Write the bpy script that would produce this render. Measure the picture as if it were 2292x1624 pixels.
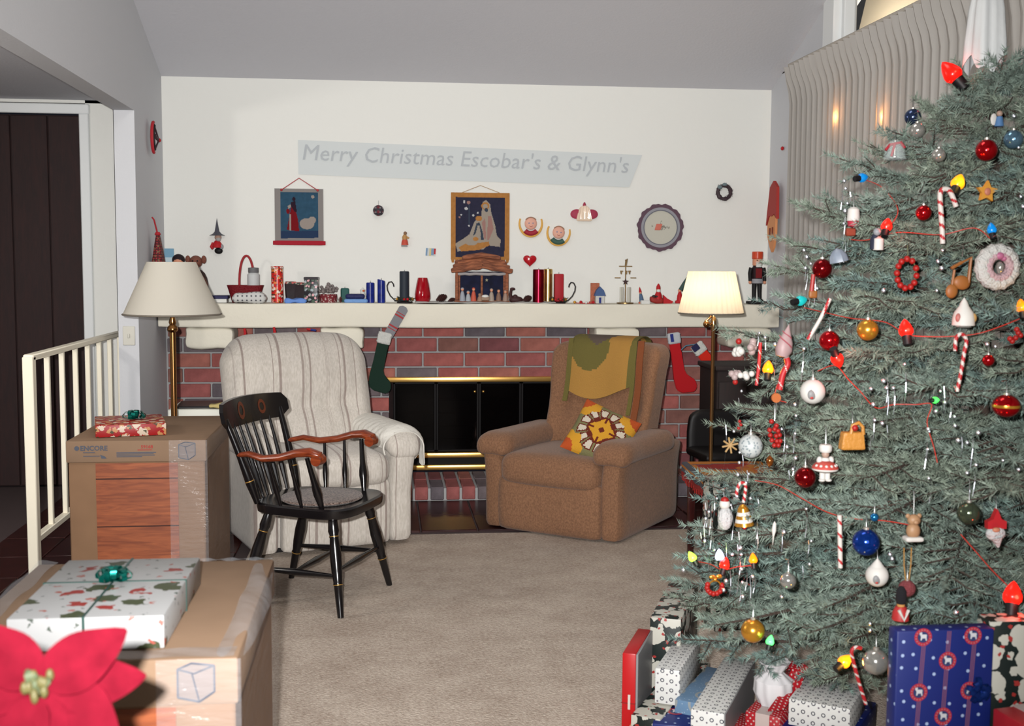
import bpy, bmesh, math, random
import numpy as np
from mathutils import Matrix, Vector, Euler
random.seed(7)
for o in list(bpy.data.objects):
    bpy.data.objects.remove(o, do_unlink=True)
SC = bpy.context.scene
COL = SC.collection
PI = math.pi
V = Vector
def R(d): return math.radians(d)

# ------------------------------------------------------------------ camera, light, exposure
CAM_H = 1.55; FPX = 2600.0; IW, IH = 2292.0, 1624.0
YAW, PITCH, ROLL = R(6.3208), R(4.8863), 0.006
FW = V((math.sin(YAW)*math.cos(PITCH), math.cos(YAW)*math.cos(PITCH), -math.sin(PITCH)))
_r0 = V((math.cos(YAW), -math.sin(YAW), 0)); _u0 = _r0.cross(FW)
RT = math.cos(ROLL)*_r0 + math.sin(ROLL)*_u0
UP = math.cos(ROLL)*_u0 - math.sin(ROLL)*_r0
cam_d = bpy.data.cameras.new('camera')
cam_d.sensor_width = 36.0; cam_d.lens = 36.0*FPX/IW
cam_d.clip_start = 0.05; cam_d.clip_end = 200
cam = bpy.data.objects.new('camera', cam_d); COL.objects.link(cam)
m = Matrix((RT, UP, -FW)).transposed().to_4x4(); m.translation = V((0, 0, CAM_H)); cam.matrix_world = m
SC.camera = cam
cam_d.dof.use_dof = True; cam_d.dof.focus_distance = 5.6; cam_d.dof.aperture_fstop = 5.0

world = bpy.data.worlds.new('world'); SC.world = world; world.use_nodes = True
bg = world.node_tree.nodes['Background']
bg.inputs['Color'].default_value = (0.55, 0.62, 0.9, 1); bg.inputs['Strength'].default_value = 0.012

def add_light(name, kind, loc, energy, color=(1, 1, 1), size=0.1, target=None, **kw):
    d = bpy.data.lights.new(name, kind); d.energy = energy; d.color = color
    if kind == 'AREA': d.size = size
    else: d.shadow_soft_size = size
    for k, v in kw.items(): setattr(d, k, v)
    o = bpy.data.objects.new(name, d); COL.objects.link(o); o.location = loc
    if target is not None: o.rotation_euler = (V(target)-V(loc)).to_track_quat('-Z', 'Y').to_euler()
    return o
# the camera's own flash, a hand's breadth left of and above the lens
add_light('camera_flash', 'SPOT', (-0.09, -0.02, 1.63), 1430, (1.0, 0.99, 0.975), 0.022, (0.62, 8.0, 1.2), spot_size=R(76), spot_blend=1.0)
# unseen soft fill added above the frame, to even out the flash falloff
add_light('room_lamp', 'AREA', (0.6, 3.6, 4.0), 30, (1.0, 0.95, 0.88), 1.2, (0.6, 6.2, 1.0))
# unseen soft fill added behind the photographer, in place of ambient light
add_light('next_room_lamp', 'AREA', (0.3, -2.2, 2.3), 55, (1.0, 0.98, 0.94), 2.0, (0.5, 6.0, 1.3))
# point fill added out of frame on the left to lift the hall ceiling
add_light('hall_lamp', 'POINT', (-2.9, 4.6, 2.10), 60, (1.0, 0.94, 0.86), 0.10)
# point light added outside the clerestory window to brighten the pale board
add_light('porch_lamp', 'POINT', (3.07, 7.35, 2.62), 55, (1.0, 0.90, 0.75), 0.08)
vs = SC.view_settings
vs.view_transform = 'Standard'; vs.look = 'None'; vs.exposure = 0.0; vs.gamma = 1.0; vs.use_curve_mapping = False
cy = SC.cycles
cy.max_bounces = 6; cy.diffuse_bounces = 3; cy.glossy_bounces = 3; cy.transmission_bounces = 6; cy.transparent_max_bounces = 8
cy.sample_clamp_indirect = 4.0; cy.caustics_reflective = False; cy.caustics_refractive = False

# ------------------------------------------------------------------ points of the room read off along sight lines
def _ray(px, py): return FW + RT*((px-IW/2)/FPX) + UP*((IH/2-py)/FPX)
def at(px, py, Y):
    d = _ray(px, py); return V((0, 0, CAM_H)) + d*(Y/d.y)
def onz(px, py, z=0.0):
    d = _ray(px, py); return V((0, 0, CAM_H)) + d*((z-CAM_H)/d.z)
def onx(px, py, X):
    d = _ray(px, py); return V((0, 0, CAM_H)) + d*(X/d.x)

# ------------------------------------------------------------------ materials
def lin(c):
    if isinstance(c, str): c = tuple(int(c[i:i+2], 16)/255 for i in (0, 2, 4))
    return tuple((x/12.92 if x <= 0.04045 else ((x+0.055)/1.055)**2.4) for x in c)
_mats = {}
def mat(name, col, rough=0.6, metal=0.0, spec=0.3, bump=0.0, bscale=60.0, var=0.0, vscale=8.0, k=1.0, emit=None, estr=0.0, alpha=None, trans=0.0, stretch=None, sheen=0.0):
    if name in _mats: return _mats[name]
    M = bpy.data.materials.new(name); M.use_nodes = True
    nt = M.node_tree; b = nt.nodes['Principled BSDF']
    c = tuple(x*k for x in lin(col))
    b.inputs['Base Color'].default_value = (*c, 1)
    b.inputs['Roughness'].default_value = rough; b.inputs['Metallic'].default_value = metal
    b.inputs['Specular IOR Level'].default_value = spec
    if sheen: b.inputs['Sheen Weight'].default_value = sheen
    if trans: b.inputs['Transmission Weight'].default_value = trans
    if alpha is not None: b.inputs['Alpha'].default_value = alpha
    if emit is not None:
        b.inputs['Emission Color'].default_value = (*lin(emit), 1); b.inputs['Emission Strength'].default_value = estr
    if var or bump:
        tc = nt.nodes.new('ShaderNodeTexCoord'); src = tc.outputs['Object']
        if stretch:
            mp = nt.nodes.new('ShaderNodeMapping'); mp.inputs['Scale'].default_value = stretch
            nt.links.new(src, mp.inputs['Vector']); src = mp.outputs['Vector']
    if var:
        n = nt.nodes.new('ShaderNodeTexNoise'); n.inputs['Scale'].default_value = vscale; n.inputs['Detail'].default_value = 5
        nt.links.new(src, n.inputs['Vector'])
        mr = nt.nodes.new('ShaderNodeMapRange'); mr.inputs['From Min'].default_value = 0.3; mr.inputs['From Max'].default_value = 0.7
        mr.inputs['To Min'].default_value = 1-var; mr.inputs['To Max'].default_value = 1+var
        nt.links.new(n.outputs['Fac'], mr.inputs['Value'])
        mx = nt.nodes.new('ShaderNodeVectorMath'); mx.operation = 'SCALE'; mx.inputs[0].default_value = c
        nt.links.new(mr.outputs['Result'], mx.inputs['Scale']); nt.links.new(mx.outputs['Vector'], b.inputs['Base Color'])
    if bump:
        n = nt.nodes.new('ShaderNodeTexNoise'); n.inputs['Scale'].default_value = bscale; n.inputs['Detail'].default_value = 3
        nt.links.new(src, n.inputs['Vector'])
        bp = nt.nodes.new('ShaderNodeBump'); bp.inputs['Strength'].default_value = bump; bp.inputs['Distance'].default_value = 0.01
        nt.links.new(n.outputs['Fac'], bp.inputs['Height']); nt.links.new(bp.outputs['Normal'], b.inputs['Normal'])
    _mats[name] = M
    return M

def paper(name, base, layers, rough=0.45, k=1.0, uvrot=0.0):
    """printed paper: regular or scattered spots (colour, spots per metre, radius in cells, randomness, offset)"""
    if name in _mats: return _mats[name]
    M = bpy.data.materials.new(name); M.use_nodes = True
    nt = M.node_tree; b = nt.nodes['Principled BSDF']; b.inputs['Roughness'].default_value = rough; b.inputs['Specular IOR Level'].default_value = 0.35
    uv = nt.nodes.new('ShaderNodeUVMap'); uv.uv_map = 'UVMap'
    prev = None; basec = (*[x*k for x in lin(base)], 1)
    for (c, sc, r, rnd, off) in layers:
        mp = nt.nodes.new('ShaderNodeMapping'); mp.inputs['Location'].default_value = (off, off*0.7, 0); mp.inputs['Rotation'].default_value = (0, 0, uvrot)
        nt.links.new(uv.outputs['UV'], mp.inputs['Vector'])
        if isinstance(r, tuple):       # petalled blob: distort the lookup with noise
            ns = nt.nodes.new('ShaderNodeTexNoise'); ns.inputs['Scale'].default_value = sc*r[1]
            nt.links.new(mp.outputs['Vector'], ns.inputs['Vector'])
            ad = nt.nodes.new('ShaderNodeVectorMath'); ad.operation = 'MULTIPLY_ADD'
            nt.links.new(ns.outputs['Color'], ad.inputs[0]); ad.inputs[1].default_value = (r[2]/sc,)*3
            nt.links.new(mp.outputs['Vector'], ad.inputs[2]); src = ad.outputs['Vector']; rad = r[0]
        else:
            src = mp.outputs['Vector']; rad = r
        vo = nt.nodes.new('ShaderNodeTexVoronoi'); vo.voronoi_dimensions = '2D'
        vo.inputs['Scale'].default_value = sc; vo.inputs['Randomness'].default_value = rnd
        nt.links.new(src, vo.inputs['Vector'])
        lt = nt.nodes.new('ShaderNodeMath'); lt.operation = 'LESS_THAN'; lt.inputs[1].default_value = rad
        nt.links.new(vo.outputs['Distance'], lt.inputs[0])
        mx = nt.nodes.new('ShaderNodeMix'); mx.data_type = 'RGBA'
        nt.links.new(lt.outputs[0], mx.inputs['Factor'])
        if prev is None: mx.inputs['A'].default_value = basec
        else: nt.links.new(prev, mx.inputs['A'])
        mx.inputs['B'].default_value = (*[x*k for x in lin(c)], 1)
        prev = mx.outputs['Result']
    if prev is not None: nt.links.new(prev, b.inputs['Base Color'])
    else: b.inputs['Base Color'].default_value = basec
    _mats[name] = M
    return M

def wood(name, c1, c2, scale=14.0, rough=0.35, k=1.0, axis='X', stretch=8.0):
    if name in _mats: return _mats[name]
    M = bpy.data.materials.new(name); M.use_nodes = True
    nt = M.node_tree; b = nt.nodes['Principled BSDF']; b.inputs['Roughness'].default_value = rough
    tc = nt.nodes.new('ShaderNodeTexCoord'); mp = nt.nodes.new('ShaderNodeMapping')
    s = [stretch]*3; s['XYZ'.index(axis)] = 1.0
    mp.inputs['Scale'].default_value = s
    nt.links.new(tc.outputs['Object'], mp.inputs['Vector'])
    n = nt.nodes.new('ShaderNodeTexNoise'); n.inputs['Scale'].default_value = scale; n.inputs['Detail'].default_value = 8; n.inputs['Distortion'].default_value = 1.2
    nt.links.new(mp.outputs['Vector'], n.inputs['Vector'])
    cr = nt.nodes.new('ShaderNodeValToRGB'); cr.color_ramp.elements[0].position = 0.35; cr.color_ramp.elements[1].position = 0.68
    cr.color_ramp.elements[0].color = (*[x*k for x in lin(c1)], 1); cr.color_ramp.elements[1].color = (*[x*k for x in lin(c2)], 1)
    nt.links.new(n.outputs['Fac'], cr.inputs['Fac']); nt.links.new(cr.outputs['Color'], b.inputs['Base Color'])
    _mats[name] = M
    return M

def weave(name, c1, c2, scale, rough=0.9, k=1.0, bump=0.25, stripes=None):
    """woven upholstery; stripes = (period in metres, colour, share)"""
    if name in _mats: return _mats[name]
    M = bpy.data.materials.new(name); M.use_nodes = True
    nt = M.node_tree; b = nt.nodes['Principled BSDF']; b.inputs['Roughness'].default_value = rough; b.inputs['Specular IOR Level'].default_value = 0.15
    b.inputs['Sheen Weight'].default_value = 0.15
    tc = nt.nodes.new('ShaderNodeTexCoord')
    mp = nt.nodes.new('ShaderNodeMapping'); mp.inputs['Scale'].default_value = (1, 1, 0.25 if stripes else 0.7)
    nt.links.new(tc.outputs['Object'], mp.inputs['Vector'])
    n = nt.nodes.new('ShaderNodeTexNoise'); n.inputs['Scale'].default_value = scale; n.inputs['Detail'].default_value = 6
    nt.links.new(mp.outputs['Vector'], n.inputs['Vector'])
    cr = nt.nodes.new('ShaderNodeValToRGB'); cr.color_ramp.elements[0].position = 0.36; cr.color_ramp.elements[1].position = 0.64
    cr.color_ramp.elements[0].color = (*[x*k for x in lin(c1)], 1); cr.color_ramp.elements[1].color = (*[x*k for x in lin(c2)], 1)
    nt.links.new(n.outputs['Fac'], cr.inputs['Fac']); out = cr.outputs['Color']
    if stripes:
        per, sc, share = stripes
        sx = nt.nodes.new('ShaderNodeSeparateXYZ'); nt.links.new(tc.outputs['Object'], sx.inputs[0])
        ns = nt.nodes.new('ShaderNodeTexNoise'); ns.noise_dimensions = '1D'; ns.inputs['Scale'].default_value = 1/per; ns.inputs['Detail'].default_value = 3
        nt.links.new(sx.outputs['X'], ns.inputs['W'])
        mr = nt.nodes.new('ShaderNodeMapRange'); mr.inputs['From Min'].default_value = 0.56; mr.inputs['From Max'].default_value = 0.64; mr.inputs['To Max'].default_value = share
        nt.links.new(ns.outputs['Fac'], mr.inputs['Value'])
        mx = nt.nodes.new('ShaderNodeMix'); mx.data_type = 'RGBA'; nt.links.new(mr.outputs['Result'], mx.inputs['Factor'])
        nt.links.new(out, mx.inputs['A']); mx.inputs['B'].default_value = (*[x*k for x in lin(sc)], 1); out = mx.outputs['Result']
    nt.links.new(out, b.inputs['Base Color'])
    n2 = nt.nodes.new('ShaderNodeTexNoise'); n2.inputs['Scale'].default_value = scale*2
    nt.links.new(tc.outputs['Object'], n2.inputs['Vector'])
    bp = nt.nodes.new('ShaderNodeBump'); bp.inputs['Strength'].default_value = bump; bp.inputs['Distance'].default_value = 0.004
    nt.links.new(n2.outputs['Fac'], bp.inputs['Height']); nt.links.new(bp.outputs['Normal'], b.inputs['Normal'])
    _mats[name] = M
    return M

# ------------------------------------------------------------------ mesh builder
class MB:
    def __init__(s): s.v = []; s.f = []; s.mi = []; s.m = 0; s.X = Matrix.Identity(4)
    def add(s, vs, fs, mis=None):
        o = len(s.v); X = s.X
        s.v.extend((X @ V(p)) for p in vs)
        s.f.extend([tuple(i+o for i in f) for f in fs])
        s.mi.extend(mis if mis else [s.m]*len(fs))
        return s
    def at(s, loc=(0, 0, 0), rx=0, ry=0, rz=0, sc=1):
        s.X = Matrix.Translation(V(loc)) @ Euler((rx, ry, rz)).to_matrix().to_4x4() @ Matrix.Scale(sc, 4); return s
    def box(s, c, d, bev=0.0, seg=1):
        if bev <= 0:
            x, y, z = c; a, b, h = d[0]/2, d[1]/2, d[2]/2
            vs = [(x+i*a, y+j*b, z+k*h) for k in (-1, 1) for j in (-1, 1) for i in (-1, 1)]
            return s.add(vs, [(0, 2, 3, 1), (4, 5, 7, 6), (0, 1, 5, 4), (2, 6, 7, 3), (0, 4, 6, 2), (1, 3, 7, 5)])
        bm = bmesh.new(); bmesh.ops.create_cube(bm, size=1.0)
        for v in bm.verts: v.co = V((v.co.x*d[0]+c[0], v.co.y*d[1]+c[1], v.co.z*d[2]+c[2]))
        bmesh.ops.bevel(bm, geom=list(bm.edges), offset=min(bev, min(d)*0.45), segments=seg, affect='EDGES', profile=0.5)
        bm.verts.index_update()
        vs = [tuple(v.co) for v in bm.verts]; fs = [tuple(v.index for v in f.verts) for f in bm.faces]; bm.free()
        return s.add(vs, fs)
    def soft(s, c, d, r, n=6, deform=None):
        """rounded box with n cells per side, optionally deformed point by point"""
        vid = {}; vs = []; fs = []
        h = [max(x/2, 1e-4) for x in d]; rr = [min(r, x*0.999) for x in h]
        def P(i, j, k):
            key = (i, j, k)
            if key in vid: return vid[key]
            q = [(-1+2*a/n) for a in (i, j, k)]
            # concentrate samples toward the rims
            p = [math.copysign(abs(t)**0.8, t)*hh for t, hh in zip(q, h)]
            inn = [max(-(hh-ra), min(hh-ra, t)) for t, hh, ra in zip(p, h, rr)]
            dd = V([(a-b)/ra for a, b, ra in zip(p, inn, rr)])
            if dd.length > 1e-9:
                dd.normalize(); p = [b+e*ra for b, e, ra in zip(inn, dd, rr)]
            p = V(p)
            if deform: p = deform(p)
            vid[key] = len(vs); vs.append((p[0]+c[0], p[1]+c[1], p[2]+c[2])); return vid[key]
        for a in range(n):
            for b in range(n):
                fs.append((P(a, b, 0), P(a, b+1, 0), P(a+1, b+1, 0), P(a+1, b, 0)))
                fs.append((P(a, b, n), P(a+1, b, n), P(a+1, b+1, n), P(a, b+1, n)))
                fs.append((P(a, 0, b), P(a+1, 0, b), P(a+1, 0, b+1), P(a, 0, b+1)))
                fs.append((P(a, n, b), P(a, n, b+1), P(a+1, n, b+1), P(a+1, n, b)))
                fs.append((P(0, a, b), P(0, a, b+1), P(0, a+1, b+1), P(0, a+1, b)))
                fs.append((P(n, a, b), P(n, a+1, b), P(n, a+1, b+1), P(n, a, b+1)))
        return s.add(vs, fs)
    def tube(s, pts, r, seg=8, cap=True, flat=1.0):
        pts = [V(p) for p in pts]; n = len(pts)
        rs = r if isinstance(r, (list, tuple)) else [r]*n
        vs = []; fs = []; ref = None
        for i, p in enumerate(pts):
            t = (pts[min(i+1, n-1)]-pts[max(i-1, 0)])
            if t.length < 1e-9: t = V((0, 0, 1))
            t.normalize()
            if ref is None: ref = V((0, 0, 1)) if abs(t.z) < 0.9 else V((1, 0, 0))
            a = (ref-t*ref.dot(t)); a = a.normalized() if a.length > 1e-6 else t.orthogonal().normalized()
            ref = a; b = t.cross(a)
            for j in range(seg):
                an = 2*PI*j/seg; vs.append(tuple(p+a*(math.cos(an)*rs[i]*flat)+b*(math.sin(an)*rs[i])))
        for i in range(n-1):
            for j in range(seg):
                k = (j+1) % seg; fs.append((i*seg+j, i*seg+k, (i+1)*seg+k, (i+1)*seg+j))
        if cap: fs.append(tuple(range(seg-1, -1, -1))); fs.append(tuple((n-1)*seg+j for j in range(seg)))
        return s.add(vs, fs)
    def lathe(s, prof, seg=20, c=(0, 0, 0), flute=None):
        """prof: (radius, z); flute(angle, i) scales the radius"""
        vs = []; fs = []; n = len(prof)
        for i, (r, z) in enumerate(prof):
            for j in range(seg):
                a = 2*PI*j/seg; q = r*(flute(a, i) if flute else 1)
                vs.append((c[0]+q*math.cos(a), c[1]+q*math.sin(a), c[2]+z))
        for i in range(n-1):
            for j in range(seg):
                k = (j+1) % seg; fs.append((i*seg+j, i*seg+k, (i+1)*seg+k, (i+1)*seg+j))
        if prof[0][0] > 1e-5: fs.append(tuple(range(seg-1, -1, -1)))
        if prof[-1][0] > 1e-5: fs.append(tuple((n-1)*seg+j for j in range(seg)))
        return s.add(vs, fs)
    def ball(s, c, r, seg=14, rings=9):
        r = (r, r, r) if not isinstance(r, (tuple, list)) else r
        vs = [(c[0], c[1], c[2]-r[2])]; fs = []
        for i in range(1, rings):
            t = PI*i/rings
            for j in range(seg):
                a = 2*PI*j/seg
                vs.append((c[0]+r[0]*math.sin(t)*math.cos(a), c[1]+r[1]*math.sin(t)*math.sin(a), c[2]-r[2]*math.cos(t)))
        vs.append((c[0], c[1], c[2]+r[2])); top = len(vs)-1
        for j in range(seg):
            k = (j+1) % seg
            fs.append((0, 1+k, 1+j)); fs.append((top, top-seg+j, top-seg+k))
        for i in range(rings-2):
            for j in range(seg):
                k = (j+1) % seg; a = 1+i*seg; fs.append((a+j, a+k, a+seg+k, a+seg+j))
        return s.add(vs, fs)
    def prism(s, poly, t, z0=0.0):
        """polygon in x,z extruded along y by t (front at y=z0-t)"""
        n = len(poly)
        ar = sum(poly[i][0]*poly[(i+1) % n][1]-poly[(i+1) % n][0]*poly[i][1] for i in range(n))
        if ar < 0: poly = poly[::-1]
        vs = [(x, z0-t, z) for x, z in poly]+[(x, z0, z) for x, z in poly]
        fs = [tuple(range(n)), tuple(range(2*n-1, n-1, -1))]
        for i in range(n):
            k = (i+1) % n; fs.append((i, i+n, k+n, k))
        return s.add(vs, fs)
    def sheet(s, fn, nu, nv, t=0.0, mf=None, tdir=None):
        """fn(u,v)->point; mf(u,v)->material index; t>0 gives it a back side offset along tdir or the normal"""
        P = [[V(fn(i/nu, j/nv)) for i in range(nu+1)] for j in range(nv+1)]
        vs = [tuple(p) for row in P for p in row]; fs = []; mis = []
        w = nu+1
        for j in range(nv):
            for i in range(nu):
                fs.append((j*w+i, j*w+i+1, (j+1)*w+i+1, (j+1)*w+i)); mis.append(mf((i+0.5)/nu, (j+0.5)/nv) if mf else s.m)
        if t > 0:
            o = len(vs)
            for j in range(nv+1):
                for i in range(w):
                    if tdir is not None: nn = V(tdir)
                    else:
                        a = P[j][min(i+1, nu)]-P[j][max(i-1, 0)]; b = P[min(j+1, nv)][i]-P[max(j-1, 0)][i]
                        nn = a.cross(b); nn = nn.normalized() if nn.length > 1e-9 else V((0, 0, 1)); nn = -nn
                    vs.append(tuple(P[j][i]+nn*t))
            nf = len(fs)
            for q in range(nf): fs.append(tuple(x+o for x in reversed(fs[q]))); mis.append(mis[q])
            rim = [(i, i+1) for i in range(nu)]+[(j*w+nu, (j+1)*w+nu) for j in range(nv)]+[(nv*w+i+1, nv*w+i) for i in range(nu)]+[((j+1)*w, j*w) for j in range(nv)]
            for a, b in rim: fs.append((b, a, a+o, b+o)); mis.append(mis[0])
        return s.add(vs, fs, mis)
    def raster(s, w, h, nx, ny, shapes, t=0.003, base=0, wob=None):
        """flat picture in x,z facing -y, centre at origin; shapes: (material index, test(x,z))"""
        def mf(u, v):
            x, z = (u-0.5)*w, (v-0.5)*h; r = base
            for mi, fn in shapes:
                if fn(x, z): r = mi
            return r
        return s.sheet(lambda u, v: ((u-0.5)*w, (wob(u, v) if wob else 0), (v-0.5)*h), nx, ny, t, mf, tdir=(0, 1, 0))

def inpoly(pts):
    def f(x, z):
        c = False; j = len(pts)-1
        for i in range(len(pts)):
            xi, zi = pts[i]; xj, zj = pts[j]
            if (zi > z) != (zj > z) and x < (xj-xi)*(z-zi)/(zj-zi)+xi: c = not c
            j = i
        return c
    return f
def inell(cx, cz, a, b=None):
    b = b or a
    return lambda x, z: ((x-cx)/a)**2+((z-cz)/b)**2 < 1
def inrect(x0, z0, x1, z1): return lambda x, z: x0 <= x <= x1 and z0 <= z <= z1

def obj(name, mb, mats, parent=None, loc=None, smooth=True, angle=40, rot=None, uv=True):
    me = bpy.data.meshes.new(name)
    me.from_pydata([tuple(v) for v in mb.v], [], mb.f)
    if not isinstance(mats, (list, tuple)): mats = [mats]
    for mm in mats: me.materials.append(mm)
    if len(mats) > 1: me.polygons.foreach_set('material_index', mb.mi)
    me.update()
    if smooth:
        me.polygons.foreach_set('use_smooth', [True]*len(me.polygons)); me.set_sharp_from_angle(angle=R(angle))
    if uv:
        uvl = me.uv_layers.new(name='UVMap'); n = len(me.loops)
        co = np.empty(len(me.vertices)*3); me.vertices.foreach_get('co', co); co = co.reshape(-1, 3)
        vi = np.empty(n, dtype=np.int32); me.loops.foreach_get('vertex_index', vi)
        nr = np.empty(len(me.polygons)*3); me.polygons.foreach_get('normal', nr); nr = np.abs(nr.reshape(-1, 3))
        lt = np.empty(len(me.polygons), dtype=np.int32); me.polygons.foreach_get('loop_total', lt)
        ax = np.repeat(np.argmax(nr, axis=1), lt); c = co[vi]
        U = np.where(ax == 0, c[:, 1], c[:, 0]); W = np.where(ax == 2, c[:, 1], c[:, 2])
        uvl.data.foreach_set('uv', np.stack([U, W], 1).astype(np.float32).ravel())
    o = bpy.data.objects.new(name, me); COL.objects.link(o)
    if parent is not None: o.parent = parent
    if loc is not None: o.location = loc
    if rot is not None: o.rotation_euler = rot
    return o
def tag(o, label, cat, group=None):
    o['label'] = label; o['category'] = cat
    if group: o['group'] = group
    return o
def thing(name, label, cat, loc=(0, 0, 0), rz=0.0, group=None, rot=None, sc=None):
    o = bpy.data.objects.new(name, None); COL.objects.link(o); o.empty_display_size = 0.05
    o.location = loc; o.rotation_euler = rot if rot is not None else (0, 0, rz)
    if sc: o.scale = (sc, sc, sc)
    return tag(o, label, cat, group)
def struct(name, mb, mats, **kw):
    o = obj(name, mb, mats, **kw); o['kind'] = 'structure'; return o
def copy_piece(src, parent, loc, rot=None, material=None):
    c = src.copy(); c.parent = parent; c.location = loc
    if rot is not None: c.rotation_euler = rot
    COL.objects.link(c); return c
def plabel(o, text): o['label'] = text; return o
# ------------------------------------------------------------------ the room
YW, XL, XR = 8.15, -1.48, 2.75
ZC, SLOPE = 2.79, 0.378
def zc(y): return ZC + SLOPE*(YW-y)
plaster = mat('white_plaster', (0.895, 0.895, 0.875), 0.9, bump=0.12, bscale=45, spec=0.1)
trimw = mat('white_gloss_trim', (0.90, 0.91, 0.91), 0.45)
ceilm = mat('ceiling_paint', (0.80, 0.80, 0.82), 0.95, bump=0.15, bscale=60, spec=0.05)
greyw = mat('side_wall_paint', (0.80, 0.805, 0.82), 0.9, bump=0.1, bscale=50, spec=0.1)

# the part beside the fireplace wall, left of the side wall, is pierced by the wide dark opening (top at 2.53)
mb = MB()
mb.box(((XL+XR)/2+0.02, YW+0.10, (1.118+3.0)/2), (XR-XL+0.24, 0.20, 3.0-1.118))
mb.box((-1.70, YW+0.10, 1.50), (0.20, 0.20, 3.0))
mb.box((-2.9, YW+0.10, 2.80), (2.6, 0.20, 0.40))
mb.box((-1.88, YW+0.10, 1.50), (0.20, 0.20, 3.0)); 
wall_back = struct('wall_back', mb, plaster)
mb = MB(); mb.box((-1.985, YW-0.012, 1.265), (0.065, 0.03, 2.53), 0.006); mb.box((-2.95, YW-0.012, 2.56), (2.0, 0.03, 0.065), 0.006)
struct('trim_1', mb, trimw)
# dark panelled sliding door that fills the hall opening
dk = wood('dark_door_wood', (0.12, 0.04, 0.042), (0.17, 0.068, 0.06), 6, 0.75, axis='Z')
mb = MB(); mb.box((-2.95, YW+0.13, 1.265), (2.0, 0.05, 2.53))
door = struct('door_1', mb, dk)
for i in range(8):
    mb = MB(); mb.box((-3.83+i*0.243, YW+0.10, 1.265), (0.236, 0.02, 2.52), 0.004); obj('door_panel', mb, dk, door)

mb = MB(); mb.box((XL-0.06, (7.26+YW)/2, 1.6), (0.12, YW-7.26, 3.2+0.6)); 
# bulkhead over the open side, its top follows the ceiling
pts = [(-2.0, 2.45), (7.26, 2.45), (7.26, zc(7.26)+0.1), (-2.0, zc(-2.0)+0.1)]
mb.add([(XL, y, z) for y, z in pts]+[(XL-0.12, y, z) for y, z in pts], [(0, 1, 2, 3), (7, 6, 5, 4), (0, 4, 5, 1), (1, 5, 6, 2), (2, 6, 7, 3), (3, 7, 4, 0)])
struct('wall_left', mb, greyw)
mb = MB(); mb.box((XL-0.058, 7.256, 1.10), (0.075, 0.008, 0.118), 0.003)
sw = thing('light_switch', 'white light switch plate on the end of the left wall behind the railing', 'switch', (XL-0.058, 7.256, 1.10))
mb = MB(); mb.box((0, 0, 0), (0.072, 0.008, 0.116), 0.003); obj('switch_plate', mb, mat('switch_white', (0.80, 0.79, 0.75), 0.4), sw)
mb = MB(); mb.box((0, -0.008, 0), (0.012, 0.014, 0.026), 0.002); obj('toggle', mb, mat('switch_white', (0.8, 0.79, 0.75)), sw)
# hall ceiling and far side of the hall
mb = MB(); mb.box((-2.75, 3.6, 2.67), (2.42, 9.3, 0.10)); struct('ceiling_hall', mb, ceilm)
mb = MB(); mb.box((-4.0, 3.6, 1.3), (0.1, 9.3, 2.7)); struct('wall_hall', mb, greyw)
# sloped ceiling
mb = MB(); y0, y1 = -2.0, YW+0.12
mb.add([(XL-0.12, y0, zc(y0)), (XR+0.2, y0, zc(y0)), (XR+0.2, y1, zc(y1)), (XL-0.12, y1, zc(y1)),
        (XL-0.12, y0, zc(y0)+0.1), (XR+0.2, y0, zc(y0)+0.1), (XR+0.2, y1, zc(y1)+0.1), (XL-0.12, y1, zc(y1)+0.1)],
       [(0, 1, 2, 3), (7, 6, 5, 4), (0, 4, 5, 1), (1, 5, 6, 2), (2, 6, 7, 3), (3, 7, 4, 0)])
struct('ceiling', mb, ceilm)
# right wall with the clerestory opening above the curtain rail
mb = MB(); mb.box((XR+0.08, 3.1, 1.44), (0.16, 10.3, 2.88))
pts = [(7.15, 2.87), (YW, 2.87), (YW, zc(YW)+0.1), (7.15, zc(7.15)+0.1)]
mb.add([(XR, y, z) for y, z in pts]+[(XR+0.16, y, z) for y, z in pts], [(3, 2, 1, 0), (4, 5, 6, 7), (0, 1, 5, 4), (1, 2, 6, 5), (2, 3, 7, 6), (3, 0, 4, 7)])
struct('wall_right', mb, greyw)
mb = MB()
mb.box((XR+0.03, 7.06, 3.12), (0.10, 0.18, 0.50), 0.008)
mb.box((XR+0.07, 6.95, 3.12), (0.08, 0.05, 0.50), 0.006)
win = struct('window_1', mb, trimw)
gl = mat('night_glass', (0.02, 0.02, 0.03), 0.03, spec=0.5, alpha=0.22)
mb = MB(); mb.box((XR+0.10, 4.95, 3.52), (0.012, 4.0, 1.3)); obj('pane', mb, gl, win)
mb = MB(); mb.box((XR+0.07, 3.0, 2.885), (0.12, 7.9, 0.03), 0.004); obj('sill', mb, trimw, win)
refl_cream = mat('eave_boards', (0.93, 0.88, 0.78), 0.7)  # cream board added outside, stands in for the bright reflection in the pane
mb = MB()
ys = [(3.5, 3.02), (8.05, 3.02), (7.62, 3.75), (3.5, 3.75)]
mb.add([(XR+0.55, y, z) for y, z in ys]+[(XR+0.62, y, z) for y, z in ys], [(0, 1, 2, 3), (7, 6, 5, 4), (0, 4, 5, 1), (1, 5, 6, 2), (2, 6, 7, 3), (3, 7, 4, 0)])
ev = obj('eave_board', mb, refl_cream); tag(ev, 'pale lamp-lit board of the eave outside the high window', 'board')

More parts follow.
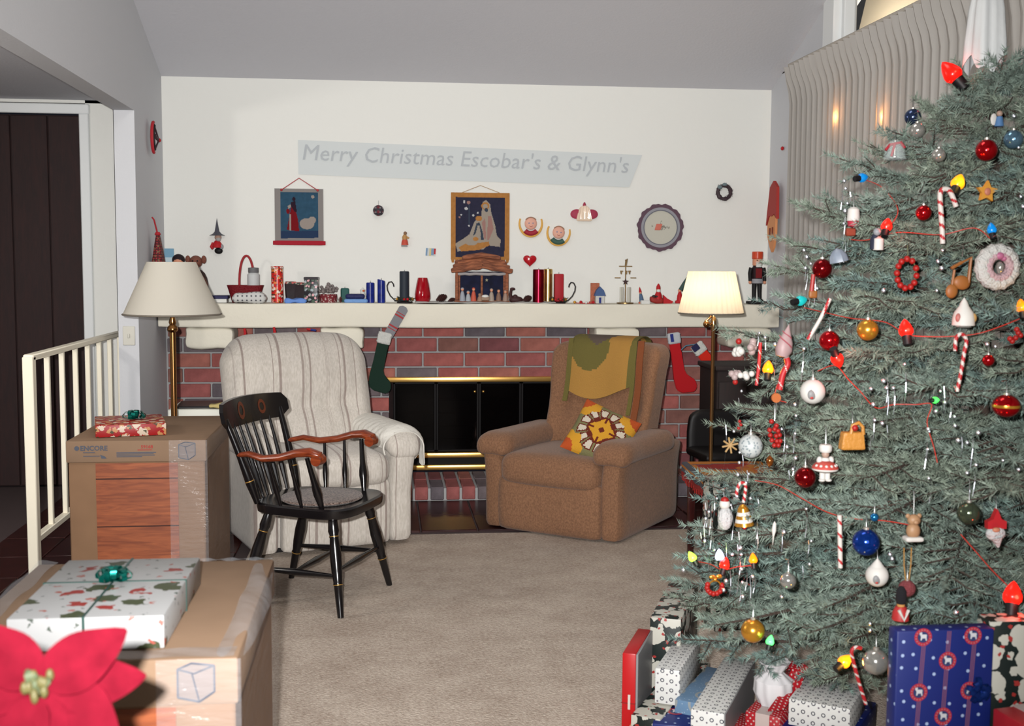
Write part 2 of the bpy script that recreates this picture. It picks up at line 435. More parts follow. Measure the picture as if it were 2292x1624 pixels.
# floor: slab, carpet, tiles
slab = mat('grout', (0.30, 0.25, 0.25), 0.9)
mb = MB(); mb.box((-0.6, 3.2, -0.06), (7.0, 10.6, 0.10)); floor = struct('floor', mb, slab)
carpet = bpy.data.materials.new('beige_carpet'); carpet.use_nodes = True
nt = carpet.node_tree; b = nt.nodes['Principled BSDF']; b.inputs['Roughness'].default_value = 1.0; b.inputs['Specular IOR Level'].default_value = 0.05
tc = nt.nodes.new('ShaderNodeTexCoord')
n1 = nt.nodes.new('ShaderNodeTexNoise'); n1.inputs['Scale'].default_value = 4; n1.inputs['Detail'].default_value = 8; n1.inputs['Roughness'].default_value = 0.75
n2 = nt.nodes.new('ShaderNodeTexNoise'); n2.inputs['Scale'].default_value = 70; n2.inputs['Detail'].default_value = 4
n3 = nt.nodes.new('ShaderNodeTexNoise'); n3.inputs['Scale'].default_value = 120; n3.inputs['Detail'].default_value = 4
for n in (n1, n2, n3): nt.links.new(tc.outputs['Object'], n.inputs['Vector'])
ad = nt.nodes.new('ShaderNodeMath'); ad.operation = 'ADD'; nt.links.new(n1.outputs['Fac'], ad.inputs[0]); nt.links.new(n2.outputs['Fac'], ad.inputs[1])
cr = nt.nodes.new('ShaderNodeValToRGB'); cr.color_ramp.elements[0].position = 0.38; cr.color_ramp.elements[1].position = 0.62
hf = nt.nodes.new('ShaderNodeMath'); hf.operation = 'MULTIPLY'; hf.inputs[1].default_value = 0.5; nt.links.new(ad.outputs[0], hf.inputs[0])
CK = 1.0
cr.color_ramp.elements[0].color = (*[x*CK for x in lin((0.605, 0.545, 0.495))], 1); cr.color_ramp.elements[1].color = (*[x*CK for x in lin((0.745, 0.695, 0.645))], 1)
nt.links.new(hf.outputs[0], cr.inputs['Fac']); nt.links.new(cr.outputs['Color'], b.inputs['Base Color'])
bp = nt.nodes.new('ShaderNodeBump'); bp.inputs['Strength'].default_value = 0.7; bp.inputs['Distance'].default_value = 0.012
nt.links.new(n3.outputs['Fac'], bp.inputs['Height']); nt.links.new(bp.outputs['Normal'], b.inputs['Normal'])
mb = MB()
mb.box(((-0.72+XR)/2, 2.3, -0.006), (XR+0.72, 8.55, 0.012)); mb.box((-1.08, 0.9, -0.006), (0.72, 5.8, 0.012))
obj('carpet', mb, carpet, floor)
tl = [mat('dark_tile_%d' % i, c, 0.32, spec=0.45, var=0.25, vscale=9, k=0.55) for i, c in enumerate([(0.26, 0.12, 0.12), (0.22, 0.10, 0.11), (0.29, 0.14, 0.13)])]
tp = []
for i in range(3):
    mb = MB(); mb.box((0, 0, 0), (0.322, 0.412, 0.02), 0.004); tp.append(mb)
T0 = None
for iy in range(-1, 11):
    for ix in range(-7, 8):
        x = 0.377+0.332*ix; y = 7.50-0.211-0.422*iy
        if x > XR-0.1 or y < 3.4: continue
        if y < 6.6 and x > -0.75: continue
        if x > -1.48 and y > 7.6: continue
        if iy == -1 and x > -1.5: continue
        if y < 3.8 and x > -1.45: continue
        yy, hh = y, 0.412
        mbt = MB(); 
        y_lo = max(y-0.206, 6.585 if x > -0.75 else -9)
        mbt.box((0, (y_lo+y+0.206)/2-y, 0), (0.322, y+0.206-y_lo, 0.02), 0.003)
        obj('floor_tile', mbt, tl[(ix*7+iy*3) % 3], floor, loc=(x, y, -0.008+0.0008*((ix*5+iy) % 3)))
mb = MB(); mb.box((0.95, YW-0.02, 0.05), (0.1, 0.01, 0.02))

# brick wall under the mantel: mortar bed plus single bricks
mort = mat('mortar', (0.64, 0.64, 0.64), 0.95, bump=0.2, bscale=90, k=1.0)
FX0, FX1, FZ1 = 0.035, 1.30, 0.735
mb = MB()
mb.box(((XL+FX0)/2, YW+0.10, 0.56), (FX0-XL, 0.20, 1.118)); mb.box(((FX1+XR)/2, YW+0.10, 0.56), (XR-FX1, 0.20, 1.118))
mb.box(((FX0+FX1)/2, YW+0.10, (FZ1+1.118)/2), (FX1-FX0, 0.20, 1.118-FZ1))
obj('mortar_bed', mb, mort, wall_back)
bcols = [(0.58, 0.33, 0.31), (0.54, 0.31, 0.30), (0.51, 0.34, 0.31), (0.40, 0.36, 0.37), (0.36, 0.33, 0.35), (0.47, 0.32, 0.29), (0.44, 0.26, 0.27), (0.58, 0.36, 0.32)]
bm_ = [mat('brick_%d' % i, c, 0.85, bump=0.35, bscale=120, var=0.22, vscale=14, k=1.18) for i, c in enumerate(bcols)]
rng = random.Random(11)
wts = [5, 5, 3, 3, 3, 2, 3, 3]
PXB, PZB, JZ = 0.2905, 0.1045, 1.027
rows = [(JZ+0.012-0.1045*k, JZ+0.1045-0.1045*k) for k in range(-1, 10)]
for k, (za, zb) in enumerate(rows):
    za, zb = max(za, 0.10), min(zb, 1.115)
    if zb-za < 0.03: continue
    off = 0.272 if k % 2 == 1 else 0.375
    x = off-PXB*7
    while x < XR:
        xa, xb = x+0.006, x+PXB-0.006; x += PXB
        segs = [(max(xa, XL+0.01), min(xb, XR-0.01))]
        if za < FZ1-0.01:
            zb2 = zb
            out = []
            for (a, c) in segs:
                if c <= FX0 or a >= FX1: out.append((a, c))
                else:
                    if a < FX0-0.03: out.append((a, FX0))
                    if c > FX1+0.03: out.append((FX1, c))
            segs = out
        for (a, c) in segs:
            if c-a < 0.025: continue
            mb = MB(); mb.box((0, 0, 0), (c-a, 0.03, zb-za), 0.004)
            obj('brick', mb, bm_[rng.choices(range(8), wts)[0]], wall_back, loc=((a+c)/2, YW-0.004-rng.random()*0.003, (za+zb)/2))

# hearth: rowlock bricks two deep
hearth = thing('hearth', 'low raised brick hearth along the foot of the fireplace wall', 'hearth', (0.6, 7.8, 0))
mb = MB(); mb.box((0.02, 0.015, 0.041), (XR-XL-0.02, 0.60, 0.082)); obj('mortar_bed', mb, mort, hearth)
hb = []
x = XL+0.02; i = 0
while x < XR-0.1:
    for yc, hz in ((7.645, 0.092), (7.93, 0.092)):
        mb = MB(); mb.box((0, 0, 0), (0.086, 0.275, 0.086), 0.005)
        ci = rng.choices(range(8), wts)[0]
        obj('brick', mb, bm_[ci], hearth, loc=(x+0.05-0.6, yc-7.8-0.01, 0.049+rng.random()*0.003))
    x += 0.1032; i += 1

# fireplace insert
fp = thing('fireplace', 'built-in fireplace with dark glass doors and polished brass trim', 'fireplace', ((FX0+FX1)/2, YW, 0.09))
brass = mat('polished_brass', (0.93, 0.74, 0.42), 0.28, metal=0.85, var=0.12, vscale=5)
soot = mat('sooty_firebrick', (0.13, 0.08, 0.08), 0.9, var=0.3, vscale=20)
blackm = mat('black_enamel', (0.05, 0.035, 0.04), 0.55, spec=0.15)
w2 = (FX1-FX0)/2
mb = MB()
mb.box((0, 0.62, 0.32), (2*w2, 0.03, 0.66)); mb.box((-w2+0.015, 0.35, 0.32), (0.03, 0.55, 0.66)); mb.box((w2-0.015, 0.35, 0.32), (0.03, 0.55, 0.66)); mb.box((0, 0.35, 0.0), (2*w2, 0.6, 0.03)); mb.box((0, 0.35, 0.65), (2*w2, 0.6, 0.03))
obj('firebox', mb, soot, fp)
for r_ in range(6):
    for c_ in range(5):
        mb = MB(); mb.box((0, 0, 0), (0.225, 0.02, 0.085), 0.003); obj('firebrick', mb, soot, fp, loc=(-0.48+c_*0.235+(0.1 if r_ % 2 else 0), 0.60, 0.09+r_*0.098))
mb = MB(); mb.box((0, -0.025, 0.648), (2*w2+0.05, 0.05, 0.036), 0.006, 2); obj('brass_hood', mb, brass, fp)
mb = MB(); mb.box((0, -0.03, 0.113), (2*w2-0.02, 0.045, 0.036), 0.006, 2); obj('brass_rail', mb, brass, fp)
mb = MB(); mb.box((0, -0.04, 0.028), (2*w2-0.02, 0.045, 0.034), 0.006, 2); obj('brass_rail', mb, brass, fp)
mb = MB(); mb.box((0, -0.012, 0.07), (2*w2-0.04, 0.02, 0.052)); 
obj('vent_louvre', mb, blackm, fp)
dg = mat('smoked_glass', (0.015, 0.01, 0.012), 0.12, spec=0.2, alpha=0.6)
for i in range(4):
    wd = (2*w2-0.06)/4; cx = -w2+0.03+wd*(i+0.5)
    fr = MB()
    for dx in (-1, 1): fr.box((dx*(wd/2-0.008), 0, 0.38), (0.016, 0.018, 0.495), 0.003)
    for dz in (0.14, 0.62): fr.box((0, 0, dz), (wd, 0.018, 0.016), 0.003)
    d = obj('glass_door', fr, blackm, fp, loc=(cx, 0.0, 0))
    g = MB(); g.box((0, 0.004, 0.38), (wd-0.03, 0.005, 0.47)); obj('pane', g, dg, d)
    if i in (1, 2):
        h = MB(); h.ball(((wd/2-0.03)*(1 if i == 1 else -1), -0.02, 0.56), 0.009); obj('door_knob', h, brass, d)
# turned brass shape added inside, in place of a lamp reflection in the glass
an = thing('andiron', 'dim turned andiron standing behind the fireplace glass', 'andiron', (at(1065, 1000, 8.32).x, 8.32, 0.105))
mb = MB(); mb.lathe([(0.05, 0), (0.055, 0.02), (0.02, 0.05), (0.045, 0.09), (0.05, 0.13), (0.02, 0.17), (0.03, 0.21), (0.012, 0.25), (0.02, 0.28), (0.0, 0.31)], 16); obj('upright', mb, mat('old_brass', (0.55, 0.45, 0.42), 0.4, metal=0.7), an)
mb = MB(); mb.box((0, 0.12, 0.06), (0.02, 0.26, 0.02), 0.003); obj('log_bar', mb, blackm, an)

# mantel
mantelm = mat('mantel_plaster', (0.88, 0.86, 0.80), 0.85, bump=0.25, bscale=35, spec=0.12)
YM, ZM = 7.80, 1.28
mantel = thing('mantelpiece', 'thick cream plastered mantel beam across the whole brick wall', 'mantel', (0.63, 8.0, 1.118))
mb = MB()
def rough(p):
    return V((p.x, p.y+0.004*math.sin(p.x*9)*math.sin(p.z*30+1), p.z+0.003*math.sin(p.x*5.3)))
mb.soft((0.0, -0.043, 0.081), (XR-XL-0.03, 0.315, 0.162), 0.015, 40, rough); obj('beam', mb, mantelm, mantel)
for px0, px1 in ((414, 522), (716, 814), (1332, 1432), (1628, 1728)):
    a = at(px0, 760, 7.83).x; c = at(px1, 760, 7.83).x
    mb = MB(); mb.soft((0, -0.02, 0), (c-a, 0.285, 0.145), 0.028, 8, lambda p: V((p.x+0.003*math.sin(p.z*60), p.y, p.z+0.004*math.sin(p.x*30))))
    obj('corbel', mb, mantelm, mantel, loc=((a+c)/2-0.63, -0.013, -0.0715))

# curtains on the right wall
curt = bpy.data.materials.new('curtain_weave'); curt.use_nodes = True
nt = curt.node_tree; b = nt.nodes['Principled BSDF']; b.inputs['Roughness'].default_value = 0.95; b.inputs['Specular IOR Level'].default_value = 0.05
b.inputs['Base Color'].default_value = (*[x*0.80 for x in lin((0.815, 0.80, 0.78))], 1)
tr = nt.nodes.new('ShaderNodeBsdfTranslucent'); tr.inputs['Color'].default_value = (0.6, 0.5, 0.4, 1)
ms = nt.nodes.new('ShaderNodeMixShader'); ms.inputs[0].default_value = 0.25
nt.links.new(b.outputs[0], ms.inputs[1]); nt.links.new(tr.outputs[0], ms.inputs[2]); nt.links.new(ms.outputs[0], nt.nodes['Material Output'].inputs['Surface'])
def curtain(ya, yb, label):
    t = thing('curtain', label, 'curtain', (2.69, (ya+yb)/2, 0.0), group=None)
    yc = (ya+yb)/2; n = int((yb-ya)/0.088)
    mb = MB()
    def fn(u, v):
        y = ya+(yb-ya)*u; z = 0.03+2.815*v
        ph = 2*PI*n*u+0.5*math.sin(7*u+3*v)
        amp = 0.010*(0.8+0.2*math.sin(23*u+1.7))
        hd = max(0.0, (z-2.68)/0.165)
        x = -amp*math.sin(ph)*(1+0.6*(hd > 0))-0.022*min(1, hd*8)-0.02*hd*(1+math.sin(ph))
        y2 = y+0.012*math.cos(2*ph)*(1-v*0.5)
        return (x, y2-yc, z)
    mb.sheet(fn, n*10, 36)
    obj('curtain_cloth', mb, curt, t)
    mb = MB(); mb.sheet(lambda u, v: (-0.012+0.008*math.sin(2*PI*n*u), ya+(yb-ya)*u-yc, 2.815+0.03*v), n*4, 1, 0.006, tdir=(1, 0, 0)); obj('heading_tape', mb, curt, t)
curtain(4.72, 7.60, 'long grey-beige pleated curtain at the far end of the right wall')
curtain(1.6, 4.71, 'long grey-beige pleated curtain hanging behind the Christmas tree')
rl = thing('curtain_rail', 'pale curtain rail along the right wall above the pleats', 'curtain rail', (2.67, 4.55, 2.850))
mb = MB(); mb.box((0.02, 0, 0.012), (0.06, 6.05, 0.026), 0.005); obj('track', mb, mat('rail_paint', (0.72, 0.69, 0.65), 0.5), rl)
for y in (-2.4, -0.8, 0.8, 2.4):
    mb = MB(); mb.box((0.06, y, 0.01), (0.03, 0.03, 0.02)); obj('bracket', mb, mat('rail_paint', (0.72, 0.69, 0.65)), rl)
# two warm bulbs added behind the curtain for the glow on its pleats
for i, (px, py) in enumerate(((1882, 262), (1985, 262))):
    p = onx(px, py, 2.725)
    t = thing('window_candle_light', ['small warm bulb glowing behind the curtain, farther from the tree', 'small warm bulb glowing behind the curtain, nearer the tree'][i], 'light', p)
    mb = MB(); mb.lathe([(0.004, -0.02), (0.012, -0.005), (0.014, 0.005), (0.006, 0.022), (0, 0.03)], 12); obj('bulb', mb, mat('warm_bulb', (1, 0.7, 0.3), emit=(1.0, 0.62, 0.22), estr=30), t)
    mb = MB(); mb.lathe([(0.009, -0.06), (0.010, -0.02)], 10); obj('socket', mb, blackm, t)
    d = bpy.data.lights.new('bulb_light', 'POINT'); d.energy = 2.2; d.color = (1.0, 0.55, 0.2); d.shadow_soft_size = 0.015
    lo = bpy.data.objects.new('bulb_light', d); COL.objects.link(lo); lo.location = (-0.01, 0, 0); lo.parent = t

# white stair railing on the left
rail = thing('railing', 'white painted wooden railing with square balusters beside the hall', 'railing', (-1.70, 6.97, 0))
rp = mat('railing_paint', (0.94, 0.91, 0.83), 0.45, k=1.0)
mb = MB(); mb.box((0, -1.17, 0.545), (0.05, 0.055, 1.09), 0.004); plabel(obj('newel_post', mb, rp, rail), 'thick end post reaching the floor')
mb = MB(); mb.box((0, -0.0, 1.085), (0.05, 2.36, 0.03), 0.005); obj('handrail', mb, rp, rail)
mb = MB(); mb.box((0, 0.0, 0.19), (0.04, 2.34, 0.032), 0.004); obj('bottom_rail', mb, rp, rail)
for k in range(8):
    mb = MB(); mb.box((0, 0, 0.637), (0.026, 0.026, 0.87), 0.003); obj('baluster', mb, rp, rail, loc=(0, -0.87+0.272*k, 0))
# ------------------------------------------------------------------ recliners
def dents(p, pts, r, d):
    s_ = 0
    for (x, z) in pts: s_ += d*math.exp(-((p.x-x)**2+(p.z-z)**2)/(r*r))
    return s_
brownc = weave('brown_plush', (0.55, 0.40, 0.30), (0.66, 0.485, 0.365), 140, k=0.60)
whitec = weave('striped_linen', (0.76, 0.73, 0.69), (0.83, 0.80, 0.765), 130, k=0.86, stripes=(0.035, (0.47, 0.38, 0.36), 0.65))
dark = mat('dark_mechanism', (0.05, 0.04, 0.04), 0.7)

# brown recliner (local -y is the front)
br = thing('recliner', 'brown plush recliner armchair with a knitted throw over its back', 'armchair', (1.20, 6.84, 0), R(-36.4))
mb = MB(); mb.box((0, 0.02, 0.03), (0.66, 0.7, 0.05)); obj('base', mb, dark, br)
mb = MB(); mb.soft((0, 0.06, 0.19), (0.70, 0.84, 0.34), 0.03, 8); obj('body', mb, brownc, br)
mb = MB(); mb.soft((0, -0.405, 0.165), (0.66, 0.12, 0.32), 0.035, 10, lambda p: V((p.x, p.y-0.018*(1-(p.z/0.17)**2), p.z))); obj('footrest_panel', mb, brownc, br)
mb = MB(); mb.soft((0, -0.16, 0.365), (0.64, 0.66, 0.18), 0.07, 14, lambda p: V((p.x, p.y-0.02*(1-(p.x/0.32)**2)*(p.y < 0), p.z+0.03*(1-(p.x/0.33)**2)*(1-(p.y/0.36)**2)*(p.z > 0)))); obj('seat_cushion', mb, brownc, br)
for sx in (-1, 1):
    mb = MB(); mb.soft((sx*0.375, 0.0, 0.245), (0.13, 0.90, 0.49), 0.045, 10, lambda p, sx=sx: V((p.x+sx*0.03*max(0, p.z/0.28)**2*1.0, p.y*(1+0.03*p.z), p.z))); 
    a = obj('arm', mb, brownc, br)
    mb = MB(); mb.soft((sx*0.380, -0.10, 0.505), (0.215, 0.76, 0.125), 0.058, 12, lambda p: V((p.x*(1+0.06*(p.y < -0.2)), p.y, p.z-0.02*max(0, (-p.y-0.28)/0.1)-0.015*(p.x/0.115)**2))); obj('arm_pad', mb, brownc, a)
TB = [(-0.24, -0.04), (-0.12, -0.05), (0.0, -0.05), (0.12, -0.05), (0.24, -0.04)]
def brback(p):
    q = V(p)
    w = 1+0.10*(p.z/0.34)*0.5
    q.x *= w
    if p.y < 0:
        q.y -= -dents(p, TB, 0.045, 0.035)
        q.y -= 0.05*max(0, abs(p.x)/0.36-0.72)/0.28*1.2
        q.y -= 0.03*math.exp(-((p.z+0.20)/0.12)**2)
        q.y -= 0.02*math.exp(-((p.z-0.22)/0.14)**2)
    q.z -= 0.02*(p.x/0.36)**2*(p.z > 0.2)
    q.y += 0.26*(p.z+0.34)*1.0
    return q
mb = MB(); mb.soft((0, 0.22, 0.715), (0.70, 0.20, 0.72), 0.07, 26, brback); obj('backrest', mb, brownc, br)

# white recliner
wr = thing('recliner', 'off-white striped recliner armchair with a rounded channelled back', 'armchair', (-0.41, 6.63, 0), R(20.5))
mb = MB(); mb.box((0, 0.02, 0.02), (0.66, 0.7, 0.04)); obj('base', mb, dark, wr)
mb = MB(); mb.soft((0, 0.04, 0.215), (0.70, 0.84, 0.38), 0.03, 8); obj('body', mb, whitec, wr)
mb = MB(); mb.soft((0, -0.42, 0.20), (0.60, 0.10, 0.36), 0.03, 10, lambda p: V((p.x, p.y-0.015*(1-(p.z/0.18)**2), p.z))); obj('footrest_panel', mb, whitec, wr)
mb = MB(); mb.soft((0, -0.16, 0.43), (0.60, 0.68, 0.17), 0.07, 14, lambda p: V((p.x, p.y-0.02*(1-(p.x/0.32)**2)*(p.y < 0), p.z+0.035*(1-(p.x/0.33)**2)*(1-(p.y/0.36)**2)*(p.z > 0)))); obj('seat_cushion', mb, whitec, wr)
lace = mat('white_arm_cover', (0.90, 0.885, 0.85), 0.95, bump=0.5, bscale=40, k=0.85)
for sx in (-1, 1):
    mb = MB(); mb.soft((sx*0.375, 0.0, 0.30), (0.14, 0.90, 0.58), 0.05, 12, lambda p, sx=sx: V((p.x+sx*0.035*max(0, p.z/0.28)**2, p.y-0.02*math.sin(max(0, p.z)*8)*(p.y < 0), p.z)))
    a = obj('arm', mb, whitec, wr)
    mb = MB(); mb.soft((sx*0.395, -0.06, 0.575), (0.20, 0.84, 0.15), 0.072, 12, lambda p: V((p.x, p.y, p.z-0.05*max(0, (-p.y-0.25)/0.17)**2))); obj('arm_pad', mb, whitec, a)
TW = [(-0.26, -0.02), (-0.13, -0.03), (0.0, -0.03), (0.13, -0.03), (0.26, -0.02)]
def whback(p):
    q = V(p)
    # rounded top corners
    zt = 0.36-0.085*max(0, abs(p.x)/0.43-0.6)**2/0.16
    if p.z > 0: q.z = p.z*zt/0.36+0.015*math.cos(p.x*4)
    if p.y < 0:
        q.y += dents(p, TW, 0.05, 0.04)
        q.y -= 0.05*math.exp(-((p.z-0.2)/0.16)**2)*(1-(p.x/0.42)**2)
        q.y -= 0.05*math.exp(-((p.z+0.22)/0.14)**2)*(1-(p.x/0.42)**2)
        ch = max(0, math.cos(2*PI*(p.x+0.065)/0.13))**6
        q.y += 0.013*ch*(p.z > -0.06)
    q.y += 0.27*(p.z+0.36)
    return q
mb = MB(); mb.soft((0.01, 0.20, 0.75), (0.87, 0.22, 0.74), 0.095, 36, whback); obj('backrest', mb, whitec, wr)

# cover over the white chair's right arm
cv = thing('arm_cover', 'white knitted cover draped over the right arm of the white recliner', 'cover', wr.matrix_basis @ V((0.395, -0.06, 0.60)), R(20.5))
cv.location = V((-0.41, 6.63, 0)) + Matrix.Rotation(R(20.5), 3, 'Z') @ V((0.395, -0.10, 0.60))
mb = MB()
def fcv(u, v):
    a = (u-0.5)*PI*1.15; y = -0.33+0.60*v
    r_ = 0.118+0.006*math.sin(9*v*6+u*14)
    x = r_*math.sin(a); z = -0.02+0.080*math.cos(a)+ (0.0 if abs(a) < 1.3 else -0.05*(abs(a)-1.3))
    drop = max(0, (0.12-v)/0.12); z -= 0.035*drop**1.5
    if u > 0.93: z -= 0.07+0.02*math.sin(v*40)
    return (x, y, z)
mb.sheet(fcv, 34, 34, 0.006); obj('cover_cloth', mb, lace, cv)

# knitted throw over the brown chair
th = thing('throw', 'gold, olive and grey knitted throw draped over the brown recliner back', 'throw', (1.20, 6.84, 0), R(-36.4))
gold_k = mat('gold_yarn', (0.80, 0.60, 0.30), 0.95, bump=0.5, bscale=160, k=0.6)
olive_k = mat('olive_yarn', (0.50, 0.46, 0.24), 0.95, bump=0.5, bscale=160, k=0.6)
grey_k = mat('grey_brown_yarn', (0.44, 0.38, 0.34), 0.95, bump=0.5, bscale=160, k=0.6)
rust_k = mat('rust_yarn', (0.60, 0.34, 0.20), 0.95, bump=0.5, bscale=160, k=0.6)
def backy(x, z):      # the front surface of the backrest, chair coordinates
    return 0.22-0.10+0.26*(z-0.735+0.34)-0.02*math.exp(-((z-0.955)/0.14)**2)-0.022
def fth(u, v):
    x = -0.225+0.44*u
    L = 0.285+0.05*math.sin(u*4)
    s_ = v*(L+0.34)
    if s_ < 0.20:      # down the back side
        return (x, backy(x, 1.075)+0.22, 1.06-(0.20-s_)*0.9)
    if s_ < 0.34:
        t_ = (s_-0.20)/0.14; a = PI*t_
        yc = backy(x, 1.075)+0.11
        return (x, yc+0.112*math.cos(a), 1.058+0.045*math.sin(a))
    z = 1.058-(s_-0.34)
    return (x, backy(x, z)-0.006*math.sin(u*9), z)
def mth(u, v):
    if v < 0.55 and u < 0.92 and u > 0.07:
        # grey top dipping down on the left, olive blob
        if v < 0.52-0.35*abs(u-0.40): return 2
    if u < 0.06 or u > 0.93: return 1
    if ((u-0.30)/0.30)**2+((v-0.55)/0.20)**2 < 1: return 1
    return 0
mb = MB(); mb.sheet(fth, 40, 60, 0.006, mth); obj('throw_cloth', mb, [gold_k, olive_k, grey_k], th)
for (u0, u1, zl, mm, nm) in ((-0.245, -0.212, 0.70, olive_k, 'olive tail of the throw'), (0.195, 0.222, 0.64, olive_k, 'olive tail of the throw'), (0.228, 0.268, 0.60, rust_k, 'rust-brown tail of the throw')):
    mb = MB(); mb.sheet(lambda u, v, u0=u0, u1=u1, zl=zl: (u0+(u1-u0)*u+0.012*math.sin(v*3), backy(0, 1.085-(1.085-zl)*v)-0.004, 1.085-(1.085-zl)*v), 4, 20, 0.006)
    plabel(obj('fringe_strip', mb, mm, th), nm)

# crocheted cushion
pc = [mat('cushion_%s' % n, c, 0.95, bump=0.4, bscale=150, k=0.62) for n, c in (('grey_green', (0.55, 0.53, 0.36)), ('yellow', (0.93, 0.68, 0.20)), ('orange', (0.82, 0.36, 0.16)), ('brown', (0.46, 0.17, 0.11)), ('white', (0.93, 0.88, 0.80)), ('wine', (0.28, 0.07, 0.08)))]
ch = V((1.235, 6.50, 0.575))
cu = thing('cushion', 'crocheted cushion of yellow, orange and white flowers on the brown recliner', 'cushion', ch, rot=(R(-38), R(22), R(-24)))
def mcu(u, v):
    x, z = (u-0.5)*2, (v-0.5)*2
    for cx, cz in ((-1, -1), (1, -1), (-1, 1), (1, 1)):
        d = math.hypot((x-cx), (z-cz))
        if d < 0.38: return 2
        if d < 0.68+0.05*math.sin(9*math.atan2(z-cz, x-cx)): return 1
    d = math.hypot(x, z); a = math.atan2(z, x)
    if d < 0.10: return 3
    if d < 0.40+0.06*math.cos(4*a): return 1 if abs(math.sin(2*a)) > 0.12 else 3
    if d < 0.48+0.06*math.cos(4*a): return 3
    if d < 0.86:
        pa = (a/(PI/6)) % 1.0
        if 0.22 < pa < 0.78 and 0.53 < d < 0.80: return 4
        if d < 0.84 and 0.08 < pa < 0.92: return 3
    return 0
mb = MB()
def fcu(sgn):
    def f(u, v):
        x, z = (u-0.5)*2, (v-0.5)*2
        th_ = 0.065*max(0, (1-abs(x)**2.5)*(1-abs(z)**2.5))**0.55
        return (x*0.175*(1-0.06*(1-abs(z))), sgn*th_, z*0.175*(1-0.06*(1-abs(x))))
    return f
mb.sheet(fcu(-1), 56, 56, 0, mcu); obj('cover_front', mb, pc, cu, smooth=True, angle=80)
mb = MB(); mb.sheet(fcu(1), 24, 24); obj('cover_back', mb, pc[5], cu)

# ------------------------------------------------------------------ captain's chair (local +y is the front)
cc = thing('captains_chair', 'black lacquered wooden captain\'s chair with cherry-brown arms and tweed seat pad', 'chair', (-0.30, 5.37, 0), R(-113))
blk = mat('black_lacquer', (0.055, 0.045, 0.05), 0.22, spec=0.55)
cherry = wood('cherry_wood', (0.42, 0.16, 0.08), (0.60, 0.27, 0.13), 9, 0.28, k=0.75, axis='Y')
goldp = mat('gilt_line', (0.72, 0.55, 0.28), 0.4, metal=0.6)
DZ = 0.06
def turned(mb, a, b, r0, prof, seg=10):
    a, b = V(a), V(b); n = len(prof)
    mb.tube([a.lerp(b, t) for t, _ in prof], [r0*q for _, q in prof], seg)
LEGP = [(0, 0.75), (0.06, 1.0), (0.16, 1.18), (0.20, 0.95), (0.215, 1.05), (0.23, 0.95), (0.40, 1.25), (0.55, 1.15), (0.66, 0.92), (0.675, 1.02), (0.69, 0.9), (0.85, 0.8), (1.0, 0.66)]
SPP = [(0, 0.7), (0.1, 0.8), (0.30, 1.25), (0.40, 1.2), (0.55, 0.85), (1, 0.65)]
def seatpoly(n=48):
    out = []
    for i in range(n):
        a = 2*PI*i/n; c_, s_ = math.cos(a), math.sin(a)
        x = 0.25*math.copysign(abs(c_)**0.42, c_); y = 0.245*math.copysign(abs(s_)**0.5, s_)
        x *= 1.0+0.10*(y/0.235)
        if y > 0.15: y += 0.012*math.cos(x*6)
        out.append((x, y))
    return out
mb = MB(); sp = seatpoly(); n = len(sp)
lev = [(q+DZ, k) for q, k in [(0.36, 0.93), (0.367, 0.99), (0.385, 1.0), (0.402, 1.0), (0.41, 0.97), (0.405, 0.80), (0.398, 0.5)]]
vs_ = [(x*k, y*k, z) for z, k in lev for x, y in sp]; fs_ = []
for i in range(len(lev)-1):
    for j in range(n): k = (j+1) % n; fs_.append((i*n+j, i*n+k, (i+1)*n+k, (i+1)*n+j))
fs_.append(tuple(range(n-1, -1, -1))); fs_.append(tuple((len(lev)-1)*n+j for j in range(n)))
mb.add(vs_, fs_); obj('seat', mb, blk, cc)
tweed = weave('tweed_pad', (0.30, 0.24, 0.22), (0.62, 0.54, 0.50), 140, k=0.6)
mb = MB(); mb.lathe([(0.0, 0.40), (0.19, 0.402), (0.202, 0.410), (0.198, 0.418), (0.16, 0.424), (0, 0.425)], 40); 
for i, v in enumerate(mb.v): mb.v[i] = V((v.x*0.98, v.y*0.92+0.015, v.z+DZ))
obj('seat_pad', mb, tweed, cc)
legs = {}
for nm, sx, sy in (('fl', -1, 1), ('fr', 1, 1), ('bl', -1, -1), ('br', 1, -1)):
    top = (sx*0.185, sy*0.155, 0.375+DZ); bot = (sx*(0.275 if sy > 0 else 0.245), sy*(0.235 if sy > 0 else 0.275), 0.0)
    legs[nm] = (V(top), V(bot))
    mb = MB(); turned(mb, top, bot, 0.021, LEGP, 12); lg = obj('leg', mb, blk, cc)
    for t in (0.21, 0.68):
        p = V(top).lerp(V(bot), t); q = V(top).lerp(V(bot), t+0.006); mb = MB(); mb.tube([p, q], 0.0222, 12); plabel(obj('gilt_ring', mb, goldp, lg), 'thin gilt line round the leg')
def legpt(nm, t): return legs[nm][0].lerp(legs[nm][1], t)
STP = [(0, 0.6), (0.15, 0.75), (0.42, 1.1), (0.5, 1.25), (0.58, 1.1), (0.85, 0.75), (1, 0.6)]
for a, b in (('fl', 'bl'), ('fr', 'br')):
    mb = MB(); turned(mb, legpt(a, 0.60), legpt(b, 0.60), 0.0135, STP); obj('stretcher', mb, blk, cc)
mb = MB(); turned(mb, legpt('fl', 0.60).lerp(legpt('bl', 0.60), 0.5), legpt('fr', 0.60).lerp(legpt('br', 0.60), 0.5), 0.0135, STP); obj('stretcher', mb, blk, cc)
mb = MB(); turned(mb, legpt('fl', 0.55), legpt('fr', 0.55), 0.0135, STP); obj('stretcher', mb, blk, cc)
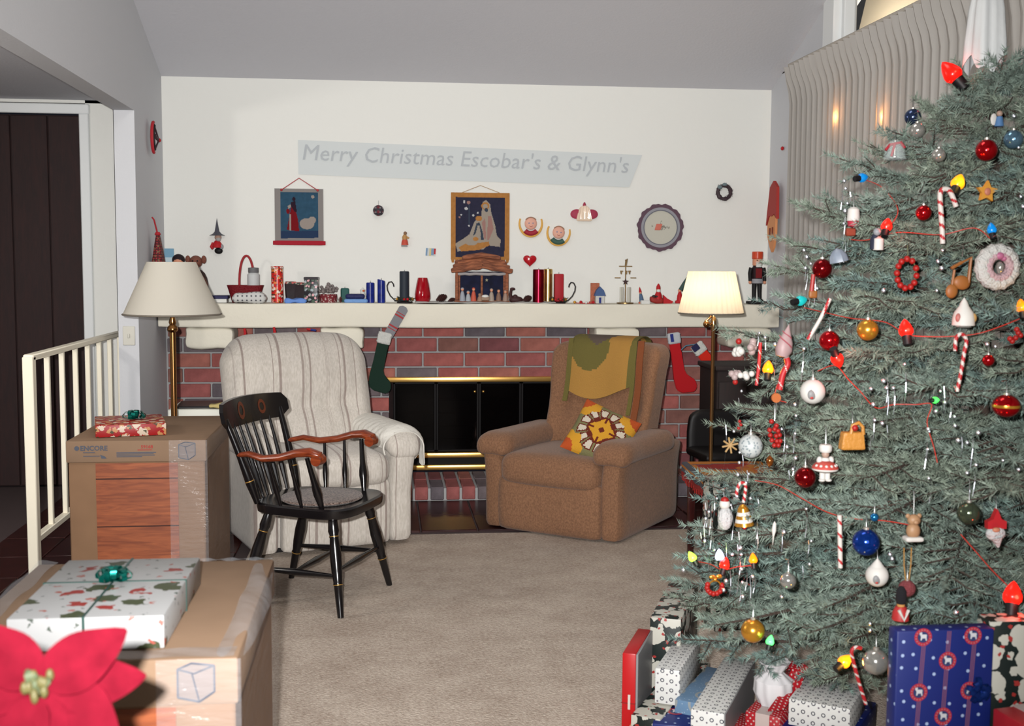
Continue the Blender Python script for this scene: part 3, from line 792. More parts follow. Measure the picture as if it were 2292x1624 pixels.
# back posts, spindles and crest rail
def backp(x, t):
    c_ = 0.05*(1-(x/0.26)**2)
    return V((x*(0.80+0.22*t), -0.205-c_*0.9-0.105*t-0.015*t*t, 0.405+DZ+(0.43-DZ)*t))
for sx in (-1, 1):
    mb = MB(); pts = [backp(sx*0.245, t) for t in (0, 0.1, 0.25, 0.4, 0.6, 0.8, 1.03)]
    mb.tube(pts, [0.013, 0.016, 0.021, 0.019, 0.016, 0.015, 0.013], 12); po = obj('back_post', mb, blk, cc)
    p, q = backp(sx*0.245, 0.27), backp(sx*0.245, 0.28); mb = MB(); mb.tube([p, q], 0.0216, 12); plabel(obj('gilt_ring', mb, goldp, po), 'thin gilt line round the post')
for i in range(6):
    x = -0.165+0.066*i
    mb = MB(); pts = [backp(x, t) for t in (0, 0.12, 0.3, 0.45, 0.7, 1.0)]
    mb.tube(pts, [0.007, 0.009, 0.0135, 0.011, 0.008, 0.007], 8); obj('spindle', mb, blk, cc)
mb = MB()
def fcr(u, v):
    x = (u-0.5)*0.60; a = abs(u-0.5)*2
    z0, z1 = 0.80, 0.925
    z0 += 0.035*max(0, a-0.82)/0.18; z1 -= 0.012*a*a+0.03*max(0, a-0.9)/0.1
    z = z0+(z1-z0)*v
    c_ = 0.055*(1-(x/0.30)**2)
    return (x, -0.298-c_-0.22*(z-0.80), z)
mb.sheet(fcr, 40, 10, 0.02, tdir=(0, -1, 0)); cre = obj('crest_rail', mb, blk, cc)
sten = mat('gilt_stencil', (0.34, 0.16, 0.09), 0.35)
for i, (u0, r_) in enumerate(((0.60, 0.033), (0.30, 0.028))):
    mb = MB()
    def fs(u, v, u0=u0, r_=r_):
        a = 2*PI*u; q = fcr(u0+r_*(0.55+0.45*v)*math.cos(a)/0.60, 0.52+r_*1.25*(0.55+0.45*v)*math.sin(a)/0.125)
        return (q[0], q[1]+0.0012, q[2])
    mb.sheet(fs, 28, 3); plabel(obj('stencil', mb, sten, cre), 'faded gilt stencil wreath on the crest rail')
for sx in (-1, 1):
    mb = MB()
    pts = [backp(sx*0.245, 0.60), V((sx*0.262, -0.21, 0.700)), V((sx*0.28, -0.13, 0.686)), V((sx*0.292, -0.04, 0.698)), V((sx*0.296, 0.04, 0.722)), V((sx*0.29, 0.100, 0.728)), V((sx*0.285, 0.140, 0.714)), V((sx*0.283, 0.150, 0.694))]
    mb.tube(pts, [0.016, 0.019, 0.022, 0.024, 0.026, 0.030, 0.030, 0.022], 12, flat=0.72)
    mb.tube([V((sx*0.255, 0.139, 0.696)), V((sx*0.315, 0.139, 0.696))], 0.024, 16)
    plabel(obj('arm', mb, cherry, cc), 'cherry-brown scrolled arm')
    for (ya, yb, r_) in ((-0.085, -0.11, 0.010), (0.030, -0.005, 0.010), (0.14, 0.085, 0.0155)):
        mb = MB(); turned(mb, (sx*0.225, ya*0.9, 0.40+DZ), (sx*0.288, yb, 0.702), r_, SPP); obj('arm_support', mb, blk, cc)

# ------------------------------------------------------------------ floor lamps
pole_b = mat('antique_brass', (0.62, 0.45, 0.28), 0.22, metal=1.0)
def shade_mat(name, col, tr_c, k=0.8):
    M = bpy.data.materials.new(name); M.use_nodes = True; nt = M.node_tree; b = nt.nodes['Principled BSDF']
    b.inputs['Base Color'].default_value = (*[x*k for x in lin(col)], 1); b.inputs['Roughness'].default_value = 0.9; b.inputs['Specular IOR Level'].default_value = 0.1
    t_ = nt.nodes.new('ShaderNodeBsdfTranslucent'); t_.inputs['Color'].default_value = (*tr_c, 1)
    ms = nt.nodes.new('ShaderNodeMixShader'); ms.inputs[0].default_value = 0.4
    nt.links.new(b.outputs[0], ms.inputs[1]); nt.links.new(t_.outputs[0], ms.inputs[2]); nt.links.new(ms.outputs[0], nt.nodes['Material Output'].inputs['Surface'])
    return M
# left lamp
lp = at(386, 720, 6.42)
ll = thing('floor_lamp', 'brass floor lamp with a wide off-white pleated shade beside the left wall', 'lamp', (lp.x, lp.y, 0))
zt, zb = 1.548, 1.268
mb = MB(); mb.lathe([(0.255, zb), (0.128, zt)], 120, flute=lambda a, i: 1+0.006*math.sin(60*a)); sh = obj('lamp_shade', mb, shade_mat('linen_shade', (0.90, 0.88, 0.83), (0.8, 0.75, 0.65), 0.98), ll, angle=80)
me = sh.data; 
bmx = bmesh.new(); bmx.from_mesh(me); bmesh.ops.delete(bmx, geom=[f for f in bmx.faces if len(f.verts) > 4], context='FACES'); bmx.to_mesh(me); bmx.free()
mb = MB(); mb.tube([(0.256*math.cos(2*PI*i/48), 0.256*math.sin(2*PI*i/48), zb) for i in range(49)], 0.005, 6); plabel(obj('shade_trim', mb, mat('shade_trim_grey', (0.45, 0.42, 0.38), 0.8), sh), 'dark lower rim of the shade')
mb = MB(); mb.lathe([(0.13, 0.0), (0.13, 0.02), (0.06, 0.035), (0.022, 0.06), (0.017, 0.1), (0.017, 1.17), (0.026, 1.175), (0.03, 1.185), (0.026, 1.20), (0.016, 1.21), (0.02, 1.225), (0.013, 1.25), (0.012, 1.30)], 20); obj('pole', mb, pole_b, ll)
mb = MB(); mb.tube([(-0.128, 0, zt-0.004), (0, 0, zt-0.01), (0.128, 0, zt-0.004)], 0.003, 6); mb.tube([(0, -0.128, zt-0.004), (0, 0, zt-0.01), (0, 0.128, zt-0.004)], 0.003, 6); mb.tube([(0, 0, 1.28), (0, 0, zt)], 0.004, 6); obj('shade_carrier', mb, pole_b, ll)
# right lamp, lit
rp_ = at(1597, 720, 6.55)
rl_ = thing('floor_lamp', 'slim brass swing-arm floor lamp with a lit pleated shade beside the tree', 'lamp', (rp_.x, rp_.y, 0))
sx_ = at(1592, 650, 6.55).x-rp_.x
zt, zb = 1.512, 1.272
mb = MB(); mb.lathe([(0.186, zb), (0.132, zt)], 144, c=(sx_, 0, 0), flute=lambda a, i: 1+0.018*math.sin(36*a)); sh = obj('lamp_shade', mb, shade_mat('pleated_shade', (0.95, 0.90, 0.80), (0.95, 0.86, 0.74)), rl_, angle=80)
me = sh.data; bmx = bmesh.new(); bmx.from_mesh(me); bmesh.ops.delete(bmx, geom=[f for f in bmx.faces if len(f.verts) > 4], context='FACES'); bmx.to_mesh(me); bmx.free()
mb = MB(); mb.tube([(sx_+0.187*math.cos(2*PI*i/48), 0.187*math.sin(2*PI*i/48), zb) for i in range(49)], 0.004, 6); plabel(obj('shade_trim', mb, mat('shade_trim_grey', (0.45, 0.42, 0.38)), sh), 'dark lower rim of the shade')
mb = MB(); mb.lathe([(0.12, 0), (0.12, 0.018), (0.03, 0.04), (0.011, 0.06), (0.011, 1.17), (0.017, 1.18), (0.017, 1.23), (0.010, 1.25), (0, 1.26)], 18); obj('pole', mb, mat('bright_brass', (0.74, 0.60, 0.42), 0.25, metal=1.0), rl_)
mb = MB(); mb.tube([(0, 0, 1.215), (-0.05, -0.03, 1.20), (-0.055, -0.03, 1.225), (sx_, 0, 1.25), (sx_, 0, 1.36)], 0.008, 8); mb.ball((-0.05, -0.03, 1.21), 0.02); obj('swing_arm', mb, pole_b, rl_)
mb = MB(); mb.ball((sx_, 0, 1.40), (0.03, 0.03, 0.04)); obj('bulb', mb, mat('lamp_bulb', (1, 0.9, 0.7), emit=(1, 0.86, 0.62), estr=25), rl_)
d = bpy.data.lights.new('lamp_light', 'POINT'); d.energy = 7; d.color = (1.0, 0.86, 0.68); d.shadow_soft_size = 0.04
lo = bpy.data.objects.new('lamp_light', d); COL.objects.link(lo); lo.parent = rl_; lo.location = (sx_, 0, 1.39)
# ------------------------------------------------------------------ lettering
def text(body, size, m_, parent, loc, rot=(PI/2, 0, 0), ext=0.0006, shear=0.0, align='LEFT', name='lettering', bold=0.0):
    cu_ = bpy.data.curves.new('t', 'FONT'); cu_.body = body; cu_.size = size; cu_.extrude = ext; cu_.shear = shear; cu_.align_x = align; cu_.offset = bold; cu_.resolution_u = 2
    to = bpy.data.objects.new('t', cu_); COL.objects.link(to)
    dgx = bpy.context.evaluated_depsgraph_get(); dgx.update()
    me = bpy.data.meshes.new_from_object(to.evaluated_get(dgx)); bpy.data.objects.remove(to); bpy.data.curves.remove(cu_)
    me.materials.clear(); me.materials.append(m_); me.name = name
    o = bpy.data.objects.new(name, me); COL.objects.link(o); o.parent = parent; o.location = loc; o.rotation_euler = rot
    return o

# ------------------------------------------------------------------ cartons
card = mat('cardboard', (0.68, 0.53, 0.41), 0.85, var=0.08, vscale=6, k=0.50, spec=0.08)
card_d = mat('cardboard_lid', (0.67, 0.55, 0.45), 0.85, var=0.06, vscale=6, k=0.53, spec=0.08)
oak = wood('oak_print', (0.56, 0.27, 0.14), (0.74, 0.40, 0.22), 5, 0.5, k=0.62, axis='X', stretch=9)
oakd = mat('oak_print_joint', (0.22, 0.10, 0.07), 0.6)
inkb = mat('blue_grey_ink', (0.42, 0.44, 0.50), 0.8, k=0.5)
inkr = mat('red_ink', (0.75, 0.30, 0.27), 0.8, k=0.6)
film = mat('clear_film', (0.95, 0.95, 0.97), 0.18, spec=0.6, alpha=0.09, bump=0.9, bscale=14, stretch=(1, 1, 4))
film2 = mat('clear_film_bunched', (0.93, 0.94, 0.96), 0.35, spec=0.4, alpha=0.22, bump=0.5, bscale=18, k=0.5)
def carton(label, x0, x1, y0, y1, h, lid, marks):
    W_, D_ = x1-x0, y1-y0
    t = thing('carton', label, 'box', ((x0+x1)/2, (y0+y1)/2, 0))
    mb = MB(); mb.box((0, 0, (h-0.02)/2), (W_-0.016, D_-0.016, h-0.02), 0.006); obj('box_body', mb, card, t)
    mb = MB(); mb.box((0, 0, h-lid/2), (W_, D_, lid), 0.007, 2); ld = obj('lid', mb, card_d, t)
    fy = -D_/2
    # printed wood-grain panel with its plank joints
    xa, xb = -W_/2+0.125, W_/2-0.125
    zt_ = h-lid-0.004
    mb = MB(); mb.box(((xa+xb)/2, fy+0.007, zt_/2), (xb-xa, 0.003, zt_)); pn = obj('wood_print', mb, oak, t)
    for z in (zt_-0.07, zt_-0.285, zt_-0.45):
        mb = MB(); mb.box(((xa+xb)/2, fy+0.005, z), (xb-xa, 0.002, 0.005)); obj('plank_joint', mb, oakd, pn)
    # packing mark: a box drawn in blue-grey
    cx, cz = W_/2-0.083, h-lid/2+0.0
    hexa = [(-0.036, 0.028), (-0.008, 0.040), (0.036, 0.034), (0.036, -0.02), (0.006, -0.040), (-0.036, -0.03)]
    mb = MB(); mb.prism([(cx+a, cz+b) for a, b in hexa], 0.0012, fy-0.0004)
    plabel(obj('printed_mark', mb, mat('pale_blue_ink', (0.62, 0.56, 0.54), 0.8, k=0.5, spec=0.05), ld), 'printed drawing of a box')
    mb = MB()
    for i in range(6):
        a, b = hexa[i], hexa[(i+1) % 6]; mb.tube([(cx+a[0], fy-0.0018, cz+a[1]), (cx+b[0], fy-0.0018, cz+b[1])], 0.0022, 5)
    for a, b in (((-0.008, 0.040-0.02), (0.006, -0.04)), ((-0.036, 0.028), (-0.004, 0.018)), ((0.036, 0.034), (-0.004, 0.018))): mb.tube([(cx+a[0], fy-0.0018, cz+a[1]), (cx+b[0], fy-0.0018, cz+b[1])], 0.0018, 5)
    obj('mark_outline', mb, inkb, ld)
    if marks:
        text('ENCORE', 0.030, inkb, ld, (-W_/2+0.062, fy-0.0005, h-0.043), bold=0.0009)
        mb = MB(); mb.tube([(-W_/2+0.048, fy-0.001, h-0.033), (-W_/2+0.048, fy-0.0018, h-0.033)], 0.0105, 16); obj('round_emblem', mb, inkb, ld)
        text('59168', 0.021, inkr, ld, (0.02, fy-0.0005, h-0.036), bold=0.0006)
        mb = MB(); mb.box((0.037, fy-0.001, h-0.0425), (0.062, 0.0012, 0.004)); obj('red_rule', mb, inkr, ld)
        for z, w_ in ((0.054, 0.17), (0.060, 0.16), (0.066, 0.165), (0.072, 0.11)):
            mb = MB(); mb.box((-0.085+w_/2, fy-0.001, h-z), (w_, 0.0012, 0.0035)); obj('print_line', mb, inkb, ld)
        for z, w_ in ((0.052, 0.05), (0.068, 0.07)):
            mb = MB(); mb.box((-W_/2+0.075+w_/2, fy-0.001, h-z), (w_, 0.0012, 0.003)); obj('print_line', mb, inkb, ld)
        mb = MB(); mb.prism([(-0.155, h-0.062), (-0.135, h-0.07), (-0.128, h-0.079), (-0.15, h-0.079)], 0.0012, fy-0.0004); obj('printed_wedge', mb, inkb, ld)
    # clear wrapping film
    mb = MB(); e = 0.006
    mb.sheet(lambda u, v: (W_/2-0.16+(0.16+e)*u, fy-e-0.003*math.sin(9*v+5*u), 0.01+(h-0.01)*v), 12, 30)
    mb.sheet(lambda u, v: (W_/2+e+0.004*math.sin(11*v+7*u), fy+D_*u, 0.01+(h-0.01)*v), 16, 30)
    obj('plastic_wrap', mb, film, t)
    return t
c1 = carton('tall cardboard carton with wood-grain print and stencilled lid, under the red gift', -1.395, -0.79, 5.25, 6.08, 0.76, 0.098, True)
c2 = carton('nearest cardboard carton wrapped in clear film, under the white gift', -0.90, -0.293, 2.32, 3.10, 0.76, 0.098, False)
# bunched film along the rims of the near carton
mb = MB()
def ffilm(u, v):
    a = -0.35+1.75*v; y = -0.385+0.78*u; r_ = 0.030+0.016*math.sin(PI*u)+0.0025*math.sin(17*u+4*v)
    return (0.303-0.036+r_*math.sin(a)+0.012*math.sin(PI*u), y, 0.728+r_*math.cos(a)+0.0015*math.sin(29*u))
mb.sheet(ffilm, 40, 12)
mb.sheet(lambda u, v: (-0.305+0.60*u, -0.388+(0.030+0.03*u)*v, 0.763+0.0015*math.sin(25*u+6*v)), 36, 6)
mb.sheet(lambda u, v: (0.30-0.30*u, 0.375+0.02*v, 0.763+0.003*math.sin(30*u+3*v)), 20, 4)
mb.sheet(lambda u, v: (-0.305+0.05*v, -0.38+0.78*u, 0.764+0.004*math.sin(20*u+3*v)), 24, 5)
obj('bunched_film', mb, film2, c2)

# ------------------------------------------------------------------ gift boxes
green_foil = mat('green_foil', (0.05, 0.42, 0.38), 0.22, metal=0.8)
green_rib = mat('green_ribbon', (0.16, 0.26, 0.24), 0.35)
def bow(parent, m_, c, r, n=14, name='bow', up=0.9):
    rg = random.Random(int(r*1e4)+n); mb = MB()
    for i in range(n):
        a = 2*PI*i/n*1.0+rg.random()*0.3; el = up*(0.25+0.75*(i % 3)/2)
        L = r*(1-0.2*(i % 3)/2)
        dx, dy = math.cos(a), math.sin(a); w = r*0.16
        def f(u, v, dx=dx, dy=dy, el=el, L=L):
            t = 2*PI*u; q = 0.5-0.5*math.cos(t); out = L*q; lift = L*0.33*math.sin(t)
            ch, s_ = math.cos(el), math.sin(el)
            rr = out*ch-lift*s_; zz = out*s_+lift*ch
            o_ = (v-0.5)*2*w
            return (c[0]+dx*rr-dy*o_, c[1]+dy*rr+dx*o_, c[2]+0.006+max(0.0, zz))
        mb.sheet(f, 12, 2, 0.0008)
    mb.ball((c[0], c[1], c[2]+r*0.2), r*0.18, 8, 6)
    return obj(name, mb, m_, parent)
def gift(label, c, d, m_, rz=0.0, rot=None, ribbons=(), bowm=None, bowat=(0, 0), bowr=0.04, ribm=None, group=None, bev=0.004):
    t = thing('gift_box', label, 'gift', c, rz, group, rot=rot)
    mb = MB(); mb.box((0, 0, d[2]/2), d, bev, 2); obj('wrapped_box', mb, m_, t, angle=25)
    for kind, pos, w in ribbons:
        mb = MB()
        if kind == 'x': mb.box((0, pos, d[2]/2), (d[0]+0.003, w, d[2]+0.003))
        else: mb.box((pos, 0, d[2]/2), (w, d[1]+0.003, d[2]+0.003))
        obj('ribbon', mb, ribm, t)
    if bowm: bow(t, bowm, (bowat[0], bowat[1], d[2]), bowr)
    return t
p_red = paper('red_gold_paper', (0.70, 0.06, 0.08), [((0.85, 0.60, 0.38), 26, (0.30, 3.0, 0.9), 1.0, 0.3), ((0.93, 0.84, 0.75), 17, (0.24, 3.0, 0.8), 1.0, 1.7), ((0.30, 0.28, 0.16), 19, (0.14, 3.0, 0.8), 1.0, 4.1)], k=0.62)
g1 = gift('red foil-patterned flat gift with a green bow on the tall carton', (-1.175, 5.52, 0.762), (0.305, 0.33, 0.056), p_red, R(14), bowm=green_foil, bowat=(0.02, 0.0), bowr=0.055)
p_white = paper('white_holly_paper', (0.86, 0.86, 0.86), [((0.33, 0.36, 0.24), 6.5, (0.17, 4.0, 0.5), 0.7, 0.21), ((0.72, 0.25, 0.22), 6.5, (0.11, 4.0, 0.5), 0.7, 0.26), ((0.80, 0.42, 0.36), 13, (0.09, 4.0, 0.6), 1.0, 2.3), ((0.42, 0.46, 0.42), 17, (0.07, 4.0, 0.6), 1.0, 5.3)], k=0.42)
a_, b_ = onz(32, 1380, 0.828), onz(362, 1374, 0.828)
g2 = gift('white holly-patterned flat gift with green ribbon and bow on the nearest carton', (-0.602, 2.615, 0.762), (0.31, 0.47, 0.07), p_white, R(0), ribbons=(('x', 0.03, 0.005), ('y', -0.005, 0.005)), ribm=green_rib, bowm=green_foil, bowat=(-0.005, 0.03), bowr=0.042)

# ------------------------------------------------------------------ poinsettia in the left foreground
pn_ = at(84, 1545, 1.55)
st = thing('plant_stand', 'small round wooden stand under the poinsettia', 'stand', (pn_.x-0.05, 1.60, 0))
dwood = wood('dark_stand_wood', (0.16, 0.07, 0.05), (0.26, 0.12, 0.08), 8, 0.4)
mb = MB(); mb.lathe([(0, 0.56), (0.16, 0.56), (0.17, 0.57), (0.17, 0.585), (0.16, 0.59), (0, 0.59)], 28); obj('stand_top', mb, dwood, st)
for i in range(3):
    a = 2*PI*i/3; mb = MB(); mb.tube([(0.10*math.cos(a), 0.10*math.sin(a), 0.57), (0.15*math.cos(a), 0.15*math.sin(a), 0.0)], [0.014, 0.010], 8); obj('leg', mb, dwood, st)
po_ = thing('potted_poinsettia', 'red poinsettia in a pot in the left foreground', 'plant', (pn_.x-0.05, 1.60, 0.592))
mb = MB(); mb.lathe([(0, 0), (0.06, 0), (0.085, 0.13), (0.09, 0.13), (0.092, 0.15), (0.083, 0.15), (0.08, 0.125), (0, 0.12)], 28); obj('pot', mb, mat('terracotta', (0.62, 0.32, 0.22), 0.8, k=0.4), po_)
bract = mat('poinsettia_red', (0.70, 0.135, 0.235), 0.85, spec=0.03, var=0.18, vscale=26, k=0.24)
leafg = mat('poinsettia_leaf', (0.34, 0.40, 0.36), 0.6, k=0.25)
stemm = mat('plant_stem', (0.36, 0.42, 0.25), 0.6, k=0.4)
yel = mat('poinsettia_flowers', (0.72, 0.68, 0.42), 0.5, k=0.17)
hc = V((pn_.x, 1.55, pn_.z))-V(po_.location)      # head centre in pot coordinates
def leaf(mb, c, dirn, nrm, L, W_, curl=0.2, fold=0.30):
    d = V(dirn).normalized(); n_ = V(nrm); n_ = (n_-d*n_.dot(d)).normalized(); s_ = d.cross(n_)
    def f(u, v):
        t = v; w = W_*(math.sin(PI*min(1, t**0.8*1.0))**0.75)*(1-0.25*t)+0.002
        x = (u-0.5)*2
        p = V(c)+d*(L*t)+s_*(w*x)+n_*(-curl*L*t*t+fold*w*abs(x)+0.004*math.sin(14*t)*abs(x))
        return p
    mb.sheet(f, 6, 12, 0.0006)
fwd = V((0.25, -0.82, 0.45)).normalized()      # the head faces the camera and up
sx1 = fwd.cross(V((0, 0, 1))).normalized(); sz1 = sx1.cross(fwd)
BR = [(55, 0.108, 0.037, 0.08), (-3, 0.158, 0.025, 0.2), (-42, 0.118, 0.038, 0.12), (150, 0.125, 0.040, 0.15), (178, 0.13, 0.040, 0.2), (222, 0.125, 0.052, 0.15), (-98, 0.10, 0.032, 0.3), (-70, 0.115, 0.030, 0.3)]
for an, L, W_, cu2 in BR:
    mb = MB(); dv = sx1*-math.cos(R(an))*-1+sz1*math.sin(R(an)); leaf(mb, hc+dv*0.008-fwd*(0.006*(an % 5)), dv+fwd*0.12, fwd, L, W_, cu2); obj('bract', mb, bract, po_)
for an, L, W_ in ((-55, 0.13, 0.035), (-85, 0.15, 0.034), (-20, 0.12, 0.03), (215, 0.14, 0.035), (30, 0.11, 0.03), (260, 0.14, 0.035)):
    mb = MB(); dv = sx1*math.cos(R(an))+sz1*math.sin(R(an)); leaf(mb, hc-fwd*0.05, dv-fwd*0.05, fwd, L, W_, 0.25); obj('leaf', mb, leafg, po_)
rg = random.Random(3)
for i in range(9):
    mb = MB(); q = hc+sx1*rg.uniform(-0.016, 0.016)+sz1*rg.uniform(-0.012, 0.022)+fwd*0.01; mb.ball(q, (0.0055, 0.0055, 0.009), 8, 6); obj('flower_bud', mb, yel, po_)
mb = MB()
leaf(mb, hc+fwd*0.006, sz1+sx1*0.5+fwd*0.5, fwd, 0.032, 0.008, 0); leaf(mb, hc+fwd*0.006, sz1*0.6-sx1*0.8+fwd*0.5, fwd, 0.022, 0.006, 0); obj('young_leaf', mb, mat('pale_young_leaf', (0.60, 0.66, 0.48), 0.6, k=0.2), po_)
mb = MB(); mb.tube([(0, 0, 0.12), (0.01, -0.01, 0.22), hc-fwd*0.05, hc-fwd*0.004], [0.006, 0.005, 0.004, 0.004], 8); obj('stem', mb, stemm, po_)
for i in range(5):
    a = i*1.3; mb = MB(); e_ = V((0.09*math.cos(a), 0.09*math.sin(a), 0.20+0.02*i)); mb.tube([(0, 0, 0.12), e_*0.6+V((0, 0, 0.06)), e_], 0.004, 6); obj('stem', mb, stemm, po_)
    mb = MB(); leaf(mb, e_, V((math.cos(a), math.sin(a), 0.1)), (0, 0, 1), 0.11, 0.032, 0.3); obj('leaf', mb, leafg, po_)

# ------------------------------------------------------------------ side table, chair and cabinet behind the tree
mahog = wood('mahogany', (0.19, 0.06, 0.06), (0.27, 0.09, 0.08), 7, 0.3, k=0.8, axis='Z')
tz = 0.50
A_ = onz(1531, 1034, tz); B_ = onz(1626, 1112, tz)
dv = (B_-A_); dv.z = 0; Lt = dv.length; e1 = dv.normalized(); e2 = V((-e1.y, e1.x, 0)); e2 = e2 if e2.x > 0 else -e2
ang = math.atan2(e1.y, e1.x); Wt = 0.48
ctr = A_+e1*(Lt/2)+e2*(Wt/2)
tb = thing('side_table', 'low dark mahogany side table partly behind the tree', 'table', (ctr.x, ctr.y, 0), ang)
mb = MB(); mb.box((0, 0, tz-0.016), (Lt, Wt, 0.022), 0.004); obj('table_top', mb, mahog, tb)
for sx in (-1, 1):
    for sy in (-1, 1):
        mb = MB(); mb.box((0, 0, 0), (0.04, 0.04, tz-0.027), 0.004)
        for i, v in enumerate(mb.v): 
            if v.z < 0: mb.v[i] = V((v.x*0.75, v.y*0.75, v.z))
        obj('leg', mb, mahog, tb, loc=(sx*(Lt/2-0.035), sy*(Wt/2-0.035), (tz-0.027)/2))
for sx in (-1, 1):
    mb = MB(); mb.box((sx*(Lt/2-0.03), 0, tz-0.065), (0.018, Wt-0.08, 0.075)); obj('apron', mb, mahog, tb)
for sy in (-1, 1):
    mb = MB(); mb.box((0, sy*(Wt/2-0.03), tz-0.065), (Lt-0.08, 0.018, 0.075)); obj('apron', mb, mahog, tb)
tk = [mat('runner_%s' % n, c, 0.95, bump=0.4, bscale=120, k=0.6) for n, c in (('gold', (0.82, 0.50, 0.18)), ('red', (0.66, 0.16, 0.14)), ('slate', (0.38, 0.38, 0.42)), ('orange', (0.80, 0.42, 0.22)))]
rn = thing('table_runner', 'woven red, gold and slate cloth hanging over the mahogany side table', 'cloth', (ctr.x, ctr.y, tz-0.004), ang)
def mrn(u, v):
    # v runs across from the hanging hem to the back
    if v < 0.05: return 1
    if v < 0.10: return 2
    if v < 0.13: return 0
    if v < 0.19: return 2
    x = u; s_ = v
    if s_ > 0.72+0.1*math.sin(x*20): return 3 if (int(x*9)+int(s_*9)) % 2 else 0
    if abs((x*3) % 1-0.5) < 0.17+0.25*(s_-0.2): return 1 if s_ > 0.24 else 0
    if abs((x*3) % 1-0.5) < 0.22+0.25*(s_-0.2): return 2
    return 0
def frn(u, v):
    x = (u-0.5)*(Lt+0.01); s_ = v*0.50; sg = -1 if e2.dot(V((-math.sin(ang), math.cos(ang), 0))) > 0 else 1
    if s_ < 0.075: y = Wt/2+0.012; z = 0.006-(0.075-s_)+0.006*math.sin(30*u)*(1-s_/0.075)
    else: y = Wt/2+0.008-(s_-0.075); z = 0.006
    return (x, sg*y, z)
mb = MB(); mb.sheet(frn, 60, 40, 0.004, mrn); obj('cloth', mb, tk, rn)
mb = MB()
for i in range(24):
    x = (-0.5+(i+0.5)/24)*Lt; q = frn(i/24+0.02, 0.0); mb.tube([(x, q[1], q[2]+0.004), (x+0.002, q[1], q[2]-0.022)], 0.003, 5)
o_ = obj('fringe', mb, tk[1], rn); o_['kind'] = 'stuff'
# black chair with a rounded back behind the table
kb = onz(1590, 1155, 0.0)
bc = thing('chair', 'black chair with a rounded upholstered back behind the side table', 'chair', (at(1596, 1000, 6.85).x+0.08, 6.85, 0), R(6))
blackup = mat('black_vinyl', (0.045, 0.035, 0.04), 0.5)
mb = MB(); mb.soft((0, 0.0, 0.40), (0.40, 0.36, 0.06), 0.03, 8); obj('seat', mb, blackup, bc)
mb = MB(); mb.soft((0, 0.165, 0.52), (0.38, 0.05, 0.27), 0.024, 12, lambda p: V((p.x*(1-0.10*max(0, p.z/0.15)**2), p.y, p.z-0.05*max(0, (abs(p.x)-0.10)/0.11)**2*(p.z > 0)))); obj('backrest', mb, blackup, bc)
for sx in (-1, 1):
    for sy in (-1, 1):
        mb = MB(); mb.tube([(sx*0.16, sy*0.15, 0.38), (sx*0.17, sy*0.16, 0.0)], [0.014, 0.011], 8); obj('leg', mb, blackm, bc)
    mb = MB(); mb.tube([(sx*0.15, 0.165, 0.37), (sx*0.15, 0.165, 0.45)], 0.012, 8); obj('back_post', mb, blackm, bc)
# dark cabinet in the right corner
cbx = at(1608, 850, 7.02).x
cb = thing('cabinet', 'tall dark wooden cabinet in the right corner beside the lamp', 'cabinet', ((cbx+2.47)/2, 7.25, 0))
cw_ = 2.47-cbx; ch_ = 1.55-(825-593)/2600*7.05
dkc = wood('dark_cabinet_wood', (0.07, 0.022, 0.026), (0.11, 0.04, 0.04), 6, 0.75, axis='Z')
mb = MB(); mb.box((0, 0, ch_/2-0.01), (cw_, 0.40, ch_-0.04), 0.006); obj('carcass', mb, dkc, cb)
mb = MB(); mb.box((0, -0.005, ch_-0.015), (cw_+0.03, 0.43, 0.03), 0.006, 2); obj('top_board', mb, dkc, cb)
mb = MB(); mb.box((0, 0, 0.02), (cw_-0.04, 0.36, 0.04)); obj('plinth', mb, dkc, cb)
for sx in (-1, 1):
    mb = MB(); mb.box((sx*cw_/4, -0.207, ch_/2-0.02), (cw_/2-0.02, 0.018, ch_-0.16), 0.005, 2); dd = obj('door', mb, dkc, cb)
    mb = MB(); mb.ball((sx*0.03, -0.225, ch_/2), 0.012, 10, 7); obj('knob', mb, brass, dd)
# white end table and dark magazine behind the tall carton
et = thing('end_table', 'small white end table between the left lamp and the white recliner', 'table', (at(452, 915, 7.12).x, 7.12, 0))
wtab = mat('white_table_paint', (0.86, 0.86, 0.82), 0.5)
mb = MB(); mb.box((0, 0, 0.665), (0.33, 0.40, 0.045), 0.005); obj('table_top', mb, wtab, et)
for sx in (-1, 1):
    for sy in (-1, 1):
        mb = MB(); mb.box((sx*0.14, sy*0.17, 0.32), (0.03, 0.03, 0.645), 0.003); obj('leg', mb, wtab, et)
mg = thing('magazine', 'thin black magazine lying on the white end table', 'magazine', (at(452, 915, 7.12).x+0.01, 7.12, 0.6885), R(4))
mb = MB(); mb.box((0, 0, 0.006), (0.29, 0.30, 0.012), 0.003); obj('pages', mb, mat('magazine_black', (0.05, 0.04, 0.06), 0.3), mg)
hk = thing('folded_cloth', 'small crumpled yellow and red cloth on the white end table', 'cloth', (at(488, 915, 6.96).x, 6.965, 0.6885))
mb = MB(); mb.soft((0, 0, 0.016), (0.10, 0.07, 0.034), 0.015, 10, lambda p: V((p.x, p.y, p.z*(0.8+0.3*math.sin(p.x*60))))); obj('cloth', mb, mat('straw_cloth', (0.75, 0.68, 0.45), 0.9), hk)
mb = MB(); mb.soft((0.055, -0.01, 0.022), (0.02, 0.05, 0.03), 0.009, 6); obj('red_edge', mb, mat('cloth_red', (0.6, 0.12, 0.15), 0.9), hk)
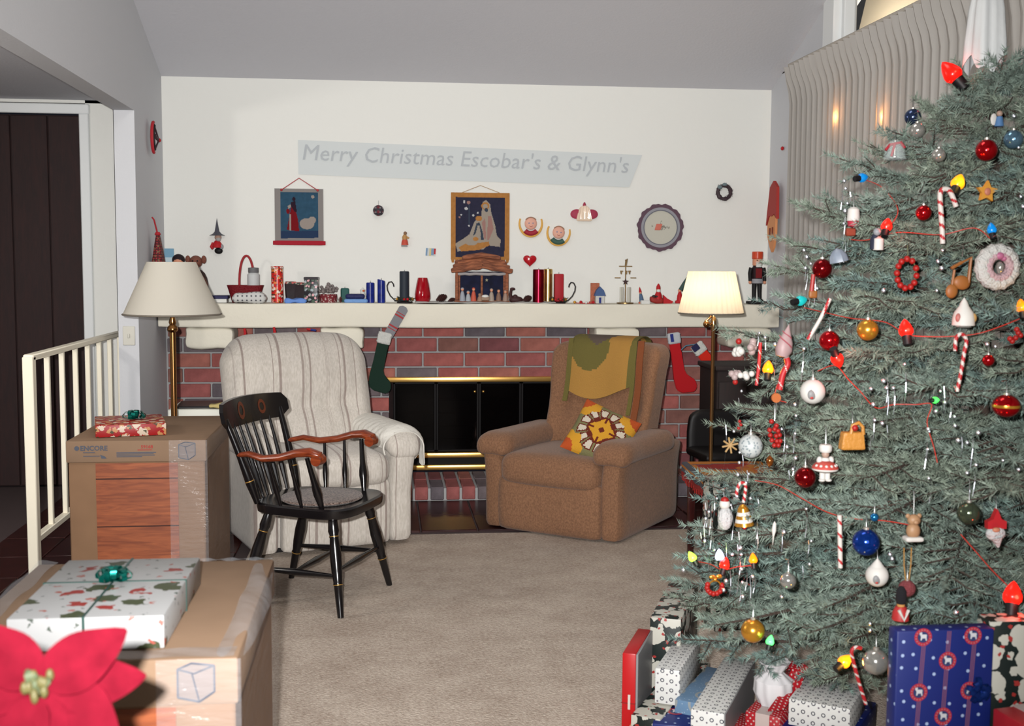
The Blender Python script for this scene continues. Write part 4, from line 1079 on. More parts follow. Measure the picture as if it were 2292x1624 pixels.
# ------------------------------------------------------------------ things on the mantel
def mz(px, Y=7.95): return V((at(px, 680, Y).x, Y, ZM))
def U(p, Y=7.95): return p*Y/2600.0        # pixels to metres at that distance
def cm(name, c, **kw): return mat(name, c, kw.pop('rough', 0.6), k=kw.pop('k', 0.9), **kw)
red_ = cm('toy_red', (0.72, 0.10, 0.13)); redd = cm('deep_red', (0.45, 0.05, 0.08)); white_ = cm('toy_white', (0.88, 0.88, 0.86)); skin_ = cm('toy_skin', (0.86, 0.60, 0.48))
blue_ = cm('toy_blue', (0.10, 0.16, 0.48)); green_ = cm('toy_green', (0.16, 0.32, 0.24)); brown_ = cm('toy_brown', (0.42, 0.24, 0.18)); blacky = cm('toy_black', (0.06, 0.05, 0.06)); goldy = mat('toy_gold', (0.85, 0.62, 0.25), 0.35, metal=0.6)
greyk = cm('toy_grey', (0.55, 0.55, 0.56)); orange_ = cm('toy_orange', (0.85, 0.42, 0.25))

# greeting card behind the left lamp
t = thing('greeting_card', 'pale blue greeting card standing on the far left of the mantel', 'card', mz(380, 8.06))
mb = MB(); mb.sheet(lambda u, v: ((u-0.5)*U(20), 0.006-0.02*abs(u-0.5)*0+0.01*u, v*U(117)), 6, 12, 0.002, lambda u, v: 1 if 0.25 < (v*3) % 1 < 0.4 else 0); obj('card_front', mb, [cm('card_blue', (0.46, 0.64, 0.74)), cm('card_pale', (0.75, 0.83, 0.86))], t)
mb = MB(); mb.sheet(lambda u, v: ((u-0.5)*U(20), 0.016+0.045*(1-u), v*U(117)), 4, 4, 0.002); obj('card_back', mb, white_, t)
# doll and plush dog behind the lamp shade
t = thing('doll', 'dark-haired doll sitting on the mantel behind the left lamp shade', 'doll', mz(401, 7.95))
mb = MB(); mb.ball((0, 0, U(88)), (U(12), U(12), U(13))); mb.ball((0, -0.003, U(80)), (U(10), U(10), U(8))); obj('head', mb, skin_, t)
mb = MB(); mb.ball((0, 0.006, U(92)), (U(14), U(13), U(13))); obj('hair', mb, cm('dark_hair', (0.14, 0.08, 0.10), bump=0.5, bscale=200), t)
mb = MB(); mb.lathe([(0, 0), (U(22), 0), (U(20), U(20)), (U(10), U(66)), (U(5), U(72)), (0, U(74))], 18); obj('dress', mb, redd, t)
for sx in (-1, 1):
    mb = MB(); mb.tube([(sx*U(8), 0, U(62)), (sx*U(17), -0.02, U(45)), (sx*U(14), -0.05, U(34))], U(4), 8); obj('arm', mb, skin_, t)
t = thing('plush_dog', 'brown plush dog with floppy ears sitting behind the left lamp shade', 'plush toy', mz(440, 7.93))
plush = cm('plush_brown', (0.50, 0.30, 0.24), bump=0.6, bscale=150)
mb = MB(); mb.ball((0, 0, U(88)), (U(14), U(13), U(14))); mb.ball((0, -U(10), U(78)), (U(9), U(9), U(10))); obj('head', mb, plush, t)
for sx in (-1, 1):
    mb = MB(); mb.ball((sx*U(17), 0, U(93)), (U(5.5), U(4), U(9))); obj('ear', mb, plush, t)
    mb = MB(); mb.ball((sx*U(5), -U(12.5), U(90)), U(1.8), 8, 6); obj('eye', mb, blacky, t)
mb = MB(); mb.ball((0, -U(19), U(80)), U(2.5), 8, 6); obj('nose', mb, blacky, t)
mb = MB(); mb.ball((U(6), 0, U(36)), (U(20), U(18), U(36))); obj('body', mb, cm('plush_dark', (0.24, 0.14, 0.13), bump=0.6, bscale=150), t)
for sx in (-1, 1):
    mb = MB(); mb.tube([(sx*U(12), -U(6), U(56)), (sx*U(22), -U(14), U(38)), (sx*U(20), -U(18), U(26))], [U(6), U(6), U(5)], 8); obj('arm', mb, plush, t)
    mb = MB(); mb.tube([(sx*U(10), -U(8), U(10)), (sx*U(14), -U(34), U(7))], [U(8), U(7)], 10); obj('leg', mb, plush, t)
# blue book on papers
t = thing('book', 'dark blue flat book lying on the mantel right of the left lamp', 'book', mz(478, 7.93), R(3))
mb = MB(); mb.box((0, 0, U(12)), (U(66), U(58), U(7)), 0.003); obj('cover', mb, cm('navy_cover', (0.12, 0.12, 0.30)), t)
mb = MB(); mb.box((-0.003, 0, U(4.5)), (U(62), U(56), U(8)), 0.001); obj('pages', mb, white_, t)
# red basket
t = thing('basket', 'dark red basket with a tall arched handle, left end of the mantel', 'basket', mz(550, 7.96))
wick = cm('red_wicker', (0.46, 0.06, 0.10), bump=1.0, bscale=120)
mb = MB()
vs_ = []; fs_ = []
prof_ = [(0.72, 0), (0.80, 0.3), (0.92, 0.75), (1.0, 1.0), (0.95, 1.0), (0.85, 0.7), (0.7, 0.12)]
for r_, z in prof_:
    for j in range(32):
        a = 2*PI*j/32; c_, s_ = math.cos(a), math.sin(a)
        vs_.append((U(40)*r_*math.copysign(abs(c_)**0.6, c_), U(22)*r_*math.copysign(abs(s_)**0.6, s_), U(38)*z))
for i in range(len(prof_)-1):
    for j in range(32): k = (j+1) % 32; fs_.append((i*32+j, i*32+k, (i+1)*32+k, (i+1)*32+j))
fs_.append(tuple(range(31, -1, -1))); fs_.append(tuple(6*32+j for j in range(32)))
mb.add(vs_, fs_); obj('basket_body', mb, wick, t)
mb = MB(); mb.tube([(U(-13)+U(16)*(1-math.cos(PI*i/18))*1.0, -U(2), U(32)+U(70)*math.sin(PI*i/18)**0.8*(1 if i < 10 else 1)) for i in range(19)], U(2.6), 8); plabel(obj('handle', mb, cm('red_handle', (0.62, 0.16, 0.18)), t), 'arched red handle')
t = thing('jar', 'white jar with a grey lid standing in the red basket', 'jar', V((mz(568, 7.965).x, 7.965, ZM+U(38)*0.13)))
mb = MB(); mb.lathe([(0, 0), (U(13), 0), (U(13.5), U(10)), (U(13.5), U(56)), (U(10), U(60)), (0, U(60))], 20); obj('jar_body', mb, cm('milky_white', (0.78, 0.79, 0.79)), t)
mb = MB(); mb.lathe([(U(11), U(60)), (U(11.5), U(61)), (U(11.5), U(71)), (0, U(72))], 20); obj('lid', mb, cm('grey_lid', (0.42, 0.42, 0.43)), t)
t = thing('cloth_bundle', 'white black-dotted cloth bundle in front of the red basket', 'cloth', mz(559, 7.86))
dotp = paper('black_dot_cloth', (0.80, 0.80, 0.79), [((0.35, 0.35, 0.37), 34, 0.20, 0.0, 0.1)], 0.9, k=0.95)
mb = MB(); mb.soft((0, 0, U(11.5)), (U(73), U(40), U(23)), U(10), 14, lambda p: V((p.x*(1-0.12*max(0, p.z/U(11))), p.y, p.z*(1+0.12*math.sin(p.x*30))))); obj('bundle', mb, dotp, t)
# cans, tins, bags
def cyl(mb, x, y, r, h, z0=0, seg=24, bev=0.15):
    b_ = min(r*bev, 0.004); mb.lathe([(r-b_, z0), (r, z0+b_), (r, z0+h-b_), (r-b_, z0+h), (0, z0+h)], seg, (x, y, 0))
p_tin = paper('santa_tin_print', (0.78, 0.13, 0.12), [((0.90, 0.83, 0.78), 26, (0.26, 3, 0.8), 1.0, 0.6), ((0.86, 0.52, 0.25), 30, (0.24, 3, 0.8), 1.0, 2.4), ((0.25, 0.22, 0.15), 38, (0.2, 3, 0.8), 1.0, 3.3)], 0.3, k=0.95)
t = thing('tin', 'tall red patterned cylinder tin near the left of the mantel', 'tin', mz(621, 7.90))
mb = MB(); cyl(mb, 0, 0, U(13), U(76)); obj('tin_body', mb, p_tin, t)
mb = MB(); cyl(mb, 0, 0, U(13.6), U(6), U(74)); obj('lid', mb, p_tin, t)
for i, (px, w, h, lab) in enumerate(((651, 24, 44, 'dark gift bag with a floral rim right behind the red tin'), (672, 28, 42, 'dark gift bag with a floral rim next to the black floral tin'))):
    t = thing('gift_bag', lab, 'bag', mz(px, 7.99), R(8-16*i))
    mb = MB(); mb.soft((0, 0, U(h)/2), (U(w), U(20), U(h)), U(3), 8, lambda p: V((p.x*(1+0.12*p.z/U(20)), p.y*(1-0.4*max(0, p.z/U(22))), p.z))); obj('bag_body', mb, cm('bag_dark', (0.13, 0.07, 0.09), var=0.3, vscale=60), t)
    mb = MB(); mb.soft((0, 0, U(h)-U(3)), (U(w)*1.06, U(13), U(11)), U(3), 6); obj('floral_rim', mb, paper('bag_rim_print', (0.28, 0.30, 0.27), [((0.78, 0.38, 0.36), 40, (0.34, 3, 0.6), 1.0, 0.6), ((0.75, 0.72, 0.66), 55, 0.25, 1.0, 1.6)], 0.7, k=0.95), t)
t = thing('folded_cloth', 'light blue cloth lying along the mantel edge under the dark bags', 'cloth', mz(662, 7.87))
mb = MB(); mb.soft((0, 0, U(4.5)), (U(48), U(26), U(10)), U(4.5), 12, lambda p: V((p.x, p.y, p.z*(1+0.35*math.sin(p.x*70+p.y*40))))); obj('cloth', mb, cm('light_blue_cloth', (0.40, 0.56, 0.84)), t)
t = thing('tin', 'black rectangular tin with a pink flower print', 'tin', mz(698, 7.92), R(-6))
p_bt = paper('black_floral_print', (0.12, 0.11, 0.14), [((0.30, 0.38, 0.32), 34, (0.35, 3, 0.6), 1.0, 0.9), ((0.88, 0.66, 0.68), 30, (0.22, 3, 0.6), 1.0, 0.15), ((0.62, 0.66, 0.68), 24, (0.2, 3, 0.8), 1.0, 2.2)], 0.35, k=0.95)
mb = MB(); mb.box((0, 0, U(27)), (U(30), U(24), U(54)), 0.004, 2); obj('tin_body', mb, p_bt, t)
mb = MB(); mb.box((0, 0, U(53.5)), (U(31), U(25), U(6)), 0.003); obj('lid', mb, cm('tin_lid_dark', (0.22, 0.20, 0.22), rough=0.3), t)
t = thing('potpourri_pot', 'red speckled pot heaped with grey-brown dried flowers', 'pot', mz(735, 7.93))
mb = MB(); mb.lathe([(0, 0), (U(18), 0), (U(20), U(10)), (U(19), U(19)), (0, U(19))], 24); obj('pot', mb, paper('red_speckle', (0.45, 0.14, 0.17), [((0.72, 0.62, 0.60), 60, 0.28, 1.0, 0.3)], 0.8, k=0.95), t)
mb = MB(); rg = random.Random(5)
for i in range(46): mb.ball((rg.gauss(0, U(8)), rg.gauss(0, U(6)), U(24)+abs(rg.gauss(0, U(6)))), U(rg.uniform(2.5, 4.5)), 6, 5)
o_ = obj('dried_flowers', mb, cm('dried_grey', (0.50, 0.46, 0.45), var=0.25, vscale=50), t); o_['kind'] = 'stuff'
t = thing('candle', 'squat dark green block candle among ornaments on the mantel', 'candle', mz(772, 7.99), R(10))
mb = MB(); mb.soft((0, 0, U(16)), (U(18), U(16), U(32)), U(3), 8); obj('wax', mb, cm('green_wax', (0.16, 0.36, 0.34)), t)
mb = MB(); mb.tube([(0, 0, U(32)), (0.001, 0, U(35))], 0.0012, 6); obj('wick', mb, blacky, t)
for i, (px, y, r_, c, lab) in enumerate(((762, 7.88, 7, (0.62, 0.36, 0.34), 'little pinkish pine cone in front of the green candle'), (782, 7.90, 8, (0.72, 0.70, 0.66), 'pale shell ornament right of the green candle'))):
    t = thing('ornament', lab, 'ornament', mz(px, y)); mb = MB()
    for k in range(7): mb.lathe([(0.001, U(r_)*2*k/7), (U(r_)*math.sin(PI*(k+0.7)/7.6), U(r_)*2*k/7+U(1.2)), (0.001, U(r_)*2*(k+1)/7)], 10)
    obj('scales', mb, cm('scale_%d' % i, c), t)
t = thing('sachet', 'navy padded sachet lying on top of the light blue one', 'sachet', mz(795, 7.90) + V((0, 0, U(9.6))))
mb = MB(); mb.soft((0, 0, U(5)), (U(42), U(28), U(11)), U(5), 10); obj('pad', mb, cm('navy_pad', (0.13, 0.15, 0.34), bump=0.4, bscale=100), t)
t = thing('sachet', 'light blue padded sachet under the navy one on the mantel', 'sachet', mz(797, 7.89))
mb = MB(); mb.soft((0, 0, U(4.7)), (U(52), U(34), U(9.4)), U(4.6), 10); obj('pad', mb, cm('sky_pad', (0.46, 0.62, 0.84), bump=0.4, bscale=100), t)
t = thing('figurine', 'small white figurine with an orange beak left of the blue candles', 'figurine', mz(812, 8.0)); 
mb = MB(); mb.lathe([(0, 0), (U(7), 0), (U(8), U(12)), (U(5), U(22)), (U(6), U(28)), (0, U(34))], 14); obj('body', mb, white_, t)
mb = MB(); mb.ball((U(2), -U(7), U(26)), (U(3), U(4), U(2.4)), 8, 6); obj('beak', mb, orange_, t)
bluep = mat('blue_swirl_wax', (0.10, 0.16, 0.50), 0.3, var=0.5, vscale=25, k=0.9)
for px, w, h, lab in ((829, 18, 45, 'shorter dark blue cylinder candle'), (853.5, 17, 51, 'taller dark blue cylinder candle with a slanted top')):
    t = thing('candle', lab, 'candle', mz(px, 7.90))
    mb = MB(); cyl(mb, 0, 0, U(w/2), U(h))
    if h > 48: 
        for i, v in enumerate(mb.v):
            if v.z > U(40): mb.v[i] = V((v.x, v.y, v.z-v.x*0.25))
    obj('wax', mb, bluep, t); mb = MB(); mb.tube([(0, 0, U(h)-0.002), (0.001, 0, U(h+4))], 0.0012, 6); obj('wick', mb, blacky, t)
# curled wrought-iron candle holders with candles and greens
iron = mat('wrought_iron', (0.14, 0.13, 0.14), 0.5, metal=0.3)
def holder(px, sgn, lab):
    t = thing('candle_holder', lab, 'candle holder', mz(px, 7.90))
    pts = []
    for i in range(22):
        a = -0.35*PI+1.42*PI*i/21 if True else 0
    base = [(sgn*U(10), 0, U(4)), (sgn*U(22), 0, U(6)), (sgn*U(32), 0, U(16)), (sgn*U(38), 0, U(28)), (sgn*U(39), 0, U(38)), (sgn*U(35), 0, U(46)), (sgn*U(29), 0, U(47)), (sgn*U(25), 0, U(42)), (sgn*U(24), 0, U(36))]
    mb = MB(); mb.tube(base, U(1.5), 7); obj('curled_hook', mb, iron, t)
    mb = MB(); mb.lathe([(0, 0), (U(17), 0), (U(18), U(3)), (U(10), U(4)), (0, U(4))], 20); obj('dish', mb, iron, t)
    mb = MB(); rg = random.Random(int(px))
    for i in range(90):
        a = rg.random()*2*PI; r_ = U(rg.uniform(9, 20)); q = V((r_*math.cos(a), r_*math.sin(a)*0.8, U(rg.uniform(4, 12)))); e = V((math.cos(a+rg.gauss(0, 0.6)), math.sin(a+rg.gauss(0, 0.6)), rg.uniform(-0.2, 0.7))).normalized()*U(6); mb.tube([q, q+e], [U(1), U(0.2)], 4)
    o = obj('greenery', mb, cm('wreath_green', (0.22, 0.24, 0.18), var=0.3, vscale=50), t); o['kind'] = 'stuff'
    for i in range(4):
        a = i*1.7+px; mb = MB(); mb.ball((U(17)*math.cos(a), -abs(U(15)*math.sin(a)), U(9)), U(3), 8, 6); obj('berry', mb, goldy if i % 2 else red_, t)
    return t
holder(906, -1, 'black iron candle holder with curled hook to its left and greenery')
t = thing('candle', 'dark green pillar candle in the left iron holder', 'candle', mz(905, 7.905) + V((0, 0, U(4.2)))); mb = MB(); cyl(mb, 0, 0, U(10.5), U(66)); obj('wax', mb, cm('bottle_green_wax', (0.16, 0.19, 0.23)), t)
mb = MB(); mb.tube([(0, 0, U(65)), (0.001, 0, U(69))], 0.0012, 6); obj('wick', mb, blacky, t)
holder(1249, 1, 'black iron candle holder with curled hook to its right and greenery')
t = thing('candle', 'bright red square candle in the right iron holder', 'candle', mz(1250, 7.905) + V((0, 0, U(4.2)))); mb = MB(); mb.box((0, 0, U(31)), (U(20), U(20), U(62)), 0.005, 2); obj('wax', mb, cm('red_wax', (0.66, 0.10, 0.15)), t)
mb = MB(); mb.tube([(0, 0, U(61)), (0.001, 0, U(66))], 0.0012, 6); obj('wick', mb, blacky, t)
t = thing('vase', 'red glass tapered vase beside the green candle', 'vase', mz(946, 7.93))
mb = MB(); mb.lathe([(0, 0), (U(14), 0), (U(17.5), U(10)), (U(17.5), U(20)), (U(14), U(42)), (U(10.5), U(56)), (U(9.5), U(56)), (U(12), U(42)), (U(14), U(15)), (0, U(6))], 28); obj('glass', mb, mat('ruby_glass', (0.62, 0.04, 0.10), 0.08, spec=0.7, k=0.95), t)
# snow-white cloth and pine cones
t = thing('snow_cloth', 'white cotton snow cloth spread under the nativity stable', 'cloth', mz(1085, 7.93))
def fsn(u, v): return ((u-0.5)*U(310), (v-0.5)*U(78), U(1.5)+U(3.2)*abs(math.sin(17*u+3*v))*(0.4+0.6*math.sin(PI*v)))
mb = MB(); mb.sheet(fsn, 60, 12, 0.003, tdir=(0, 0, -1)); obj('cloth', mb, cm('cotton', (0.80, 0.80, 0.78), rough=0.95), t)
def cone_(px, Y, r, h, lab, c=(0.25, 0.14, 0.13)):
    t = thing('pine_cone', lab, 'pine cone', mz(px, Y) + V((0, 0, U(2))), rot=(0, R(70), R(20)))
    mb = MB()
    for k in range(7):
        z0 = U(h)*k/7; rr = U(r)*math.sin(PI*(k+1.0)/8.2)
        mb.lathe([(rr*0.3, z0), (rr, z0+U(h)*0.12), (rr*0.9, z0+U(h)*0.15), (rr*0.3, z0+U(h)*0.16)], 12, flute=lambda a, i: 1+0.18*math.cos(6*a+k))
    mb.v = [V((v.x+U(r)*0.0-U(r), v.y, v.z-U(h)*0.4)) for v in mb.v]
    obj('scales', mb, cm('cone_brown', c), t)
cone_(988, 7.88, 9, 26, 'dark pine cone lying left of the nativity stable'); cone_(1010, 7.86, 5, 18, 'small dark pine cone touching the stable on the left')
cone_(1180, 7.87, 8, 22, 'grey-brown pine cone left of the red foil candle', (0.36, 0.28, 0.27))
# nativity stable
bark = wood('bark_wood', (0.42, 0.24, 0.17), (0.68, 0.42, 0.29), 10, 0.9, k=0.9)
sb = thing('nativity_stable', 'rustic bark-roofed nativity stable in the middle of the mantel', 'stable', mz(1077, 7.96)+V((0, 0, U(3))))
navy_b = mat('night_backdrop', (0.07, 0.09, 0.20), 0.8, var=0.4, vscale=20)
mb = MB(); mb.box((0, U(22), U(34)), (U(112), U(3), U(66)), 0.001); obj('back_wall', mb, navy_b, sb)
for x, w in ((-56, 7), (0, 5), (56, 8), (50, 4), (-50, 4)):
    mb = MB(); mb.soft((0, 0, 0), (U(w), U(8 if abs(x) > 52 else 5), U(66)), U(2), 6); obj('post', mb, bark, sb, loc=(U(x), -U(14) if abs(x) > 20 or x == 0 else 0, U(33)))
for i in range(2):
    sg = -1 if i == 0 else 1
    for k in range(3):
        mb = MB(); mb.soft((0, 0, 0), (U(70-4*k), U(16), U(12)), U(4), 8, lambda p: V((p.x, p.y, p.z+0.004*math.sin(p.x*60)))); obj('roof_log', mb, bark, sb, loc=(sg*U(34-3*k), -U(16)+U(14)*k, U(74)+U(8)*k), rot=(0, sg*R(9), 0))
mb = MB(); mb.soft((0, U(2), U(104)), (U(86), U(26), U(12)), U(5), 8, lambda p: V((p.x, p.y, p.z-abs(p.x)*0.16))); obj('ridge_log', mb, bark, sb)
mb = MB(); mb.soft((0, U(4), U(92)), (U(108), U(20), U(12)), U(5), 8, lambda p: V((p.x, p.y, p.z-abs(p.x)*0.08))); obj('upper_log', mb, bark, sb)
mb = MB(); mb.box((0, 0, U(1.5)), (U(122), U(50), U(3)), 0.001); obj('floor_board', mb, bark, sb)
mb = MB(); mb.soft((0, -U(15), U(62)), (U(114), U(6), U(7)), U(3), 10, lambda p: V((p.x, p.y, p.z+0.002*math.sin(p.x*90)))); plabel(obj('snow_lintel', mb, cm('old_snow', (0.62, 0.60, 0.60)), sb), 'snow-dusted beam')
mb = MB(); mb.prism([(U(14)+U(4)*math.cos(PI*i/5+PI/2)*(1 if i % 2 == 0 else 0.4), U(48)+U(4)*math.sin(PI*i/5+PI/2)*(1 if i % 2 == 0 else 0.4)) for i in range(10)], 0.002, U(20)); obj('star', mb, cm('pale_star', (0.7, 0.68, 0.55)), sb)
for k, (px, h, c, lab) in enumerate(((1035, 30, (0.62, 0.64, 0.68), 'grey-blue robed nativity figure, leftmost in the stable'), (1048, 22, (0.66, 0.68, 0.70), 'small pale kneeling nativity figure second from the left'), (1060, 30, (0.78, 0.36, 0.28), 'orange-red robed nativity figure'), (1074, 16, (0.62, 0.50, 0.42), 'tan crouching nativity animal beside the manger'), (1100, 28, (0.66, 0.60, 0.55), 'beige standing nativity figure right of the manger'), (1116, 26, (0.52, 0.40, 0.34), 'brown robed nativity figure, rightmost but one'), (1131, 24, (0.62, 0.52, 0.46), 'tan robed nativity figure outside the right post'))):
    p = mz(px, 7.885 if k != 3 else 7.875); p.z += U(3.2)+0.004
    t = thing('nativity_figure', lab, 'figurine', p); m_ = cm('robe_%d' % k, c)
    mb = MB(); mb.lathe([(0, 0), (U(6.5), 0), (U(6), U(h*0.3)), (U(4.2), U(h*0.6)), (U(2.5), U(h*0.74)), (0, U(h*0.76))], 12); obj('robe', mb, m_, t)
    mb = MB(); mb.ball((0, 0, U(h*0.86)), U(3.4), 9, 7); obj('head', mb, skin_ if k != 3 else m_, t)
    mb = MB(); mb.ball((0, U(1), U(h*0.9)), (U(3.9), U(3.6), U(3.6)), 9, 7); obj('hood', mb, m_, t)
p = mz(1086, 7.87); p.z += U(3.2)+0.004
t = thing('manger', 'tiny white manger at the centre of the nativity stable', 'manger', p)
mb = MB(); mb.soft((0, 0, U(6)), (U(18), U(9), U(8)), U(2), 6); obj('crib', mb, cm('manger_tan', (0.6, 0.5, 0.42)), t); mb = MB(); mb.ball((0, -U(1), U(11)), (U(8), U(4), U(4))); obj('swaddling', mb, white_, t)
t = thing('camel_figure', 'dark brown lying camel figure right of the stable', 'figurine', mz(1155, 7.90))
mb = MB(); mb.ball((0, 0, U(8)), (U(16), U(7), U(8))); mb.ball((-U(2), 0, U(14)), (U(6), U(5), U(6))); mb.tube([(-U(10), 0, U(8)), (-U(13), 0, U(20)), (-U(11), 0, U(30))], [U(5), U(3.5), U(3)], 8); obj('body', mb, cm('camel_brown', (0.24, 0.13, 0.13)), t)
mb = MB(); mb.ball((-U(8), 0, U(32)), (U(6), U(3), U(3.4))); obj('head', mb, cm('camel_brown', (0.24, 0.13, 0.13)), t)
for px, c, lab, h, w in ((1205, (0.50, 0.05, 0.13), 'tall dark red foil candle right of the stable', 76, 26), (1226, (0.82, 0.68, 0.40), 'tall gold foil candle behind the red foil one', 77, 20)):
    t = thing('foil_candle', lab, 'candle', mz(px, 7.90 if px < 1210 else 7.945)); mb = MB(); cyl(mb, 0, 0, U(w/2), U(h)); obj('foil', mb, mat('foil_%d' % px, c, 0.22, metal=0.9, var=0.3, vscale=12), t)
    mb = MB(); mb.tube([(0, 0, U(h)-0.002), (0.001, 0, U(h+3))], 0.0012, 6); obj('wick', mb, blacky, t)
# string of small beads lying on the mantel
t = thing('bead_string', 'thin red string with beads lying along the mantel edge', 'string', mz(1308, 7.84))
mb = MB(); mb.tube([(U(-24), 0, U(2)), (U(-8), 0.004, U(1.2)), (U(8), -0.002, U(1.2)), (U(26), 0.003, U(1.5))], U(0.9), 6); obj('cord', mb, red_, t)
for x, r_, m_ in ((-22, 3.4, goldy), (-8, 3.6, red_), (4, 3.0, white_), (20, 3.4, red_)):
    mb = MB(); mb.ball((U(x), 0, U(r_)), U(r_), 8, 6); obj('bead', mb, m_, t)
t = thing('tile_card', 'orange-brown little picture panel standing on the mantel', 'panel', mz(1331, 7.93), R(-8))
mb = MB(); mb.box((0, 0, U(23)), (U(20), U(5), U(46)), 0.002); obj('panel', mb, cm('rust_panel', (0.66, 0.36, 0.24), var=0.3, vscale=40), t)
mb = MB(); mb.box((U(2), 0, U(2)), (U(30), U(12), U(4)), 0.002); obj('foot', mb, cm('rust_foot', (0.70, 0.30, 0.22)), t)
t = thing('house_figure', 'small blue-roofed white house figure beside the orange panel', 'figurine', mz(1342, 7.885)+V((0, 0, U(0.3))))
mb = MB(); mb.box((0, 0, U(9)), (U(20), U(12), U(18)), 0.001); obj('walls', mb, cm('house_white', (0.78, 0.78, 0.76)), t)
mb = MB(); mb.prism([(-U(13), U(17)), (U(13), U(17)), (U(8), U(30)), (0, U(38)), (-U(8), U(30))], U(14), U(7)); obj('roof', mb, cm('house_blue', (0.26, 0.36, 0.54)), t)
mb = MB(); mb.box((0, -U(6.4), U(7)), (U(5), U(1), U(13))); obj('door', mb, blue_, t)
# angel chimes
t = thing('angel_chimes', 'brass rotary angel chimes with four little candles', 'angel chimes', mz(1399, 7.90))
bz = mat('thin_brass', (0.55, 0.45, 0.30), 0.35, metal=0.8)
mb = MB(); mb.lathe([(0, 0), (U(19), 0), (U(19), U(2.5)), (U(6), U(4)), (0, U(4))], 24); obj('base_plate', mb, bz, t)
mb = MB(); mb.tube([(0, 0, U(3)), (0, 0, U(84))], U(1.1), 6); obj('spindle', mb, bz, t)
for i in range(4):
    a = i*PI/2+0.4; mb = MB(); cyl(mb, U(12)*math.cos(a), U(12)*math.sin(a), U(2.6), U(34), U(3)); obj('candle', mb, cm('pale_wax', (0.80, 0.79, 0.74)), t)
mb = MB()
for i in range(5):
    a = PI/2+2*PI*i/5; 
mb.prism([(U(8)*math.cos(PI/2+PI*i/5)*(1 if i % 2 == 0 else 0.42), U(49)+U(8)*math.sin(PI/2+PI*i/5)*(1 if i % 2 == 0 else 0.42)) for i in range(10)], U(1.5), 0); plabel(obj('star', mb, cm('dark_star', (0.24, 0.14, 0.14)), t), 'dark flat star')
for k, (x, z, w) in enumerate(((-18, 58, 13), (18, 58, 13), (0, 84, 30), (-9, 73, 6), (9, 73, 6))):
    mb = MB(); mb.box((U(x), 0, U(z)), (U(w), U(3), U(2.2)), 0.0008); obj('vane', mb, bz, t)
for x in (-10, 2, 9):
    mb = MB(); mb.tube([(U(x), 0, U(74)), (U(x), -0.002, U(66))], [U(2.4), U(1.2)], 6); obj('angel', mb, bz, t)
mb = MB(); mb.tube([(0, 0, U(84)), (U(1.5), 0, U(95)), (U(4), 0, U(101))], [U(2), U(2.6), U(0.8)], 6); mb.ball((U(0.5), 0, U(97)), U(2.2), 6, 5); obj('trumpeter', mb, bz, t)
# little red figures on the right
t = thing('elf_figure', 'tiny red-capped elf with a blue body leaning on the mantel', 'figurine', mz(1437, 7.93), rot=(0, R(-10), 0))
mb = MB(); mb.lathe([(0, 0), (U(6), 0), (U(4.5), U(14)), (U(3), U(22)), (0, U(23))], 12); obj('body', mb, cm('elf_blue', (0.30, 0.40, 0.52)), t)
mb = MB(); mb.ball((0, 0, U(25)), U(3.4), 8, 6); obj('head', mb, skin_, t); mb = MB(); mb.lathe([(U(3.6), U(26)), (U(2), U(33)), (0, U(39))], 10); obj('cap', mb, red_, t)
mb = MB(); mb.box((0, 0, U(2)), (U(14), U(9), U(5)), 0.002); obj('feet', mb, orange_, t)
t = thing('matchbox', 'white little box lying at the mantel edge', 'box', mz(1444, 7.83)); mb = MB(); mb.box((0, 0, U(4)), (U(20), U(12), U(8)), 0.002); obj('carton', mb, white_, t)
t = thing('bearded_figure', 'red-coated white-bearded figure sitting in a sleigh on the mantel', 'figurine', mz(1473, 7.88))
mb = MB(); mb.soft((U(-4), 0, U(7)), (U(30), U(16), U(14)), U(5), 8, lambda p: V((p.x, p.y, p.z+0.25*abs(p.x)*(p.x < 0)))); obj('sleigh', mb, cm('sleigh_red', (0.60, 0.16, 0.14)), t)
mb = MB(); mb.lathe([(0, U(10)), (U(9), U(10)), (U(8), U(20)), (U(4.5), U(28)), (0, U(29))], 14); obj('coat', mb, red_, t)
mb = MB(); mb.ball((0, 0, U(31)), U(5), 9, 7); obj('head', mb, skin_, t); mb = MB(); mb.ball((0, -U(2.5), U(29)), (U(4.6), U(3.6), U(4.5)), 9, 7); obj('beard', mb, white_, t)
mb = MB(); mb.lathe([(U(5.2), U(33)), (U(4.6), U(39)), (U(2), U(44)), (0, U(46))], 12); obj('cap', mb, red_, t)
mb = MB(); mb.prism([(U(11), 0), (U(30), 0), (U(34), U(5)), (U(20), U(12)), (U(11), U(20))], U(10), U(5)); obj('sack', mb, red_, t)
for x in (-11, -3): 
    mb = MB(); mb.ball((U(x), -U(4), U(16)), (U(5), U(4), U(4)), 8, 6); obj('toy', mb, cm('dark_toy', (0.18, 0.12, 0.12)), t)
t = thing('elf_figure', 'red elf with a dark green pointed tree beside the right lamp shade', 'figurine', mz(1521, 7.88))
mb = MB(); mb.soft((0, 0, U(4)), (U(20), U(12), U(8)), U(3), 6); obj('shoes', mb, red_, t)
mb = MB(); mb.lathe([(0, U(6)), (U(7), U(6)), (U(6), U(18)), (U(3), U(27)), (0, U(28))], 12); obj('coat', mb, red_, t); mb = MB(); mb.ball((0, 0, U(30)), U(4.4), 8, 6); obj('head', mb, skin_, t)
mb = MB(); mb.tube([(U(2), 0, U(30)), (U(10), 0, U(46)), (U(18), 0, U(64))], [U(6), U(4.5), U(0.6)], 8); obj('green_cap', mb, cm('pine_green', (0.20, 0.30, 0.28)), t)
